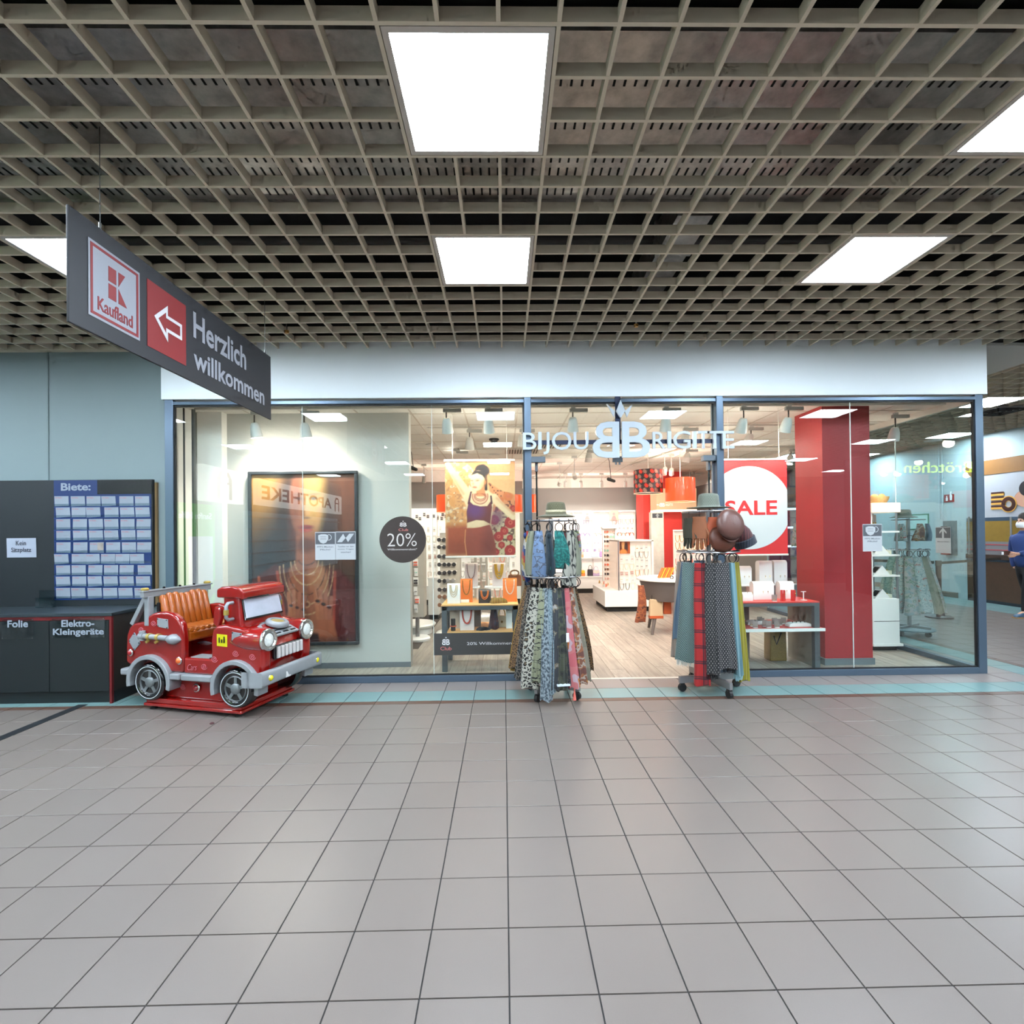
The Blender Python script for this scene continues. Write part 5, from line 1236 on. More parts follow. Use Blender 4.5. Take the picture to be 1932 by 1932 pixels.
def F(k):
    if k in FB: return FB[k]
    d = {
     'leo_small': lambda: leopard(60,(170,128,80),(40,28,20),(120,84,48),.02,.13,.34),
     'leo_dark': lambda: leopard(32,(150,138,124),(20,19,21),(44,38,36),.03,.07,.30),
     'leo_big': lambda: leopard(24,(226,222,206),(24,24,26),(140,118,84),.05,.13,.33),
     'tiger': lambda: blotch(9,[(0,(176,180,146)),(.53,(40,42,38)),(.60,(176,180,146))],2.0,0,(1,3,1)),
     'snake': lambda: blotch(42,[(0,(78,92,104)),(.47,(150,166,176)),(.56,(186,200,208))],4.0,0,(1.3,1,1)),
     'snake2': lambda: blotch(60,[(0,(120,144,158)),(.45,(164,186,198)),(.6,(190,208,216))],3.0),
     'slate': lambda: blotch(16,[(0,(62,66,74)),(.60,(150,136,110)),(.66,(190,186,180))],2.0),
     'camo': lambda: blotch(9,[(0,(40,48,50)),(.42,(86,92,72)),(.52,(58,64,54)),(.60,(34,38,40))],4.0),
     'navy_dot': lambda: blotch(30,[(0,(26,30,44)),(.60,(120,96,84)),(.66,(36,34,44))],1.0),
     'pink': lambda: blotch(7,[(0,(226,112,120)),(.47,(232,132,134)),(.57,(226,196,206)),(.64,(230,134,44))],1.0),
     'rust': lambda: blotch(11,[(0,(122,70,58)),(.42,(180,112,70)),(.50,(200,186,172)),(.57,(150,92,66)),(.65,(216,150,52))],2.0),
     'stone': lambda: blotch(6,[(0,(150,144,124)),(.5,(170,160,140)),(.6,(132,132,112))],2.0),
     'blush': lambda: rib(20,(206,168,158),(226,190,178)),
     'mustard': lambda: rib(26,(150,110,24),(186,140,36)),
     'herring': lambda: herring(62,(28,70,72),(172,200,196)),
     'plaid': lambda: plaid((206,30,30),(96,24,44),(24,24,40)),
     'tweed': lambda: tweed(44,(30,30,36),(178,172,170)),
     'tweed2': lambda: tweed(40,(36,36,40),(150,144,140)),
     'aqua': lambda: rib(24,(118,168,182),(150,194,204)),
     'lime': lambda: rib(44,(150,140,10),(190,180,22)),
     'beige': lambda: rib(18,(176,156,142),(200,182,168)),
     'denim': lambda: rib(20,(96,124,150),(124,150,172)),
     'floral': lambda: blotch(20,[(0,(208,212,212)),(.48,(150,170,176)),(.55,(226,226,222)),(.62,(196,96,96)),(.68,(120,150,130))],2.0),
     'floral2': lambda: blotch(16,[(0,(176,190,196)),(.45,(216,196,196)),(.55,(140,160,140)),(.63,(206,206,206))],3.0),
     'wine': lambda: blotch(12,[(0,(84,40,52)),(.55,(60,56,84)),(.64,(130,60,56))],3.0),
     'mint': lambda: blotch(26,[(0,(170,206,200)),(.5,(120,170,166)),(.6,(196,214,206))],2.0),
     'band_stripe': lambda: stripes(4.5,[(24,66,140),(232,226,216),(226,178,50),(214,60,40)],1,.8),
     'band_navy': lambda: rib(30,(16,44,62),(28,62,80)),
     'band_blue': lambda: blotch(18,[(0,(140,170,214)),(.52,(110,120,140)),(.60,(160,186,224))],2.0),
     'band_teal': lambda: blotch(50,[(0,(14,110,106)),(.5,(24,146,138)),(.62,(60,170,160))],3.0),
     'zebra': lambda: blotch(13,[(0,(206,204,190)),(.50,(34,34,34)),(.60,(206,204,190))],1.0,0,(2.4,.7,1)),
     'band_multi': lambda: blotch(28,[(0,(150,170,190)),(.46,(196,120,120)),(.54,(120,160,120)),(.62,(200,190,120)),(.7,(120,90,160))],3.0),
     'band_pink': lambda: rib(16,(206,64,104),(226,96,136)),
     'sage': lambda: rib(20,(150,156,130),(176,180,156)),
     'straw_olive': lambda: tweed(60,(112,108,78),(150,146,112)),
     'straw_sage': lambda: tweed(60,(138,146,132),(170,176,160)),
     'rust_scarf': lambda: blotch(14,[(0,(170,84,48)),(.5,(206,116,64)),(.6,(120,60,40))],3.0),
     'knit_wine': lambda: rib(40,(74,34,40),(122,60,62)),
     'knit_navy': lambda: rib(40,(30,38,56),(66,74,92)),
    }[k]
    FB[k] = fab('fabric_'+k, d()); return FB[k]
def uvmesh(mb, name, fu):
    me = mb.mesh(name); u = me.uv_layers.new(name='UVMap')
    for l in me.loops:
        u.data[l.index].uv = fu(me.vertices[l.vertex_index].co)
    return me
m_hang = M('hanger_black',(14,15,20),rough=.3)
m_rack = M('rack_chrome',(168,168,170),rough=.3,metal=.85)
m_rackb = M('rack_dark',(40,40,42),rough=.4,metal=.5)
def cloth(parent, name, top, bot, wt, wb, dt, db, tdir, fk, pleats=3, amp=.010, ns=28, nt_=14, seed=0, closed=True, bow=.02):
    """a folded length of cloth hanging from top to bottom; tdir = horizontal direction of its width"""
    top, bot, td = Vector(top), Vector(bot), Vector(tdir).normalized(); od = Vector((td.y,-td.x,0))
    rg = random.Random(seed); ph = rg.random()*6; ph2 = rg.random()*6
    def fn(u, v):
        w, d = wt+(wb-wt)*(v**.8), dt+(db-dt)*v
        a = 2*PI*u; cx, sx = math.cos(a), math.sin(a); e = .6
        x = w/2*math.copysign(abs(cx)**e,cx); y = d/2*math.copysign(abs(sx)**.8,sx)
        y += amp*(.3+.7*v)*math.sin(x/w*2*PI*pleats+ph)+amp*.5*math.sin(v*5+ph2)
        c_ = top+(bot-top)*v+od*(bow*math.sin(PI*v)); 
        return c_+td*(x+.01*math.sin(v*4+ph2))+od*y+Vector((0,0,(.012*math.sin(x/w*7+ph) if v > .99 else 0)))
    mb = MB().grid(fn, ns, nt_, True)
    n0 = (nt_-1)*ns; mb.f.append(tuple(range(n0+ns-1,n0-1,-1))); mb.f.append(tuple(range(ns)))
    cen = top
    me = uvmesh(mb, name, lambda co: ((Vector(co)-cen).dot(td)+seed*.37, co.z+seed*.21))
    return mk(name, me, F(fk), parent, smooth=True, angle=70)
def fringe(parent, bot, td, w, mat, n=16, ln=.05, d=.03):
    td = Vector(td).normalized(); od = Vector((td.y,-td.x,0)); mb = MB(); rg = random.Random(int(abs(bot[0])*1000))
    for i in range(n):
        for s_ in (-1,1):
            p = Vector(bot)+td*(w*(-.5+(i+.5)/n))+od*d*.4*s_; q = p+Vector((rg.uniform(-.006,.006),rg.uniform(-.006,.006),-ln*rg.uniform(.8,1.1)))
            mb.tube([p+Vector((0,0,.01)),q],[.0035,.0018],4)
    return mb.build('fringe', mat, parent)
def ring_hanger(parent, hook, c_, r, td):
    """black ring hanger with a hook over the rail"""
    td = Vector(td).normalized(); c_ = Vector(c_)
    MB().tube([c_+td*r*math.cos(2*PI*k/18)+Vector((0,0,r*math.sin(2*PI*k/18))) for k in range(18)],.0045,6,True).tube([c_+Vector((0,0,r)),c_+Vector((0,0,r+.02)),Vector(hook)+Vector((0,0,.012))],.0045,6).build('hanger_ring', m_hang, parent, smooth=True)
def rack(name, label, cx, cy, rot, z_low, r_low, z_up, r_up, legL=.29, casters=True):
    t = T(name, label, 'garment rack', (cx,cy,0))
    top = z_up+.02
    MB().box(cx-.018,cx+.018,cy-.018,cy+.018,.10,top).build('pole', m_rack, t, bevel=.002)
    for k in range(4):
        a = rot+k*PI/2; d = Vector((math.cos(a),math.sin(a),0)); e = Vector((-d.y,d.x,0))
        lg = MB().obox(Vector((cx,cy,.115))+d*legL/2, d*legL/2, e*.016, (0,0,.032)).build('leg', M('rack_steel',(150,150,152),rough=.35,metal=.7), t, bevel=.002)
        q = Vector((cx,cy,0))+d*(legL-.03)
        if casters:
            MB().cyl(q+e*.016+Vector((0,0,.04)),q-e*.016+Vector((0,0,.04)),.038,n=18).cyl(q+Vector((0,0,.05)),q+Vector((0,0,.09)),.012,n=8).box(q.x-.02,q.x+.02,q.y-.02,q.y+.02,.066,.084).build('caster', M('caster_black',(26,26,28),rough=.5), lg)
    for (z,r,nm) in ((z_low,r_low,'lower_ring'),(z_up,r_up,'upper_ring')):
        rg = MB().tube([(cx+r*math.cos(2*PI*k/40),cy+r*math.sin(2*PI*k/40),z) for k in range(40)],.0065,8,True)
        for k in range(4):
            a = rot+PI/4+k*PI/2; rg.cyl((cx,cy,z),(cx+r*math.cos(a),cy+r*math.sin(a),z),.005,n=6)
        rg.build(nm, m_rack, t, smooth=True)
    for k in range(6):
        a = rot+k*PI/3+.3; MB().tube([(cx,cy,z_low+.22),(cx+.10*math.cos(a),cy+.10*math.sin(a),z_low+.19),(cx+.17*math.cos(a),cy+.17*math.sin(a),z_low+.21)],.003,6).build('prong', m_rackb, t)
    return t
def scarf(cx, cy, phi, zt_, zb_, rt, rb, wt, wb, fk, label, seed, r_ring, z_ring, fr=None, depth=(.03,.05), pleats=3, bow=.02, tag_=False, grp=None):
    a = math.radians(phi); od = Vector((math.sin(a),-math.cos(a),0)); td = Vector((math.cos(a),math.sin(a),0))
    if abs(phi) < 105: td = (td*.45+Vector((1,0,0))*.55).normalized()
    top = Vector((cx,cy,zt_))+od*rt; bot = Vector((cx,cy,zb_))+od*rb
    t = T('scarf', label, 'scarf', (bot.x,bot.y,zb_), group=grp)
    cloth(t,'cloth',top,bot,wt,wb,depth[0],depth[1],td,fk,pleats=pleats,seed=seed,bow=bow)
    ring_hanger(t, Vector((cx,cy,z_ring))+od*r_ring, top+Vector((0,0,.038)), .046, td*.6+od*.8)
    if fr: fringe(t, bot, td, wb*.92, fr)
    if tag_: MB().obox(bot+Vector((0,0,.42))+od*.045-td*(wb*.45),td*.012,od*.001,(0,0,.04)).build('price_tag', M('tag_paper',(220,224,232),rough=.6), t)
    return t
# ---------------------------------------------------------------- rack by the entrance mullion
R1 = (.455,4.93)
rk1 = rack('scarf_rack','chrome rolling rack of patterned scarves and bandanas before the entrance mullion',R1[0],R1[1],.9,1.14,.275,1.66,.23)
G1 = 'scarves on the rack by the mullion'
s1 = [(-100,.23,'mustard','mustard scarf showing under the leopard scarves',.14),(-88,.27,'leo_small','brown fine leopard scarf at the outer side of its rack',.12),(-64,.20,'leo_dark','dark grey leopard scarf between brown and cream leopard scarves',.14),(-45,.15,'leo_big','cream scarf with large black leopard rosettes',.17),(-30,.22,'tiger','sage green scarf with black tiger strokes',.10),
      (-17,.055,'snake','long pale blue snakeskin scarf nearly touching the tiles',.115),(-8,.12,'snake2','pale blue scarf tucked behind the snakeskin scarf',.07),(-1,.16,'slate','slate grey scarf with small ochre flecks',.09),(9,.15,'camo','dark olive camouflage scarf with white hem',.11),(18,.20,'navy_dot','narrow navy dotted scarf beside the pink one',.05),(27,.16,'pink','pink scarf with large orange and white flowers',.11),
      (44,.18,'rust','rust brown floral scarf beside the pink one',.10),(57,.19,'stone','greige plain scarf with dark hem',.07),(74,.26,'leo_small','fine leopard scarf at the aisle side of its rack',.06),(115,.3,'slate','dark grey scarf hanging at the back of the scarf rack',.12),(142,.3,'camo','olive scarf hanging at the back of the scarf rack',.14),(170,.3,'rust','rust scarf hanging at the back of the scarf rack',.14),(-160,.3,'leo_dark','dark leopard scarf at the back of the scarf rack',.14),(-130,.3,'leo_small','brown leopard scarf at the back of the scarf rack',.14)]
for i,(ph,zb_,fk,lab,wb_) in enumerate(s1):
    o = scarf(R1[0],R1[1],ph,1.04,zb_,.225,.345+(.03 if abs(ph) > 75 else 0),wb_*.52,wb_,fk,lab,i,.275,1.14,grp=G1,tag_=(fk=='navy_dot'),bow=.03)
    if fk == 'camo' and ph == 9: 
        a = math.radians(ph); q = Vector((R1[0]+.355*math.sin(a),R1[1]-.355*math.cos(a),.20)); MB().obox(q,Vector((math.cos(a),math.sin(a),0))*.058,Vector((math.sin(a),-math.cos(a),0))*.03,(0,0,.008)).build('white_hem', M('hem_white',(196,206,214),rough=.8), o)
    if fk == 'pink':
        a = math.radians(ph); q = Vector((R1[0]+.355*math.sin(a),R1[1]-.355*math.cos(a),.16)); MB().lathe([(.004,0),(.008,-.01),(.006,-.03),(.016,-.11)],q,8).build('tassel', M('tassel_pink',(226,112,100),rough=.8), o)
bnd = [(-108,1.17,'band_navy','dark navy bandana hanging at the outer edge of the upper ring',.10),(-84,1.10,'band_stripe','bandana with blue, white, yellow and red stripes',.10),(-58,1.15,'sage','pale greenish bandana behind the striped one',.10),(-34,1.13,'band_blue','sky blue bandana knotted with brown feathers',.12),(-10,1.16,'band_navy','navy speckled bandana next to the sky blue one',.07),(12,1.22,'band_teal','teal green bandana with bright hem',.13),(38,1.06,'zebra','black and white striped bandana',.13),(56,1.14,'sage','sage bandana over the striped one',.09),(80,1.18,'band_multi','multicoloured floral bandana next to the pink one',.11),(104,1.24,'band_pink','bright pink bandana at the aisle side of the upper ring',.10),(140,1.2,'band_multi','patterned bandana at the back of the upper ring',.12),(-145,1.2,'band_blue','blue bandana at the back of the upper ring',.12),(178,1.2,'zebra','striped bandana at the back of the upper ring',.12)]
for i,(ph,zb_,fk,lab,wb_) in enumerate(bnd):
    a = math.radians(ph); od = Vector((math.sin(a),-math.cos(a),0)); td = Vector((math.cos(a),math.sin(a),0))
    top = Vector((R1[0],R1[1],1.565))+od*.235; bot = Vector((R1[0],R1[1],zb_))+od*.245
    t = T('bandana', lab, 'bandana', (bot.x,bot.y,zb_), group='bandanas on the upper ring of the rack')
    cloth(t,'cloth',top,bot,wb_*.55,wb_*1.45,.03,.045,td,fk,pleats=2,amp=.014,seed=20+i,ns=24,nt_=12,bow=.02)
    MB().ball(top+Vector((0,0,-.045))+od*.012,.026,8,1.2).build('knot', F(fk), t, smooth=True)
    ring_hanger(t, Vector((R1[0],R1[1],1.66))+od*.23, top+Vector((0,0,.03)), .04, td*.7+od*.7)
def hat(cx, cy, z, fk, label, R=.185, r=.092, h=.125, band=None, dip=.015, sx=1.0, rz=0.0):
    t = T('sun_hat', label, 'hat', (cx,cy,z), rz)
    prof = [(r*.6,h*.985),(r*.86,h*.94),(r*.97,h*.80),(r*1.03,h*.4),(r*1.06,.02),(r*1.12,.006),(R*.75,-.002),(R,-dip),(R*1.0,-dip-.005),(R*.75,-.008),(r*1.05,-.002)]
    mb = MB().lathe([(.0005,h*.93),(r*.3,h*.95)]+prof,(0,0,.02),32,caps=False,sx=sx)
    mk('crown_and_brim', uvmesh(mb,'crown_and_brim',lambda co:(math.atan2(co.y,co.x)*r, co.z+math.hypot(co.x,co.y))), F(fk), t, True, smooth=True, angle=60)
    if band: MB().lathe([(r*1.062*sx,.032),(r*1.075,.034),(r*1.07,.052),(r*1.055,.054)],(0,0,.012),32,caps=False).build('hat_band', band, t, local=True, smooth=True)
    return t
hat(R1[0]+.045,R1[1],1.695,'straw_olive','olive straw sun hat with shell band lying on the rack top',band=M('band_shell',(190,180,150),rough=.6,var=.3,vscale=60))
# ---------------------------------------------------------------- rack before the SALE banner
R2 = (2.0,5.04)
rk2 = rack('winter_rack','chrome rolling rack of winter scarves before the SALE banner',R2[0],R2[1],.22,1.345,.29,1.735,.24,legL=.33)
G2 = 'winter scarves on the rack by the SALE banner'
m_fw = M('fringe_pale',(206,214,214),rough=.9); m_fb = M('fringe_black',(22,22,26),rough=.9); m_fa = M('fringe_aqua',(150,190,198),rough=.9)
s2 = [(-104,.30,'beige','beige winter scarf at the aisle side of the rack',.14,None),(-84,.50,'denim','shorter grey blue scarf beside the herringbone one',.12,None),(-62,.31,'herring','dark green herringbone scarf with pale fringe',.22,m_fw),(-36,.115,'plaid','red tartan scarf, longest on its rack',.15,None),(-17,.23,'tweed2','dark grey tweed scarf beside the red tartan',.12,m_fb),(7,.28,'tweed','black flecked tweed blanket scarf with black fringe',.19,m_fb),
      (36,.20,'aqua','pale aqua scarf between tweed and yellow scarves',.09,m_fa),(58,.13,'lime','mustard yellow ribbed scarf beside the aqua one',.13,None),(84,.2,'lime','second mustard yellow scarf behind the first',.11,None),(140,.3,'beige','beige scarf hanging at the back of the winter rack',.16,None),(-145,.3,'tweed','tweed scarf hanging at the back of the winter rack',.16,None),(178,.3,'denim','blue scarf hanging at the back of the winter rack',.16,None)]
for i,(ph,zb_,fk,lab,wb_,fr_) in enumerate(s2):
    scarf(R2[0],R2[1],ph,1.245,zb_,.235,.30,wb_*.72,wb_,fk,lab,40+i,.29,1.345,fr=fr_,depth=(.045,.065),grp=G2,bow=.02,pleats=2)
m_ltan = M('glove_tan',(131,75,43),rough=.6,var=.08,vscale=40); m_lor2 = M('glove_rust',(149,64,30),rough=.6,var=.08,vscale=40); m_lolive = M('glove_olive',(52,50,38),rough=.7,var=.1,vscale=60)
def glove(c_, s_, td, mat, label):
    """cuff up, fingers down"""
    c_ = Vector(c_); td = Vector(td).normalized(); od = Vector((td.y,-td.x,0)); Z = Vector((0,0,1))
    t = T('glove', label, 'glove', c_-Z*.2*s_, group='gloves on the winter rack')
    mb = MB().grid(lambda u,v: c_+td*((.040+.012*math.sin(v*2.6)+.006*v)*s_*math.cos(2*PI*u))+od*(.018*s_*math.sin(2*PI*u))-Z*(.13*v*s_), 16, 7, True)
    mb.f.append(tuple(range(15,-1,-1))); mb.f.append(tuple(range(96,112)))
    for k,(x,l) in enumerate(((-.034,.062),(-.012,.078),(.011,.074),(.033,.056))):
        p = c_+td*x*s_-Z*.12*s_; mb.capsule(p, p-Z*l*s_+td*x*.25*s_, .0115*s_, .0095*s_, 8)
    p = c_+td*.045*s_-Z*.07*s_; mb.capsule(p, p+td*.022*s_-Z*.055*s_, .0125*s_, .010*s_, 8)
    mb.build('hand', mat, t, smooth=True)
    MB().grid(lambda u,v: c_+td*(.043*s_*math.cos(2*PI*u))+od*(.021*s_*math.sin(2*PI*u))+Z*(.012-.03*v)*s_, 16, 2, True).build('cuff', mat, t, smooth=True)
    MB().tube([c_+Z*.01,c_+Z*.06,c_+Z*.075],.003,5).build('hook', m_hang, t)
def onring(cx, cy, phi, r, z):
    a = math.radians(phi); return Vector((cx+r*math.sin(a),cy-r*math.cos(a),z)), Vector((math.cos(a),math.sin(a),0)), Vector((math.sin(a),-math.cos(a),0))
for (ph,z,s_,mat,lab) in ((-62,1.655,1.35,m_lolive,'dark olive glove at the aisle side of the winter rack'),(-38,1.665,1.45,m_ltan,'tan brown suede glove with separate fingers on the winter rack'),(-8,1.66,1.30,m_lor2,'rust brown glove with a white tag on the winter rack'),(150,1.66,1.3,m_lolive,'olive glove at the back of the winter rack')):
    p,td,od = onring(R2[0],R2[1],ph,.255,z); glove(p,s_,td,mat,lab)
def cap_hat(c_, od, td, mat, label, s_=1.0):
    t = T('leather_cap', label, 'cap', Vector(c_)-Vector((0,0,.1)), group='brown caps on the winter rack')
    ax = (Vector(od)*.9+Vector((0,0,.15))).normalized()
    MB().lathe([(.085*s_,-.02),(.095*s_,0),(.130*s_,.020),(.138*s_,.045),(.115*s_,.070),(.06*s_,.085),(.0005,.088)],c_,28,axis=ax).build('crown', mat, t, smooth=True, angle=70)
    dn = (Vector((0,0,-1))-ax*Vector((0,0,-1)).dot(ax)).normalized()
    q = Vector(c_)+dn*.075*s_
    def vis(u,v):
        a = -1.15+2.3*u; r0 = .085*s_+.07*s_*v*math.cos(a*.9)
        return Vector(c_)+(dn*math.cos(a)+Vector(td)*math.sin(a))*r0+ax*(.005+.03*v*math.cos(a))
    MB().grid(vis,14,5).build('visor', mat, t, smooth=True)
    MB().lathe([(.088*s_,-.022),(.098*s_,-.005),(.094*s_,.012)],c_,28,axis=ax,caps=False).build('band', mat, t, smooth=True)
m_lea = M('leather_brown',(91,59,52),rough=.38,var=.10,vscale=20,bump=.25,bscale=30); m_lea2 = M('leather_tan',(87,45,30),rough=.42,var=.10,vscale=20)
p,td,od = onring(R2[0],R2[1],14,.30,1.60); cap_hat(p,od,td,m_lea,'large brown leather cap with visor facing the hall',1.05)
p,td,od = onring(R2[0],R2[1],6,.235,1.47); cap_hat(p,od,td,m_lea2,'tan leather cap hanging below the larger brown one',.95)
def beanie(c_, label):
    t = T('knit_beanie', label, 'beanie', Vector(c_)-Vector((0,0,.1)))
    ax = Vector((-.42,-.1,.9)).normalized()
    a_ = MB().lathe([(.085,0),(.092,.03),(.085,.09),(.06,.14),(.025,.17),(.0005,.178)],c_,24,axis=ax)
    mk('knit', uvmesh(a_,'knit',lambda co:(math.atan2(co.y-c_[1],co.x-c_[0])*.09,co.z)), F('knit_wine'), t, smooth=True)
    b_ = MB().lathe([(.088,-.05),(.102,-.045),(.104,.02),(.09,.028)],c_,24,axis=ax)
    mk('cuff', uvmesh(b_,'cuff',lambda co:(math.atan2(co.y-c_[1],co.x-c_[0])*.1,co.z)), F('knit_navy'), t, smooth=True)
p,td,od = onring(R2[0],R2[1],58,.33,1.45); beanie(p,'wine red knitted beanie with navy cuff on the winter rack')
hat(R2[0]+.02,R2[1]+.02,1.762,'straw_sage','pale sage straw hat with wide brim on the winter rack',R=.205,r=.098,h=.135,dip=.004)
# ================================================================ shop furniture and goods
m_tgrey = M('table_grey',(84,86,90),rough=.45); m_ofab = M('top_orange',(240,176,110),rough=.6); m_wht = M('gloss_white',(244,242,238),rough=.3); m_plinth = M('plinth_black',(30,29,28),rough=.6)
m_ostand = M('stand_orange',(238,120,36),rough=.45); m_bstand = M('stand_black',(40,34,32),rough=.5); m_rose = M('stand_blush',(236,214,206),rough=.4)
def beads(path, r, n): 
    mb = MB()
    L_ = [0]
    for a,b in zip(path[:-1],path[1:]): L_.append(L_[-1]+(Vector(b)-Vector(a)).length)
    for k in range(n):
        s_ = L_[-1]*(k+.5)/n; i = max(j for j in range(len(L_)-1) if L_[j] <= s_)
        f_ = (s_-L_[i])/max(1e-6,L_[i+1]-L_[i]); mb.ball(Vector(path[i]).lerp(Vector(path[i+1]),f_), r, 6)
    return mb
def ucurve(cx, y, z_top, w, drop, n=14):
    return [(cx+w/2*math.cos(PI-PI*k/n)*1.0, y-.006*math.sin(PI*k/n), z_top-drop*math.sin(PI*k/n)**.8) for k in range(n+1)]
def stand(px0, px1, py0, py1, y, mat, label, neck=None, nm='necklace_stand', depth=.07, strands=1, grp=None, ncol=None, zfix=None):
    """upright display block with rounded top; a bead necklace draped over the front"""
    a, b = at(px0,py1,y), at(px1,py0,y); w, h = b.x-a.x, b.z-a.z; cx = (a.x+b.x)/2
    if zfix is not None: h += a.z-zfix; a = Vector((a.x,a.y,zfix))
    t = T(nm, label, 'display stand', (cx,y,a.z), group=grp)
    MB().prism([(-depth/2,0),(depth/2,0),(depth/2,h-.03),(depth*.3,h-.006),(0,h),(-depth*.3,h-.006),(-depth/2,h-.03)],(a.x,y+depth/2,a.z),(0,1,0),(0,0,1),(w,0,0)).build('block', mat, t, smooth=True, angle=50)
    if neck:
        n_ = T('necklace', 'bead necklace on the '+label, 'necklace', (cx,y-.01,a.z+h*.5), group='necklaces on the jewellery tables')
        mb = MB()
        for s_ in range(strands):
            q = beads(ucurve(cx,y-.008-.004*s_,a.z+h-.012,w*(.62-.13*s_),h*(.62-.12*s_)), neck, int(26-3*s_)); mb._a(q.v,q.f)
        mb.build('beads', ncol, n_, smooth=True)
    return t
bc = lambda n_,c_: M('bead_'+n_,c_,rough=.25,var=.3,vscale=60)
# ---------------------------------------------------------------- jewellery table in the left window
jt = T('jewellery_table','dark grey display table with orange cloth top behind the window strip','table',(-.28,6.1,0))
x0,x1,y0,y1 = -.705,.15,5.80,6.42
for (x,y) in ((x0,y0),(x1-.06,y0),(x0,y1-.06),(x1-.06,y1-.06)): MB().box(x,x+.06,y,y+.06,0,.735).build('leg', m_tgrey, jt, bevel=.003)
MB().box(x0,x1,y0,y0+.04,.69,.735).box(x0,x1,y1-.04,y1,.69,.735).box(x0,x0+.04,y0,y1,.69,.735).box(x1-.04,x1,y0,y1,.69,.735).build('apron', m_tgrey, jt)
MB().box(x0-.005,x1+.005,y0-.005,y1,.735,.75).build('top', m_ofab, jt, bevel=.002)
MB().box(x0+.06,x1-.0,y0+.0,y1,.435,.45).build('shelf', m_ofab, jt, bevel=.002)
MB().box(x0+.06,x1,y0+.002,y1,.40,.435).build('shelf_rail', m_tgrey, jt)
rs_t = T('glass_riser','white riser shelf standing on the jewellery table','shelf',(-.28,6.3,.75))
for (a_,b_) in ((x0+.03,-.30),(-.24,x1-.03)):
    MB().box(a_,b_,6.22,6.42,.885,.90).build('riser_top', m_wht, rs_t, bevel=.002); MB().box(a_+.02,a_+.035,6.24,6.40,.75,.885).box(b_-.035,b_-.02,6.24,6.40,.75,.885).build('riser_leg', m_wht, rs_t)
Zt, Zs, Zr = .7505, .4505, .9005
stand(844,868,1101,1138,5.90,m_wht,'white stand with gold chains on the jewellery table',.0045,strands=3,ncol=bc('gold',(206,170,90)),zfix=Zt)
stand(869,891,1092,1136,6.00,m_ostand,'orange stand with green beads on the jewellery table',.0065,strands=1,ncol=bc('green',(110,110,60)),zfix=Zt)
stand(903,926,1112,1137,5.90,m_bstand,'black stand with orange beads on the jewellery table',.006,strands=2,ncol=bc('orange',(232,124,50)),zfix=Zt)
stand(949,975,1091,1134,6.0,m_ostand,'orange stand with white beads beside the leopard scarf',.007,strands=1,ncol=bc('white',(230,220,206)),zfix=Zt)
stand(877,901,1062,1104,6.32,m_rose,'pale stand with mixed beads on the riser',.007,strands=1,ncol=bc('mixed',(150,110,110)),zfix=Zr)
stand(929,954,1062,1101,6.32,m_rose,'pale stand with yellow beads on the riser',.009,strands=3,ncol=bc('yellow',(226,174,50)),zfix=Zr)
stand(868,894,1149,1188,5.87,m_rose,'blush block with a red chain on the lower shelf',.010,strands=1,ncol=bc('red',(190,66,46)),zfix=Zs)
stand(849,885,1131,1187,5.98,M('photo_card',(244,226,206),rough=.5,var=.10,vscale=9),'tall cream picture card on the lower shelf',None,nm='picture_card',depth=.02,zfix=Zs)
stand(895,907,1150,1186,6.1,M('box_grey',(150,146,138),rough=.6),'small grey box on the lower shelf',None,nm='gift_box',depth=.06,zfix=Zs)
stand(955,966,1142,1186,5.95,m_wht,'white block at the rack end of the lower shelf',None,nm='display_block',depth=.08,zfix=Zs)
p = at(855,1187,5.86); t = T('bracelet_holder','black cylinder with a zigzag bracelet on the lower shelf','display stand',(p.x,5.86,Zs))
MB().cyl((p.x,5.86,Zs),(p.x,5.86,Zs+.135),.027,n=20).build('cylinder', m_bstand, t, smooth=True, bevel=.003)
br_ = MB().tube([(p.x+.031*math.cos(2*PI*k/24),5.86+.031*math.sin(2*PI*k/24),Zs+.05+.006*(k%2)) for k in range(24)],.006,6,True); br_.build('bracelet', bc('coral',(214,90,50)), t, smooth=True)
def bag(cx, y, z, w, h, d, mat, label, handle='arch', hmat=None, flap=None, clasp=None, grp=None):
    t = T('handbag', label, 'bag', (cx,y,z), group=grp)
    MB().prism([(-w/2,0),(w/2,0),(w*.47,h*.85),(w*.40,h),(-w*.40,h),(-w*.47,h*.85)],(cx,y-d/2,z),(1,0,0),(0,0,1),(0,d,0)).build('body', mat, t, bevel=min(.012,d*.3), seg=3)
    hm = hmat or mat
    if handle == 'arch':
        MB().tube([(cx+w*.30*math.cos(PI-PI*k/14),y,z+h+h*.62*math.sin(PI*k/14)) for k in range(15)],.006,8).build('handle', hm, t, smooth=True)
    if handle == 'ring':
        MB().tube([(cx+w*.30*math.cos(2*PI*k/24),y-d/2-.004,z+h+.02+h*.24*math.sin(2*PI*k/24)) for k in range(24)],.009,8,True).build('handle', hm, t, smooth=True)
    if flap: MB().prism([(-w*.46,h*.98),(w*.46,h*.98),(w*.44,h*.55),(0,h*.38),(-w*.44,h*.55)],(cx,y-d/2-.008,z),(1,0,0),(0,0,1),(0,.008,0)).build('flap', flap, t, bevel=.003)
    if clasp: MB().cyl((cx,y-d/2-.014,z+h*.5),(cx,y-d/2-.006,z+h*.5),.014,n=14).build('clasp', clasp, t)
    return t
m_gold = M('clasp_gold',(206,170,84),rough=.25,metal=.9)
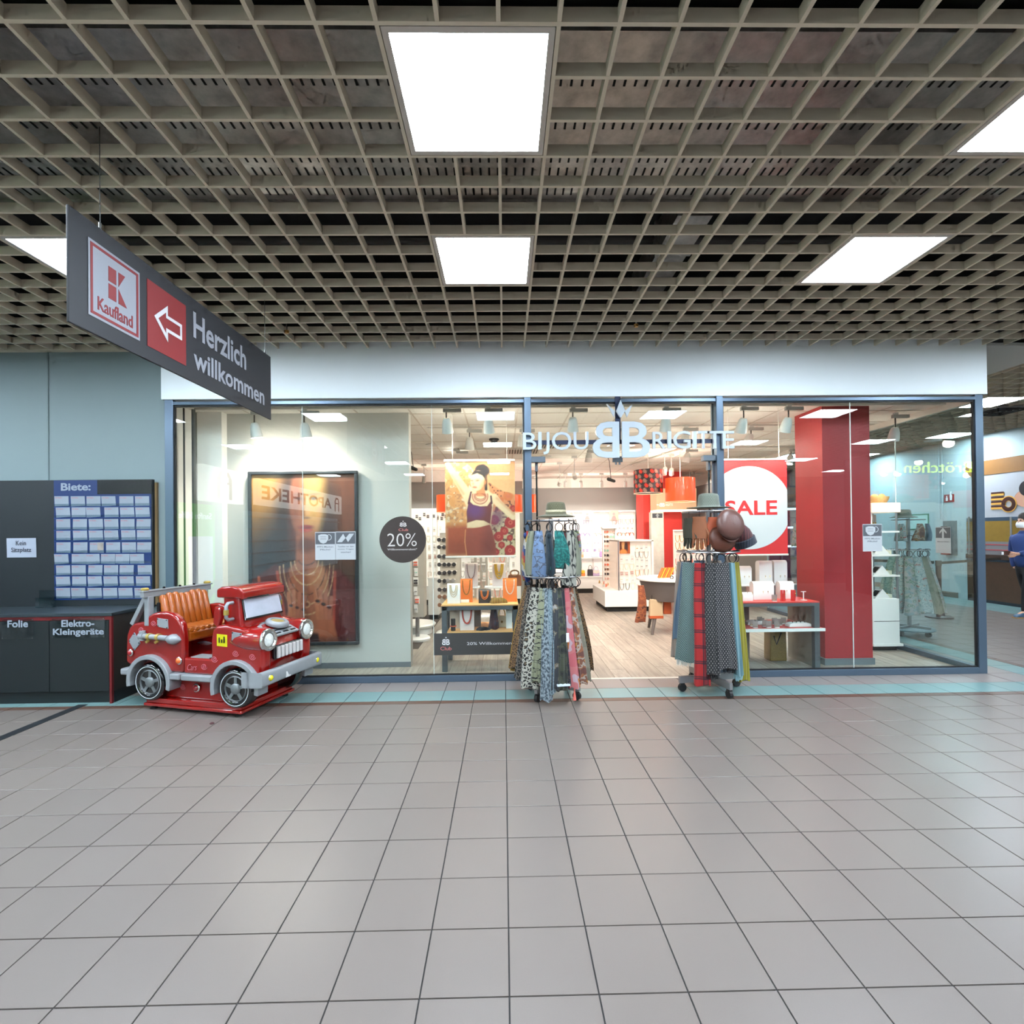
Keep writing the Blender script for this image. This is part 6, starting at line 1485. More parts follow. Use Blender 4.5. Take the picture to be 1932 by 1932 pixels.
p = at(971,1100,6.30); bag(p.x,6.32,Zr,.17,.14,.06,M('bag_brown',(150,86,52),rough=.5),'brown bag with wooden ring handle on the riser','ring',M('wood_ring',(140,96,60),rough=.5))
p = at(947,1180,6.0); bag(p.x-.0,6.05,Zs,.125,.135,.05,M('bag_cream',(222,206,172),rough=.6),'cream flap bag with gold clasp on the lower shelf','arch',m_gold,M('bag_cream2',(230,214,182),rough=.6),m_gold)
def lump(c_, sx, sy, sz, fk, label, name='folded_scarf', cat='scarf', n=18, seed=1):
    t = T(name, label, cat, c_)
    rg = random.Random(seed); ph = [rg.random()*6 for _ in range(4)]
    def fn(u,v):
        a = 2*PI*u; b_ = PI/2*v; r = 1+.18*math.sin(3*a+ph[0])+.10*math.sin(7*a+ph[1]); hz = 1+.25*math.sin(5*a+ph[2])*math.cos(b_)
        return (c_[0]+sx*r*math.cos(a)*math.cos(b_)*.5, c_[1]+sy*r*math.sin(a)*math.cos(b_)*.5, c_[2]+sz*math.sin(b_)*hz)
    mk('cloth', uvmesh(MB().grid(fn,n*2,9,True),'cloth',lambda co:(co.x*1.3,co.y+co.z)), F(fk), t, smooth=True)
p = at(938,1138,5.9); lump((p.x,5.92,Zt),.20,.12,.06,'mustard','orange yellow scarf bunched up on the jewellery table',seed=3)
p = at(910,1186,5.88); lump((p.x,5.88,Zs),.15,.09,.035,'navy_dot','dark patterned hair bands lying on the lower shelf',seed=4)
t = T('silk_scarf','grey paisley silk scarf draped upright on the lower shelf','scarf',at(931,1186,5.9)); p = at(931,1186,5.92)
cloth(t,'cloth',(p.x+.02,5.92,Zs+.255),(p.x-.01,5.92,Zs+.004),.05,.13,.04,.06,(1,0,0),'wine',seed=5,ns=18,nt_=10)
# ---------------------------------------------------------------- table in the right window
m_rtop = M('top_red',(214,60,54),rough=.35); m_conc = M('panel_concrete',(150,142,130),rough=.6,var=.10,vscale=5)
rt = T('display_table','grey framed display table with red top beside the red pillar','table',(2.95,6.0,0))
x0,x1,y0,y1 = 2.35,3.505,5.70,6.30
MB().box(x0,x1,y0,y1,.70,.735).build('frame_top', m_tgrey, rt, bevel=.002)
MB().box(x0,x1,y0,y1,.735,.75).build('top', m_rtop, rt, bevel=.002)
MB().box(x1-.06,x1,y0,y0+.06,0,.70).build('leg', m_tgrey, rt, bevel=.002)
MB().box(x0,x0+.06,y0,y0+.06,0,.70).build('leg', m_tgrey, rt, bevel=.002)
MB().box(x1-.03,x1-.004,y0+.06,y1,.0,.70).build('side_panel', m_conc, rt)
MB().box(x0,x0+.03,y0+.06,y1,.0,.70).build('side_panel', m_conc, rt)
MB().box(x0+.03,2.99,y1-.02,y1,.0,.70).build('back_panel', m_conc, rt)
MB().box(x0+.03,x1+.04,y0-.02,y1-.02,.44,.455).build('shelf', m_rtop, rt); MB().box(x0+.03,x1+.04,y0-.035,y0-.02,.425,.458).build('shelf_edge', m_wht, rt)
p = at(1466,1238,6.1); t = bag(p.x,6.14,.0005,.20,.40,.16,M('bag_gold',(170,142,82),rough=.35,metal=.5,var=.3,vscale=80,bump=.3,bscale=120),'golden shopper bag standing under the red-topped table',None)
MB().tube([(p.x-.06,6.05,.30),(p.x-.03,6.05,.20),(p.x+.03,6.05,.34)],.006,6).build('strap', m_bstand, t)
rz2 = T('glass_riser','white riser shelf on the red-topped table','shelf',(2.95,6.15,.75))
MB().box(2.50,3.40,6.08,6.28,.885,.90).build('riser_top', m_wht, rz2, bevel=.002)
for xx in (2.53,2.95,3.36): MB().box(xx,xx+.015,6.10,6.26,.75,.885).build('riser_leg', m_wht, rz2)
m_blush = M('block_blush',(246,234,230),rough=.35)
GB = 'pale jewellery blocks on the red-topped table'
for i,(a_,b_,c_,d_,yy,zf,lb) in enumerate(((1433,1457,1058,1098,6.18,.9005,'tall pale block on the riser below the SALE banner'),(1461,1485,1057,1098,6.18,.9005,'tall pale block on the riser nearest the red pillar'),(1394,1418,1068,1098,6.18,.9005,'low pale block on the riser behind the yellow scarf'),(1422,1460,1097,1135,5.90,.7505,'broad pale block at the front of the red top'),(1472,1498,1097,1134,5.95,.7505,'pale block behind the red cylinders'),(1402,1421,1118,1135,5.80,.7505,'low grey pale block at the table front beside the yellow scarf'))):
    t = stand(a_,b_,c_,d_,yy,m_blush,lb,None,nm='display_block',depth=.10,grp=GB,zfix=zf)
    a2 = at((a_+b_)/2,d_,yy); ear = MB(); 
    for s_ in (-.25,.2): ear.ball((a2.x+s_*.12,yy-.052,zf+.10),.006,6).ball((a2.x+s_*.12,yy-.052,zf+.085),.004,6)
    ear.build('earring', m_gold, t)
for (px,lb) in ((1478,'red cylinder stand in the middle of the red-topped table'),(1497.5,'red cylinder stand at the end of the red-topped table')):
    p = at(px,1133,5.78); t = T('ring_stand',lb,'display stand',(p.x,5.79,.7505),group='red cylinder stands')
    MB().lathe([(.026,0),(.026,.115),(.023,.122),(.0005,.122)],(p.x,5.79,.7505),22,caps=False).build('cylinder', M('cyl_red',(206,26,24),rough=.15,coat=.6), t, smooth=True, angle=50)
    MB().ball((p.x+.01,5.763,.83),.007,6).build('pendant', m_gold, t)
p = at(1516,1134,5.8); t = T('jewellery_tee','small white T-shaped jewellery stand on the red-topped table','display stand',(p.x,5.8,.7505))
MB().box(p.x-.03,p.x+.03,5.78,5.82,.7505,.758).box(p.x-.005,p.x+.005,5.797,5.803,.758,.845).box(p.x-.028,p.x+.028,5.795,5.805,.845,.852).build('tee', m_wht, t)
m_acrg = M('acrylic_smoke',(170,158,152),rough=.15,alpha=.55)
k_ = 0
for (px,py,yy,zf) in ((1425,1176,5.75,.4555),(1419,1164,5.85,.4555),(1437,1160,5.95,.4555),(1443,1168,5.82,.4555),(1450,1172,5.76,.4555),(1461,1161,5.95,.4555),(1466,1176,5.74,.4555),(1471,1164,5.88,.4555),(1478,1160,5.97,.4555),(1433,1155,6.05,.4555),(1461,1131,5.74,.7505),(1498,1087,6.12,.9005)):
    p = at(px,py,yy); t = T('acrylic_card',f'smoky acrylic earring card, {ORD[k_]} along the red display table','earring card',(p.x,yy,zf),group='smoky earring cards on the red table')
    MB().box(p.x-.03,p.x+.03,yy-.002,yy+.002,zf+.006,zf+.075).build('card', m_acrg, t); MB().box(p.x-.025,p.x+.025,yy-.012,yy+.012,zf,zf+.006).build('foot', m_wht, t)
    e = MB()
    for q in range(3): e.ball((p.x-.015+.015*q,yy-.004,zf+.02),.004,6)
    e.build('studs', m_gold, t); k_ += 1
for (px,yy,lb) in ((1506,5.82,'white lying jewellery block at the end of the red shelf'),(1428,5.98,'white lying jewellery block behind the earring cards')):
    p = at(px,1172,yy); t = T('jewellery_tray',lb,'display block',(p.x,yy,.4555))
    MB().prism([(-.13,0),(.13,0),(.13,.03),(.08,.045),(-.08,.045),(-.12,.03)],(p.x,yy-.05,.4555),(1,0,0),(0,0,1),(0,.10,0)).build('block', m_wht, t, bevel=.006, seg=3)
    e = MB()
    for q in range(4): e.ball((p.x-.07+.045*q,yy-.01,.5035),.008,6)
    e.build('rings', M('ring_dark',(50,46,48),rough=.3,metal=.7), t)
# ---------------------------------------------------------------- white shelf tower by the side glass
x0 = 4.24; x0, x1 = at(1646,1150,6.5).x, at(1697,1150,6.5).x; y0,y1 = 6.5,6.95
tw = T('shelf_tower','white illuminated shelf tower right of the red pillar','shelf',((x0+x1)/2,6.7,0))
MB().box(x0,x1,y0,y1,.09,.66).build('drawer_base', m_wht, tw, bevel=.003); MB().box(x0+.02,x1,y0-.002,y0,.372,.378).build('drawer_gap', m_plinth, tw)
MB().box(x0+.0,x1+.03,y0-.02,y1,.06,.09).build('base_board', m_wht, tw); MB().box(x0+.02,x1-.02,y0+.03,y1-.02,0,.06).build('plinth', m_plinth, tw)
MB().box(x0,x0+.015,y0,y1,.66,1.78).build('side', m_wht, tw)
MB().box(x0,x1,y1-.015,y1,.66,1.78).build('back', glassmat('tower_glass',(225,240,242),.8), tw)
MB().cyl((x1-.012,y0+.012,.66),(x1-.012,y0+.012,1.80),.012,n=10).cyl((x1-.012,y1-.012,.66),(x1-.012,y1-.012,1.80),.012,n=10).build('post', m_rack, tw)
for z in (.94,1.20,1.50): MB().box(x0,x1+.01,y0-.01,y1,z,z+.022).build('shelf', m_wht, tw, bevel=.002)
MB().box(x0,x1+.02,y0-.02,y1,1.76,1.88).build('header', M('header_lit',(250,226,206),rough=.5,emit=.7,ecol=(255,226,206)), tw, bevel=.003)
for i,z in enumerate((.662,.964,1.224)):
    t = T('tent_card',f'white tent card with black pattern on the {["lowest","middle","upper"][i]} tower shelf','tent card',(x0+.16,y0+.1,z)); cx = x0+.15
    MB().prism([(-.10,0),(.10,0),(0,.12)],(cx,y0+.02,z),(1,0,0),(0,0,1),(0,.12,0)).build('card', m_wht, t)
    d_ = Vector((.10,0,.12)).normalized(); MB().obox(Vector((cx-.052,y0+.08,z+.062)),d_*.045,(0,.045,0),Vector((-d_.z,0,d_.x))*.001).build('print', m_bstand, t)
    t = T('jewel_block','small white jewellery block on the '+['lowest','middle','upper'][i]+' tower shelf','display block',(x1-.09,y0+.1,z))
    MB().box(x1-.13,x1-.05,y0+.05,y0+.13,z,z+.05).build('block', M('block_cream',(226,222,196),rough=.5), t, bevel=.004); MB().ball((x1-.09,y0+.09,z+.055),.008,6).build('ring', m_gold, t)
rg = random.Random(3)
for i in range(9):
    x = x0+.05+i*(x1-x0-.08)/9
    for (zt2,zb2) in ((1.49,1.30),(1.74,1.60)):
        t = T('hanging_jewellery',f'greyish jewellery card, {ORD[i]} in the {"lower" if zt2 < 1.6 else "upper"} hanging row of the white tower','jewellery card',(x,y0+.3,zb2),group='jewellery cards hanging in the white tower')
        MB().box(x-.012,x+.012,y0+.32,y0+.325,zb2,zt2).build('card', M('card_greyrose',(176,160,154),rough=.5,rand=.25), t); MB().ball((x,y0+.315,zb2+.03),.010,6).build('charm', m_gold, t)
t = T('basket','round woven basket of orange fruit-coloured flowers on top of the white tower','basket',(x1-.1,6.7,1.88))
MB().lathe([(.09,0),(.12,.05),(.13,.09),(.12,.09),(.11,.05)],(x1-.10,6.72,1.8805),20).build('weave', M('wicker',(214,170,110),rough=.7,var=.2,vscale=40), t, smooth=True)
MB().ball((x1-.14,6.72,1.96),.05,8).ball((x1-.06,6.70,1.965),.045,8).ball((x1-.10,6.77,1.96),.05,8).build('flowers', M('flower_orange',(226,130,70),rough=.6,var=.2,vscale=30), t, smooth=True)

# ---------------------------------------------------------------- round grey table in the aisle
cx, cy, R_ = 2.56, 7.95, .50
gt = T('round_table','grey tub-shaped table with white round top in the shop aisle','table',(cx,cy,0))
MB().lathe([(R_*.97,0),(R_,.008),(R_,.032),(R_*.98,.04),(.0005,.04)],(cx,cy,.80),48).build('top', m_wht, gt, smooth=True, angle=40)
MB().lathe([(R_*.70,.50),(R_*.74,.50),(R_*.93,.80),(R_*.90,.80)],(cx,cy,0),40).build('tub', M('tub_grey',(104,94,90),rough=.55), gt, smooth=True, angle=50)
for k in range(4):
    a = math.radians(214+90*k); d = Vector((math.cos(a),math.sin(a),0))
    MB().tube([Vector((cx,cy,.52))+d*R_*.62,Vector((cx,cy,0))+d*R_*.86],[.045,.02],12).build('leg', M('tub_grey',(104,94,90)), gt, smooth=True)
t = T('bowl','white shallow bowl on the round grey table','bowl',(cx+.06,cy-.2,.84)); MB().lathe([(.05,0),(.09,.05),(.085,.05),(.05,.012),(.0005,.012)],(cx+.08,cy-.22,.8405),20).build('dish', m_wht, t, smooth=True)
for i in range(6):
    t = T('paper_bag' if i < 0 else 'striped_fan',f'orange striped fan, {ORD[i]} in the bunch on the round table','fan',(cx-.12+.03*i,cy-.1,.84),group='orange fans on the round table')
    b0 = Vector((cx-.22+.035*i,cy-.12+.01*i,.842)); MB().obox(b0+Vector((.04,0,.075)),Vector((.035,0,.075)),(0,.03,0),Vector((.010,0,-.005))).build('blade', M('fan_'+('a' if i%2 else 'b'),((236,150,50) if i%2 else (224,104,44)),rough=.5), t)
t = T('small_watch','small dark watch on a cuff on the round table','watch',(cx-.05,cy-.3,.84)); MB().tube([(cx-.08+.022*math.cos(2*PI*k/14),cy-.33,.865+.022*math.sin(2*PI*k/14)) for k in range(14)],.007,6,True).build('strap', m_bstand, t, smooth=True)
t = T('silk_scarf','rust brown scarf hanging from the round grey table','scarf',(cx-.49,cy-.1,.1)); cloth(t,'cloth',(cx-.50,cy-.2,.74),(cx-.52,cy-.22,.20),.09,.17,.05,.07,(1,.2,0),'rust_scarf',seed=8)
p = at(1243,1163,7.6); bag(p.x,7.75,.26,.20,.27,.09,M('bag_beige',(206,176,140),rough=.55),'beige backpack with rust base hanging under the round table','arch',M('strap_dark',(60,50,44)))
MB().box(p.x-.10,p.x+.10,7.70,7.80,.245,.285).build('base_band', M('bag_rust',(190,86,44),rough=.5), bpy.data.objects[[o.name for o in bpy.data.objects if o.name.startswith('handbag') and o.get('label','').startswith('beige backpack')][0]])
p = at(1258,1140,7.6); bag(p.x+.06,7.78,.30,.12,.30,.06,M('bag_rust',(190,86,44),rough=.5),'rust brown pouch bag hanging beside the backpack','arch')

# ---------------------------------------------------------------- goods for pegboards
m_peg = M('peg_white',(252,248,244),rough=.5,emit=.35,ecol=(255,244,230)); m_pegw = M('peg_warm',(250,236,224),rough=.5,emit=.12,ecol=(255,234,212))  # peg panels carry an added glow that helps brighten the shop ceiling
CC = {'rose':(226,180,166),'gold':(206,164,96),'grey':(150,146,146),'dark':(54,50,52),'lilac':(168,150,206),'coral':(226,110,80),'mint':(150,196,176),'silver':(190,190,196),'cream':(236,222,200),'brown':(130,90,66)}
def gm(k): return M('goods_'+k,CC[k],rough=.35,rand=.15)
cardmesh = {}
def jcard(kind, col):
    key = (kind,col)
    if key in cardmesh: return cardmesh[key]
    mb = MB(); mb2 = MB()
    if kind == 'card': mb.box(-.022,.022,-.002,.002,-.05,.05); mb2.ball((-.008,-.006,-.005),.008,6).ball((.008,-.006,-.005),.008,6)
    if kind == 'chain': mb2.tube([(.032*math.cos(PI*k/8),0,-.11*math.sin(PI*k/8)**.7+.04) for k in range(9)],.0045,5); mb.box(-.03,.03,0,.004,.03,.055)
    if kind == 'shades':
        mb2.lathe([(.0005,0),(.026,0),(.026,.006),(.0005,.008)],(-.032,0,0),12,axis=(0,-1,0),caps=False).lathe([(.0005,0),(.026,0),(.026,.006),(.0005,.008)],(.032,0,0),12,axis=(0,-1,0),caps=False); mb.box(-.062,.062,-.003,.003,.014,.022).box(-.064,-.058,0,.05,.012,.022).box(.058,.064,0,.05,.012,.022)
    if kind == 'clip': mb.box(-.03,.03,-.002,.002,-.04,.05); mb2.box(-.022,.022,-.012,-.002,-.03,-.012).box(-.022,.022,-.012,-.002,.002,.02)
    if kind == 'hairband': mb2.tube([(.05*math.cos(PI*k/10-.2),0,.055*math.sin(PI*k/10-.2)) for k in range(12)],.009,6); mb.box(-.012,.012,-.01,.01,.05,.062)
    a = mb.mesh('backing'); b = mb2.mesh('goods'); a.materials.append(M('goods_card',(240,232,226),rough=.5,rand=.04)); b.materials.append(gm(col))
    for m_ in (a,b): m_.polygons.foreach_set('use_smooth',[False]*len(m_.polygons))
    cardmesh[key] = (a,b); return a,b
def hang(kind, col, p, label, group, cat, rz=0, s_=1.0):
    a,b = jcard(kind,col); t = T({'card':'earring_card','chain':'necklace','shades':'sunglasses','clip':'hair_clip','hairband':'hairband'}[kind], label, cat, p, rz, group)
    t.scale = (s_,s_,s_)
    for nm,me in (('backing',a),('goods',b)):
        o = bpy.data.objects.new(nm, me); COL.objects.link(o); o.parent = t
    return t
rg = random.Random(11)
COLW = {'rose':'rose','gold':'golden','grey':'grey','dark':'black','lilac':'lilac','coral':'coral','mint':'mint','silver':'silver','cream':'cream','brown':'brown'}
KW = {'card':'earring card','chain':'necklace','shades':'sunglasses','clip':'hair clips','hairband':'hairband'}
def pegwall(x0,x1,y,z0,z1,rows,per,kinds,cols,label,group,rz=0,origin=None):
    n = 0
    for r in range(rows):
        z = z1-(z1-z0)*(r+.5)/rows; kd = kinds[r%len(kinds)]; cc_ = cols[(r*3)%len(cols)]
        k = 0; x = x0+.03
        while x < x1-.03:
            col = cc_ if rg.random() < .6 else rg.choice(cols)
            p = Vector((x,y,z+rg.uniform(-.012,.012)))
            if origin is not None: p = origin+Matrix.Rotation(rz,3,'Z')@Vector((x,y,0))+Vector((0,0,p.z))
            k += 1; lb_ = f"{COLW[col]} {KW[kd]}, {ORD[k-1]} in the {ORD[r]} row of {label}"
            hang(kd,col,p,lb_,group,{'card':'earrings','chain':'necklace','shades':'sunglasses','clip':'hair clips','hairband':'hairband'}[kd],rz,1.2)
            x += per*rg.uniform(.92,1.15); n += 1
    return n
# back wall unit straight ahead
xa, xb = 1.25, 3.42
bu = T('wall_unit','long white lit wall unit along the grey back wall','wall unit',(2.3,13.5,0))
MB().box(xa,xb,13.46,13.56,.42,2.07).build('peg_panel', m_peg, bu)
for xx in (xa,1.78,2.30,2.85,xb-.02): MB().box(xx,xx+.025,13.36,13.46,.42,2.07).build('upright', m_wht, bu)
MB().box(xa,xb,13.34,13.56,2.07,2.11).build('header', m_wht, bu)
for xx in (xa,1.78,2.30,2.85): MB().box(xx+.005,xx+.53,13.10,13.56,.12,.40).build('cabinet_front', m_wht, bu, bevel=.003)
MB().box(xa,xb,13.08,13.56,.40,.42).build('ledge', m_wht, bu); MB().box(xa+.03,xb,13.14,13.5,0,.12).build('plinth', m_plinth, bu)
MB().box(xa+.5,xb-.1,13.22,13.46,.88,.90).build('shelf', m_wht, bu)
for i,(a_,b_) in enumerate(((xa+.04,1.77),(1.82,2.29),(2.34,2.84),(2.89,xb-.03))):
    pegwall(a_,b_,13.44,1.0,1.92,5,.105,['chain','card','hairband','card','clip'],[['rose','gold','cream'],['lilac','silver','mint'],['silver','lilac','cream'],['coral','gold','mint']][i],['the golden back wall bay','the lilac back wall bay','the silver back wall bay','the outer back wall bay'][i],'jewellery on the lit back wall')
for i,(px,mat) in enumerate(((1107,M('ad_blue',(206,222,240),rough=.5,var=.06,vscale=6)),(1157,M('ad_pink',(240,170,150),rough=.5,var=.2,vscale=7)))):
    p = at(px,972,13.4); t = T('header_card',['pale blue picture card at the top of the lit back wall','pink picture card of a woman at the top of the lit back wall'][i],'picture card',(p.x,13.34,p.z-.13))
    MB().box(p.x-.12,p.x+.12,13.325,13.338,p.z-.13,p.z+.12).build('card', mat, t)
    MB().lathe([(.0005,0),(.035,0),(.035,.002)],(p.x,13.324,p.z+.03),14,axis=(0,-1,0),caps=False).prism([(-.07,-.12),(.07,-.12),(.03,-.02),(-.03,-.02)],(p.x,13.324,p.z),(1,0,0),(0,0,1),(0,-.002,0)).build('figure', M('ad_fig',((150,130,130) if i == 0 else (206,120,80)),rough=.5), t)
for i,(px,zz,w,h,mat,lb) in enumerate(((1093,.905,.22,.14,'bag_tan','tan envelope bag on the wall unit shelf'),(1122,.905,.20,.13,'bag_pale','pale blue bag on the wall unit shelf'),(1137,.905,.16,.15,'bag_lilac2','lilac bag on the wall unit shelf'),(1086,.425,.20,.17,'bag_rusty','rust bag on the wall unit ledge'),(1097,.425,.17,.15,'bag_yel','orange and yellow flap bag on the wall unit ledge'),(1113,.425,.15,.17,'bag_blk','black camera bag on the wall unit ledge'),(1124,.425,.18,.15,'bag_lil','lilac flap bag on the wall unit ledge'),(1136,.425,.18,.12,'bag_wht','white flap bag on the wall unit ledge'))):
    mm = M(mat,{'bag_tan':(216,176,130),'bag_pale':(196,214,232),'bag_lilac2':(190,160,214),'bag_rusty':(176,80,44),'bag_yel':(214,124,60),'bag_blk':(54,48,54),'bag_lil':(176,156,190),'bag_wht':(226,226,224)}[mat],rough=.5)
    p = at(px,1060,13.3); bag(p.x,13.28,zz,w,h,.08,mm,lb,None if i in (0,4) else 'arch',None,M('flap_'+mat,tuple(min(255,int(c_*1.06)) for c_ in ((230,170,40) if mat == 'bag_yel' else (200,190,180))),rough=.5) if i in (0,4,6) else None,m_gold if i in (0,4) else None)
# rear left part: white unit with black framed packs
ul = T('wall_unit','white lit wall unit on the rear wall left of the banner','wall unit',(-1.6,11.6,0))
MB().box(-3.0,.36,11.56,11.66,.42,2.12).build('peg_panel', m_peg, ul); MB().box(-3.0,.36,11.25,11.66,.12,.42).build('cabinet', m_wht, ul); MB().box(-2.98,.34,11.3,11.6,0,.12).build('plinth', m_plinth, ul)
for xx in (-2.3,-1.5,-.7,.1): MB().box(xx,xx+.025,11.46,11.56,.42,2.12).build('upright', m_wht, ul)
for i,(px,py) in enumerate(((786,974),(800,970),(792,978),(807,974),(818,973),(825,977),(835,970),(841,974),(833,978),(852,972),(862,976))):
    p = at(px,py,11.5); hang('clip','dark',(p.x,11.535,p.z),f'black and white pack, {ORD[i]} along the top of the rear white unit','packs on the rear white unit','jewellery pack',0,1.1)
pegwall(-2.2,.3,11.54,.55,1.75,6,.12,['card','chain','card','clip'],['silver','rose','grey','cream'],'the rear white unit','jewellery on the rear white unit')
# red pillar, cash desk canopy with lettering
rp = tag(MB().box(3.33,4.25,12.25,12.9,0,SHOPZ).build('wall_pillar_back', M('red_plaster2',(226,62,56),rough=.5)), kind='structure')
cn = T('canopy_box','beige lit canopy box with the shop name deep in the shop','sign',(3.9,11.7,2.04))
a, b = at(1239,962,11.6), at(1314,921,11.6)
MB().box(a.x,b.x,11.6,12.1,a.z,b.z).build('box', M('canopy_beige',(214,178,140),rough=.5,emit=.25,ecol=(255,210,160)), cn, bevel=.004)
MB().box(a.x,b.x,11.59,12.1,a.z-.03,a.z).build('light_edge', M('canopy_edge',(255,244,228),emit=2.0,ecol=(255,236,210)), cn)
m_cwh = M('canopy_print',(250,244,236),rough=.4,emit=.4,ecol=(255,250,240))
def cn_t(s_,x0,x1,y0,y1,mir=False,bo=.02):
    p0,p1 = at(x0,y1,11.59), at(x1,y0,11.59); text(s_, m_cwh, (p0.x,11.598,p0.z), (1,0,0), (0,0,1), p1.x-p0.x, p1.z-p0.z, cn, bold=bo, depth=.006, mirror=mir)
cn_t('B',1244,1249,949,956,True); cn_t('B',1249.8,1254.5,949,956); cn_t('RIGITTE',1256,1269.5,950,954.5,False,.0); cn_t('BIJOU',1239.3,1243.3,951,954.5,False,.0)
for xx in (a.x+.05,b.x-.05): MB().cyl((xx,11.85,b.z),(xx,11.85,SHOPZ),.008,n=6).build('hanger', m_rack, cn)
mp_ = T('mirror_stand','white mirror-topped spinner with arrow notice before the red back pillar','spinner',(3.55,11.5,0))
a, b = at(1229,1040,11.4), at(1252,966,11.4)
MB().box(a.x,b.x,11.4,11.55,.3,b.z).build('column', M('peg_warm2',(236,226,214),rough=.5,var=.12,vscale=9), mp_); MB().lathe([(.25,0),(.25,.05),(.05,.08)],((a.x+b.x)/2,11.48,0),24).build('foot', m_wht, mp_); MB().cyl(((a.x+b.x)/2,11.48,.05),((a.x+b.x)/2,11.48,.3),.03).build('stem', m_rack, mp_)
MB().box(a.x+.03,b.x-.03,11.39,11.398,b.z-.13,b.z-.03).build('notice_band', m_ngrey, mp_)
MB().prism([(-.02,-.05),(.02,-.05),(.02,0),(.045,0),(0,.05),(-.045,0),(-.02,0)],((a.x+b.x)/2,11.389,b.z-.08),(1,0,0),(0,0,1),(0,-.002,0)).build('arrow', m_npap, mp_)
# ---------------------------------------------------------------- white gondola in the aisle with sunglasses on its end
gx0,gx1,gy0,gy1 = 2.22,2.93,10.08,11.3
go = T('gondola','white double-sided gondola shelf in the middle of the shop','shelf unit',(2.55,10.7,0))
MB().box(gx0-.28,gx1+.25,gy0-.12,gy1,.10,.40).build('base', m_wht, go, bevel=.004); MB().box(gx0-.22,gx1+.2,gy0-.04,gy1-.05,0,.10).build('plinth', m_plinth, go)
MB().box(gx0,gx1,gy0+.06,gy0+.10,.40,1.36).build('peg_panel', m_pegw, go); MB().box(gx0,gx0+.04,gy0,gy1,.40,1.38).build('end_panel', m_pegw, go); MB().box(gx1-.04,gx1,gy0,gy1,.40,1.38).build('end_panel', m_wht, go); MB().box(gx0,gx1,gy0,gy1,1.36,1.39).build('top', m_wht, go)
MB().box(gx0+.005,gx0+.03,gy0-.012,gy0,.40,1.38).build('edge_strip', m_rack, go)
p = at(1178,1033,gy0); t = T('picture_card','orange picture card of a woman on the gondola','picture card',(p.x,gy0+.04,p.z-.12))
PC = Paint(24,24,1.0); PC.fill(np.ones((24,24)),(176,84,36)); PC.fill(PC.ell(.45,.35,.18,.3,0,.06),(230,170,110)); PC.fill(PC.ell(.68,.5,.16,.5,0,.1),(60,34,30)); PC.fill(PC.ell(.2,.5,.14,.45,0,.1),(96,50,34)); PC.fill(PC.ell(.45,.9,.3,.25,0,.1),(236,140,70)); PC.build('print', m_print, (p.x-.12,gy0+.038,p.z+.12), (1,0,0), (0,0,-1), .24, .24, t); MB().box(p.x-.12,p.x+.12,gy0+.04,gy0+.05,p.z-.12,p.z+.12).build('board', m_wht, t)
pegwall(gx0+.06,gx1-.36,gy0+.05,.42,1.08,5,.10,['card','chain','clip','card','chain'],['dark','silver','rose','cream'],'the wider gondola bay','jewellery on the gondola front')
pegwall(gx1-.34,gx1-.05,gy0+.05,.45,1.30,7,.085,['card','chain','card'],['grey','rose','gold'],'the narrow gondola bay','jewellery on the gondola front')
# sunglasses tower at the gondola end
sx_ = at(1150,1050,10.9).x; su = T('sunglasses_tower','white tower of sunglasses at the end of the gondola','display',(sx_,10.85,0))
MB().box(sx_-.16,sx_+.13,10.86,10.90,.40,1.62).build('board', m_pegw, su); MB().box(sx_-.16,sx_-.13,10.80,10.86,.40,1.62).box(sx_+.10,sx_+.13,10.80,10.86,.40,1.62).build('edge', m_wht, su); MB().box(sx_-.18,sx_+.15,10.76,10.94,1.62,1.66).build('cap', m_wht, su)
for r in range(11):
    for k in range(2):
        hang('shades',['coral','brown','dark','rose','mint','dark','brown'][(r+k*3)%7],(sx_-.085+.14*k,10.84,1.55-r*.098),f'sunglasses, {ORD[k]} in the {ORD[r]} row of the white sunglasses tower','sunglasses on the white tower','sunglasses')
for i in range(7): hang('hairband',['coral','rose','gold','cream'][i%4],(gx0-.20+.04*(i%3),gy0+.15+.12*i,.47),f'padded hairband, {ORD[i]} along the base of the gondola','hairbands on the gondola base','hairband',1.2)
# warm jewellery wall right of the gondola (yellow and orange beads)
yw = T('wall_unit','warm lit jewellery unit behind the round table','wall unit',(3.6,9.7,0))
xa, xb = at(1272,1050,9.8).x, at(1345,1050,9.8).x
MB().box(xa,xb,9.80,9.86,.35,1.55).build('peg_panel', m_pegw, yw); MB().box(xa,xb,9.55,9.86,.08,.35).build('cabinet', m_wht, yw); MB().box(xa+.02,xb-.02,9.6,9.84,0,.08).build('plinth', m_plinth, yw); MB().box(xa,xb,9.76,9.86,1.55,1.58).build('top', m_wht, yw)
pegwall(xa+.03,xb-.02,9.785,.45,1.50,7,.075,['chain','chain','card','chain'],['gold','coral','cream','gold'],'the warm jewellery unit','amber jewellery behind the round table')
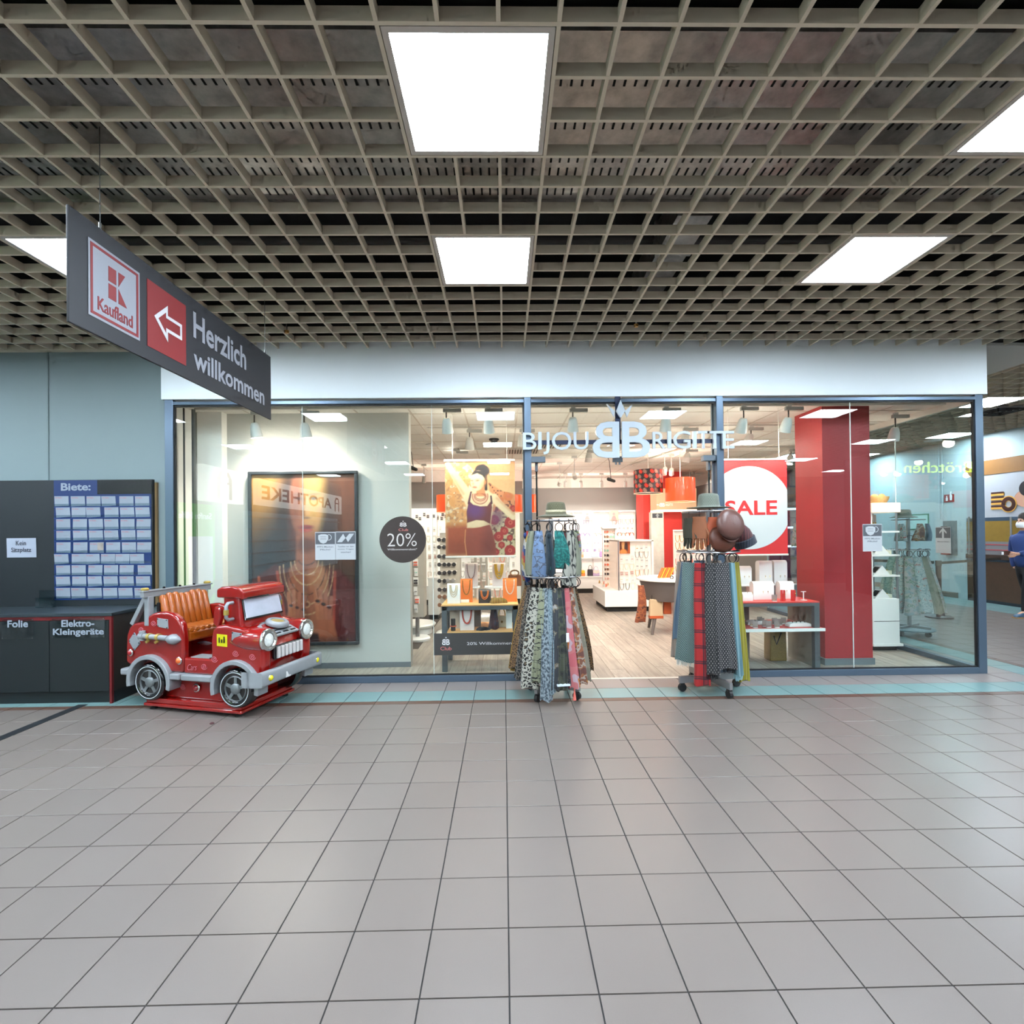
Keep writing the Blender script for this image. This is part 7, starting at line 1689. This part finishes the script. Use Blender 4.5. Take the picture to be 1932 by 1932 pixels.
# sunglasses and jewellery spinners left of the banner
def spinner(px, y, z1, w, label, cols, kinds, rows, group):
    p = at(px,1100,y); t = T('spinner_stand', label+' standing near the fashion banner', 'spinner', (p.x,y,0))
    MB().lathe([(w*.75,0),(w*.78,.03),(w*.7,.05)],(p.x,y,.0),28).build('foot', m_wht, t, smooth=True, angle=40); MB().cyl((p.x,y,.05),(p.x,y,.35),.03,n=12).build('stem', m_rack, t)
    MB().box(p.x-w/2,p.x+w/2,y-w/2,y+w/2,.35,z1).build('column', M('spinner_taupe',(176,166,154),rough=.5), t); MB().box(p.x-w/2-.01,p.x+w/2+.01,y-w/2-.01,y+w/2+.01,z1,z1+.04).build('cap', m_wht, t)
    pegwall(p.x-w/2,p.x+w/2,y-w/2-.012,.40,z1-.03,rows,.095 if kinds[0] != 'shades' else .135,kinds,cols,'the '+label,group)
spinner(851,8.0,1.56,.30,'taupe sunglasses spinner',['dark','brown','grey'],['shades'],9,'sunglasses on the taupe spinner')
spinner(787,7.6,1.50,.24,'narrow hair goods spinner',['dark','mint','coral','grey'],['clip','card'],8,'hair goods on the narrow spinner')
spinner(905,9.6,1.50,.30,'deep jewellery spinner',['rose','silver','cream'],['card','chain'],7,'jewellery on the spinner behind the banner')
spinner(940,8.4,1.40,.28,'blush jewellery spinner',['rose','gold','coral'],['card','chain'],7,'jewellery on the blush spinner')
# pale low cabinets in the left aisle
for i,(px0,px1,py0,py1,y,lb) in enumerate(((808,828,1092,1155,9.4,'small white pedestal cabinet in the left aisle'),(896,926,1075,1096,10.6,'white low cabinet deep behind the jewellery table'))):
    a, b = at(px0,py1,y), at(px1,py0,y); t = T('pedestal_cabinet',lb,'cabinet',((a.x+b.x)/2,y,0))
    MB().box(a.x,b.x,y,y+.35,.08,b.z).build('body', m_wht, t, bevel=.004); MB().box(a.x+.02,b.x-.02,y+.02,y+.33,0,.08).build('plinth', m_plinth, t); MB().box(a.x-.01,b.x+.01,y-.01,y+.36,b.z,b.z+.02).build('top', m_wht, t)
p = at(782,1192,7.6); t = T('round_dais','low round white display dais beside the display wall','dais',(p.x-.05,7.9,0))
MB().lathe([(.30,0),(.30,.10),(.34,.11),(.36,.14),(.34,.16),(.0005,.16)],(p.x-.12,8.15,0),36).build('disc', m_wht, t, smooth=True, angle=40)
# dark fittings seen in the gap between SALE banner and pillar
t = T('shawl_display','floral shawl hanging in the gap between SALE banner and red pillar','shawl',at(1500,1030,7.3)); p = at(1500,988,7.3)
cloth(t,'cloth',(p.x+.02,7.3,p.z),(p.x,7.3,p.z-.32),.05,.14,.03,.06,(1,0,0),'floral2',seed=12); MB().tube([(p.x+.02,7.3,p.z-.02),(p.x+.02,7.3,SHOPZ)],.003,5).build('cord', m_rack, t)
# ================================================================ side corridor
XB = 10.0
def bx(px,py): return atx(px,py,XB)
bk = T('bakery_shop','bakery counter front with gold panels and donut poster at the corridor wall','shopfront',(XB,9,0))
ya, yb = 5.6, bx(1822,900).y
def band(py0, py1, mat, name, x=XB, ref=1880, y0=ya, y1=None, dep=.04):
    z1 = atx(ref,py0,XB).z; z0 = max(0.0,atx(ref,py1,XB).z)
    return MB().box(x,XW-.001,y0,y1 or yb,z0,z1).build(name, mat, bk)
m_bgold = M('bakery_gold',(140,110,49),rough=.35,var=.12,vscale=6); m_bwood = M('bakery_wood',(75,52,36),rough=.5,var=.15,vscale=10); m_btan = M('bakery_tan',(133,91,44),rough=.5,var=.05)
band(866,894,m_btan,'header_panel'); band(894,976,M('bakery_poster',(164,165,169),rough=.5),'poster_panel',XB+.01); band(976,983,m_alu,'rail'); band(983,1022,m_bgold,'gold_panel'); band(1022,1047,M('bakery_grey',(119,117,119),rough=.5),'grey_band')
for py in (1027,1037): band(py,py+1.6,M('bakery_redline',(190,70,74),rough=.5),'red_line',XB-.004)
band(1047,1056,M('bakery_dark',(62,44,34),rough=.5),'counter_top',XB-.03); band(1056,1060,m_alu,'metal_line',XB-.01); band(1060,1134,m_bwood,'counter_panel'); band(1134,1160,M('bakery_plinth',(36,42,50),rough=.5),'plinth')
for px in (1914,1834):
    p0, p1 = bx(px,1046), bx(px,975); MB().cyl((XB-.06,p0.y,p0.z),(XB-.06,p0.y,p1.z),.018,n=12).cyl((XB-.06,p0.y,p0.z+.05),(XB,p0.y,p0.z+.05),.010,n=8).cyl((XB-.06,p0.y,p1.z-.05),(XB,p0.y,p1.z-.05),.010,n=8).build('pull_handle', m_rack, bk, smooth=True)
m_don = M('donut_dough',(214,160,70),rough=.6); m_cho = M('donut_choc',(70,40,34),rough=.35)
UYn = Vector((0,-1,0))
for k in range(4):
    p = bx(1882,958-8.5*k); MB().obox(Vector((XB-.001,p.y,p.z)),(0,.14,0),(.003,0,0),(0,0,.032)).build('donut_print', m_don, bk, bevel=.02); MB().obox(Vector((XB-.003,p.y,p.z+.028)),(0,.135,0),(.003,0,0),(0,0,.018)).build('icing_print', m_cho, bk, bevel=.012)
p = bx(1903,951); MB().lathe([(.06,0),(.165,0),(.165,.004),(.06,.004)],(XB,p.y,p.z),28,axis=(-1,0,0),caps=False).build('donut_ring_print', m_don, bk); MB().lathe([(.07,.0045),(.145,.0045),(.145,.007),(.07,.007)],(XB,p.y,p.z),28,axis=(-1,0,0),caps=False).build('icing_ring_print', m_cho, bk)
p = bx(1936,935); MB().lathe([(.0005,0),(.17,0),(.17,.003)],(XB,p.y,p.z-.05),28,axis=(-1,0,0),caps=False,sx=.0+1.35).build('face_print', M('print_skin',(196,146,120),rough=.5), bk); MB().lathe([(.0005,.0035),(.15,.0035),(.15,.006)],(XB,p.y-.02,p.z+.14),24,axis=(-1,0,0),caps=False).build('hair_print', M('print_hair',(36,30,32),rough=.5), bk)
# wall fittings
def plaque(px0,px1,py0,py1,x,label,cat,name,mats,inner=None):
    a, b = atx(px0,py1,x), atx(px1,py0,x); t = T(name,label,cat,(x,(a.y+b.y)/2,a.z)); y0,y1 = sorted((a.y,b.y))
    MB().box(x-.012,x-.001,y0,y1,a.z,b.z).build('plate', mats[0], t, bevel=.002)
    if inner: inner(t,x-.013,y0,y1,a.z,b.z)
    return t
m_npw = M('sign_white',(236,236,236),rough=.5)
def ext_pic(t,x,y0,y1,z0,z1):
    w = y1-y0; c1_ = y0+w*.70; c2_ = y0+w*.28
    MB().box(x-.002,x,c1_-w*.10,c1_+w*.10,z0+.03,z1-.07).box(x-.002,x,c1_-w*.05,c1_+w*.05,z1-.07,z1-.03).build('extinguisher_symbol', m_npw, t)
    MB().prism([(-.10*w,0),(.08*w,.0),(.12*w,.10),(.02*w,.14),(.10*w,.19),(-.06*w,.20),(-.13*w,.09)],(x,c2_,z0+.04),UYn,(0,0,1),(-.002,0,0)).build('flame_symbol', m_npw, t)
plaque(1782,1800.5,932,948,XW,'small red fire extinguisher sign on the corridor wall','sign','fire_sign',(M('fire_red',(145,36,29),rough=.5),),ext_pic)
def plan_in(t,x,y0,y1,z0,z1): MB().box(x-.002,x,y0+.03,y1-.03,z0+.03,z1-.03).build('plan', M('plan_pale',(176,206,200),rough=.5,var=.08,vscale=12), t)
plaque(1716,1753,969,1000,XW,'green framed escape plan on the corridor wall','plan','escape_plan',(M('plan_green',(40,110,80),rough=.5),),plan_in)
p = atx(1793,992,XW); t = T('fire_extinguisher','red fire extinguisher in a grey wall cover behind the arrow notice','fire extinguisher',(XW-.12,p.y,.9))
MB().box(XW-.02,XW-.001,p.y-.18,p.y+.18,.95,1.72).build('backplate', M('ext_grey',(96,110,112),rough=.6), t, bevel=.03)
MB().lathe([(.0005,.95),(.085,.96),(.09,1.0),(.09,1.42),(.06,1.50),(.025,1.53),(.025,1.56)],(XW-.12,p.y,0),20).build('cylinder', M('ext_red',(150,30,30),rough=.3), t, smooth=True, angle=50); MB().box(XW-.15,XW-.09,p.y-.02,p.y+.08,1.56,1.60).tube([(XW-.12,p.y+.03,1.56),(XW-.13,p.y+.12,1.45),(XW-.13,p.y+.11,1.15)],.012,8).build('valve_hose', m_blk, t, smooth=True)
MB().box(XW-.02,XW-.001,p.y-.02,p.y+.02,1.15,1.35).build('bracket', m_rack, t)
for (px,lb) in ((1773,'grey conduit running up the corridor wall beside the fire sign'),(1779,'second grey conduit running up the corridor wall')):
    p = atx(px,930,XW); t = T('wall_conduit',lb,'conduit',(XW,p.y,1.75)); MB().cyl((XW-.012,p.y,1.75),(XW-.012,p.y,H),.011,n=8).build('pipe', M('conduit',(176,192,196),rough=.5), t)
    for z in (2.1,2.7,3.2): MB().box(XW-.026,XW-.001,p.y-.018,p.y+.018,z,z+.02).build('clip', M('conduit',(176,192,196)), t)
for i,(px,py) in enumerate(((1760,831),(1724,862))):
    p = atz(px,py,H); t = T('ceiling_downlight',['round downlight in the corridor lattice near the shop glass','round downlight further along the corridor lattice'][i],'lamp',(p.x,p.y,H-.01),group='round downlights in the corridor')
    MB().lathe([(.13,-.01),(.16,-.012),(.165,.02),(.13,.03)],(p.x,p.y,H),28).build('ring', m_lampw, t, smooth=True); MB().lathe([(.0005,-.006),(.13,-.006)],(p.x,p.y,H),24,caps=False).build('glass', m_diff, t)
p = atz(1884,776,H); t = T('ceiling_vent','square louvred air diffuser in the corridor lattice beside the light panel','vent',(p.x,p.y,H-.01))
MB().box(p.x-.32,p.x+.32,p.y-.32,p.y+.32,H-.008,H+.02).build('frame', M('diffuser_grey',(150,150,148),rough=.5), t)
for q in range(5):
    r0 = .05+.055*q; lv = MB()
    for (x0_,x1_,y0_2,y1_2) in ((-r0,r0,-r0-.02,-r0),(-r0,r0,r0,r0+.02),(-r0-.02,-r0,-r0,r0),(r0,r0+.02,-r0,r0)): lv.box(p.x+x0_,p.x+x1_,p.y+y0_2,p.y+y1_2,H-.018,H-.008)
    lv.build('louvre', M('louvre_dark',(36,36,38),rough=.6), t)
# far end: dark shopfront with light strips
es = T('far_shopfront','dark blue shopfront with light strips at the far end of the corridor','shopfront',(7.6,16.55,0))
MB().box(5.3,XW-.2,16.5,16.59,.0,2.7).build('glazing', M('far_dark',(34,48,70),rough=.2), es); MB().box(5.3,XW-.2,16.46,16.59,2.7,3.3).build('fascia', M('far_fascia',(70,90,110),rough=.5), es)
for xx in (5.3,6.5,7.7,8.9,XW-.24): MB().box(xx,xx+.05,16.45,16.5,0,2.7).build('mullion', m_alu, es)
for z in (1.0,1.6,2.2): MB().box(5.5,XW-.4,16.48,16.498,z,z+.06).build('light_strip', M('far_strip',(220,236,255),emit=2.5,ecol=(200,226,255)), es)
# arrow notice on the side glass
x_ = XR-.0375; a, b = atx(1766,1043,x_), atx(1794,994,x_); t = T('paper_notice','small white notice with an upward arrow on the side glass','notice',(x_,a.y,a.z)); y0,y1 = sorted((a.y,b.y))
MB().box(x_-.002,x_-.0005,y0,y1,a.z,b.z).build('sheet', m_npap, t); MB().box(x_-.0028,x_-.002,y0+.004,y1-.004,b.z-.42*(b.z-a.z),b.z-.006).build('grey_band', m_ngrey, t)
yc, zc_ = (y0+y1)/2, b.z-.22*(b.z-a.z); w = y1-y0
MB().prism([(-.06*w,-.22*w*1.6),(.06*w,-.22*w*1.6),(.06*w,.10*w),(.22*w,-.06*w),(.24*w,.04*w),(0,.28*w),(-.24*w,.04*w),(-.22*w,-.06*w),(-.06*w,.10*w)],(x_-.003,yc,zc_),UYn,(0,0,1),(-.0006,0,0)).build('arrow', m_npap, t)
text('Bitte nur 1 Person', m_nink, (x_-.003,yc,b.z-.58*(b.z-a.z)), UYn, (0,0,1), w*.75, .012, t, bold=.01, depth=.0004, center=True)
# barrier post with belt
p = atz(1772,1165); bp_ = T('barrier_post','dark retractable belt post standing in the corridor','barrier post',(p.x,p.y,0))
MB().lathe([(.0005,.0),(.20,.0),(.20,.02),(.17,.035),(.05,.05)],(p.x,p.y,0),32).build('base', M('post_dark',(43,41,43),rough=.4), bp_, smooth=True, angle=40)
MB().cyl((p.x,p.y,.04),(p.x,p.y,.92),.04,n=20).build('pole', M('post_dark',(43,41,43)), bp_, smooth=True); MB().cyl((p.x,p.y,.90),(p.x,p.y,.99),.047,n=20).build('belt_head', M('post_head',(70,74,70),rough=.4), bp_, smooth=True)
MB().obox((p.x-.75,p.y+1.05,.955),Vector((-.72,1.0,0)),Vector((.8,.6,0))*.001,(0,0,.025)).obox((p.x+1.1,p.y+.55,.945),Vector((1.06,.53,-.0)),Vector((-.4,.9,0))*.001,(0,0,.022)).build('belt', M('belt_grey',(70,66,60),rough=.7), bp_)
# ---------------------------------------------------------------- summer rack beyond the side glass
R3 = (5.90,7.45)
rk3 = rack('summer_rack','rolling rack of pale floral scarves beyond the side glass',R3[0],R3[1],.5,1.24,.25,1.68,.20,legL=.26)
MB().lathe([(.0005,.085),(.30,.085),(.31,.10),(.29,.115),(.0005,.115)],(R3[0],R3[1],0),32,caps=False).build('base_disc', M('disc_slate',(96,116,124),rough=.4), rk3, smooth=True, angle=40)
for i,(ph,zb_,fk,lab,wb_) in enumerate(((-95,.34,'mint','mint dotted scarf on the summer rack',.18),(-65,.36,'floral','white floral scarf at the tower side of the summer rack',.18),(-35,.34,'floral2','grey rose floral scarf on the summer rack',.19),(-8,.38,'floral','white and red floral scarf in the middle of the summer rack',.20),(20,.36,'stone','greige scarf on the summer rack',.17),(48,.36,'floral2','pale patterned scarf beside the wine red one',.17),(66,.30,'wine','dark wine scarf at the corridor side of the summer rack',.19),(104,.32,'wine','second dark scarf behind the wine red one',.15),(150,.35,'floral','floral scarf at the back of the summer rack',.16),(-140,.35,'mint','mint scarf at the back of the summer rack',.16))):
    scarf(R3[0],R3[1],ph,1.15,zb_,.20,.37,wb_*.5,wb_,fk,lab,70+i,.25,1.24,grp='scarves on the summer rack',bow=.03)
for i,(ph,col,fk,lb) in enumerate(((-60,0,'floral','white floral cap scarf on the upper ring of the summer rack'),(-5,0,'rust','red patterned bandana on the upper ring of the summer rack'),(50,0,'denim','blue bandana on the upper ring of the summer rack'))):
    p_,td,od = onring(R3[0],R3[1],ph,.22,1.62); t = T('bandana',lb,'bandana',(p_.x,p_.y,1.38),group='bandanas on the summer rack'); cloth(t,'cloth',p_,p_+Vector((0,0,-.24)),.06,.17,.05,.08,td,fk,seed=90+i,ns=18,nt_=8)
hat(R3[0]-.08,R3[1]-.02,1.71,'straw_sage','white straw hat on top of the summer rack',R=.17,r=.09,h=.10)

# ================================================================ person at the picture edge
def skin_mesh(name, pts, edges, mat, parent, root=0, sub=2):
    me = bpy.data.meshes.new(name); me.from_pydata([p[:3] for p in pts], edges, []); me.update()
    o = mk(name, me, mat, parent)
    bm = bmesh.new(); bm.from_mesh(me); ly = bm.verts.layers.skin.verify()
    bm.verts.ensure_lookup_table()
    for v, p in zip(bm.verts, pts):
        r = p[3]; v[ly].radius = r if isinstance(r,tuple) else (r,r); v[ly].use_root = (v.index == root)
    bm.to_mesh(me); bm.free()
    md = o.modifiers.new('skin','SKIN'); md.use_smooth_shade = True; md.branch_smoothing = .4
    o.modifiers.new('sub','SUBSURF').levels = sub; o.modifiers[-1].render_levels = sub
    return o
PX, PY_ = 9.02, 8.80
pe = T('person','person in a blue jacket and black trousers holding a wallet at the picture edge','person',(PX,PY_,0))
m_skin = M('skin',(206,156,130),rough=.5); m_jack = M('jacket_blue',(27,53,108),rough=.7,var=.08,vscale=20); m_trou = M('trousers_black',(20,20,24),rough=.8); m_hair = M('hair_dark',(44,34,30),rough=.6); m_shoe = M('shoe_multi',(70,96,120),rough=.6,var=.35,vscale=16)
def Q(dx,dy,z,r): return (PX+dx,PY_+dy,z,r)
# facing -x; near side is -y
body = [Q(0,0,.95,(.085,.11)),Q(.0,0,1.15,(.08,.10)),Q(.0,0,1.36,(.09,.12)),Q(.0,0,1.47,(.06,.08)),Q(-.01,0,1.54,.055),Q(-.025,0,1.62,(.09,.075)),Q(-.03,0,1.70,(.085,.07)),Q(-.02,0,1.755,(.045,.04)),
        Q(.0,-.19,1.40,.045),Q(-.02,-.24,1.13,.036),Q(-.27,-.20,1.10,.028),Q(-.36,-.19,1.105,(.022,.035)),
        Q(.0,.19,1.40,.045),Q(.03,.24,1.12,.036),Q(.03,.22,.90,.028),Q(.02,.21,.82,(.03,.03)),
        Q(-.01,-.09,.88,.07),Q(-.07,-.09,.50,.048),Q(-.10,-.09,.10,.036),Q(-.24,-.09,.05,.035),
        Q(.01,.09,.88,.07),Q(.10,.09,.50,.048),Q(.24,.09,.13,.036),Q(.13,.09,.05,.035)]
ed = [(0,1),(1,2),(2,3),(3,4),(4,5),(5,6),(6,7),(2,8),(8,9),(9,10),(10,11),(2,12),(12,13),(13,14),(14,15),(0,16),(16,17),(17,18),(18,19),(0,20),(20,21),(21,22),(22,23)]
k = len(body)
for (dy,dz,l,bend) in ((-.030,.012,.075,-.012),(-.030,-.010,.085,-.014),(-.028,-.030,.08,-.014),(-.024,-.048,.065,-.012)):
    body += [Q(-.40,-.19+dy*.6,1.105+dz,.010),Q(-.40-l*.55,-.19+dy*.4+.01,1.10+dz,.0095),Q(-.40-l,-.19+.02,1.095+dz,.008)]; ed += [(11,k),(k,k+1),(k+1,k+2)]; k += 3
body += [Q(-.385,-.16,1.13,.011),Q(-.425,-.155,1.135,.010),Q(-.455,-.165,1.13,.009)]; ed += [(11,k),(k,k+1),(k+1,k+2)]
skin_mesh('body', body, ed, m_skin, pe)
skin_mesh('jacket', [Q(0,0,.80,(.155,.20)),Q(.0,0,1.10,(.14,.175)),Q(.0,0,1.34,(.14,.18)),Q(.0,0,1.46,(.085,.11)),Q(-.01,0,1.52,.072),Q(.0,-.20,1.39,.078),Q(-.01,-.25,1.13,.066),Q(-.33,-.195,1.10,.050),Q(.0,.20,1.39,.078),Q(.03,.25,1.12,.066),Q(.03,.22,.84,.052)],
          [(0,1),(1,2),(2,3),(3,4),(2,5),(5,6),(6,7),(2,8),(8,9),(9,10)], m_jack, pe)
skin_mesh('trousers', [Q(0,0,.94,(.13,.165)),Q(0,0,.86,(.12,.155)),Q(-.01,-.09,.80,.098),Q(-.07,-.09,.50,.08),Q(-.10,-.09,.06,.07),Q(.01,.09,.80,.098),Q(.10,.09,.50,.08),Q(.24,.09,.09,.07)], [(0,1),(1,2),(2,3),(3,4),(1,5),(5,6),(6,7)], m_trou, pe)
for (dx,dy,z) in ((-.10,-.09,0),(.24,.09,.06)):
    mb = MB().prism([(-.20,.012),(-.185,.05),(-.10,.085),(.0,.11),(.055,.10),(.065,.03),(.06,.012)],(PX+dx,PY_+dy-.042,z),(1,0,0),(0,0,1),(0,.084,0)); sh = mb.build('shoe', m_shoe, pe, bevel=.016, seg=3)
    MB().prism([(-.205,0),(-.205,.016),(.07,.016),(.07,0)],(PX+dx,PY_+dy-.046,z+.001),(1,0,0),(0,0,1),(0,.092,0)).build('sole', M('sole_tan',(196,150,90),rough=.6), sh)
MB().lathe([(.0005,.115),(.05,.105),(.085,.07),(.098,.02),(.095,-.04),(.08,-.09)],(PX+.005,PY_,1.70),20,caps=False,sx=1.05,sy=.88).build('hair', m_hair, pe, smooth=True)
for s_ in (-1,1): MB().ball((PX-.105,PY_+s_*.03,1.675),.011,8).build('eye', M('eye_dark',(40,34,32),rough=.2), pe, smooth=True)
MB().prism([(0,.012),(.018,-.02),(0,-.028)],(PX-.108,PY_-.009,1.655),(-1,0,0),(0,0,1),(0,.018,0)).build('nose', m_skin, pe, bevel=.004)
MB().grid(lambda u,v: (PX-.03-.085*math.cos((u-.5)*2.4)-.018*math.sin(PI*v), PY_+.082*math.sin((u-.5)*2.4), 1.645-.10*v), 12, 7).build('face_mask', M('mask_white',(232,234,236),rough=.7), pe, smooth=True)
t = T('wallet','brown wallet with a white card in the hand of the person','wallet',(PX-.47,PY_-.18,1.09)); w0 = Vector((PX-.50,PY_-.175,1.118))
MB().obox(w0,(.055,0,0),(0,.010,0),(0,0,.035)).build('leather', M('wallet_brown',(92,54,44),rough=.5), t, bevel=.004); MB().obox(w0+Vector((-.06,0,-.002)),(.03,0,0),(0,.002,0),(0,0,.024)).build('card', m_npw, t)

# ================================================================ opposite shops behind the camera (mirrored in the glass)
XP = -6.2
wp_ = tag(MB().box(XP-.15,XP,-8.99,1.9,0,3.45).build('wall_pharmacy', M('pharmacy_white',(176,177,176),rough=.6)), kind='structure')
def vy(px): return 2*5.445-XP/((px-950)/975.0)
ph = T('pharmacy_sign','long white lit sign reading APOTHEKE with a red letter logo','sign',(XP,-5,2.3))
y1_, y0_ = vy(481), vy(640)
m_lit = M('sign_lit_white',(236,236,232),emit=3.2,ecol=(240,240,236)); m_phr = M('sign_lit_red',(150,40,36),rough=.5,emit=.35)
MB().box(XP+.001,XP+.12,y0_,y1_,2.32,2.98).build('light_box', m_lit, ph)
text('APOTHEKE', m_phr, (XP+.121,y0_+1.15,2.47), (0,1,0), (0,0,1), y1_-y0_-1.35, .36, ph, bold=.02, depth=.004)
def apo_logo(t, x, yc, zc, s):
    MB().prism([(-.5,-.5),(-.3,-.5),(-.3,.05),(.3,.05),(.3,-.5),(.5,-.5),(.5,.25),(.25,.5),(-.25,.5),(-.5,.25)],(x,yc,zc),Vector((0,s,0)),Vector((0,0,s)),(.004,0,0)).build('logo', m_phr, t)
    MB().prism([(-.25,.12),(.25,.12),(.25,.28),(.12,.38),(-.12,.38),(-.25,.28)],(x+.0045,yc,zc),Vector((0,s,0)),Vector((0,0,s)),(.002,0,0)).build('logo_gap', m_lit, t)
apo_logo(ph, XP+.121, y0_+.55, 2.65, .5)
t = T('logo_box','white lit box with the big red pharmacy letter','sign',(XP,-.3,2.3)); MB().box(XP+.001,XP+.14,vy(452),vy(376),2.28,3.02).build('light_box', m_lit, t); apo_logo(t, XP+.141, (vy(452)+vy(376))/2, 2.65, .60)
t = T('advert_screen','tall green lit advert screen beside the pharmacy logo','screen',(XP,.5,.1))
MB().box(XP+.001,XP+.09,vy(402),vy(327),.12,2.2).build('screen', M('screen_green',(110,200,90),emit=1.6,ecol=(130,214,110)), t); MB().box(XP+.091,XP+.093,vy(398),vy(352),.6,1.55).build('picture', M('screen_white',(230,230,240),emit=2.0,ecol=(226,230,250)), t)
text('Sanfte Hilfe', M('screen_text',(240,250,255),emit=3.0), (XP+.091,vy(400)+.08,1.90), (0,1,0), (0,0,1), 1.1, .13, t, bold=.01, depth=.002)
sw = T('pharmacy_window','lit pharmacy window with rows of shelves','shopfront',(XP,-5,0)); MB().box(XP+.001,XP+.03,-8.4,-1.5,.5,2.15).build('backlit_panel', M('pharm_back',(176,196,206),emit=.7,ecol=(190,214,226)), sw)
for z in (.8,1.1,1.4,1.7,2.0): MB().box(XP+.03,XP+.12,-8.4,-1.5,z,z+.03).build('shelf', m_wht, sw)
bz = T('bakery_kiosk','dark bakery kiosk with a green lit word sign','kiosk',(10.2,-1.5,0))
YK = 2*5.445-12.0
MB().box(8.6,11.9,YK-.9,YK,2.55,3.3).build('header', M('kiosk_dark',(60,56,50),rough=.5), bz); MB().box(8.6,8.75,YK-.9,YK,0,2.55).box(11.75,11.9,YK-.9,YK,0,2.55).build('post', M('kiosk_dark',(60,56,50)), bz); MB().box(8.75,11.75,YK-.7,YK-.1,0,1.05).build('counter', m_bwood, bz)
xk0, xk1 = (1716-950)/975*12.0, (1846-950)/975*12.0
text('Brötchen', M('neon_green',(200,240,60),emit=9.0,ecol=(190,235,40)), (xk1,YK+.002,2.86), (-1,0,0), (0,0,1), xk1-xk0, .26, bz, bold=-.004, depth=.02)
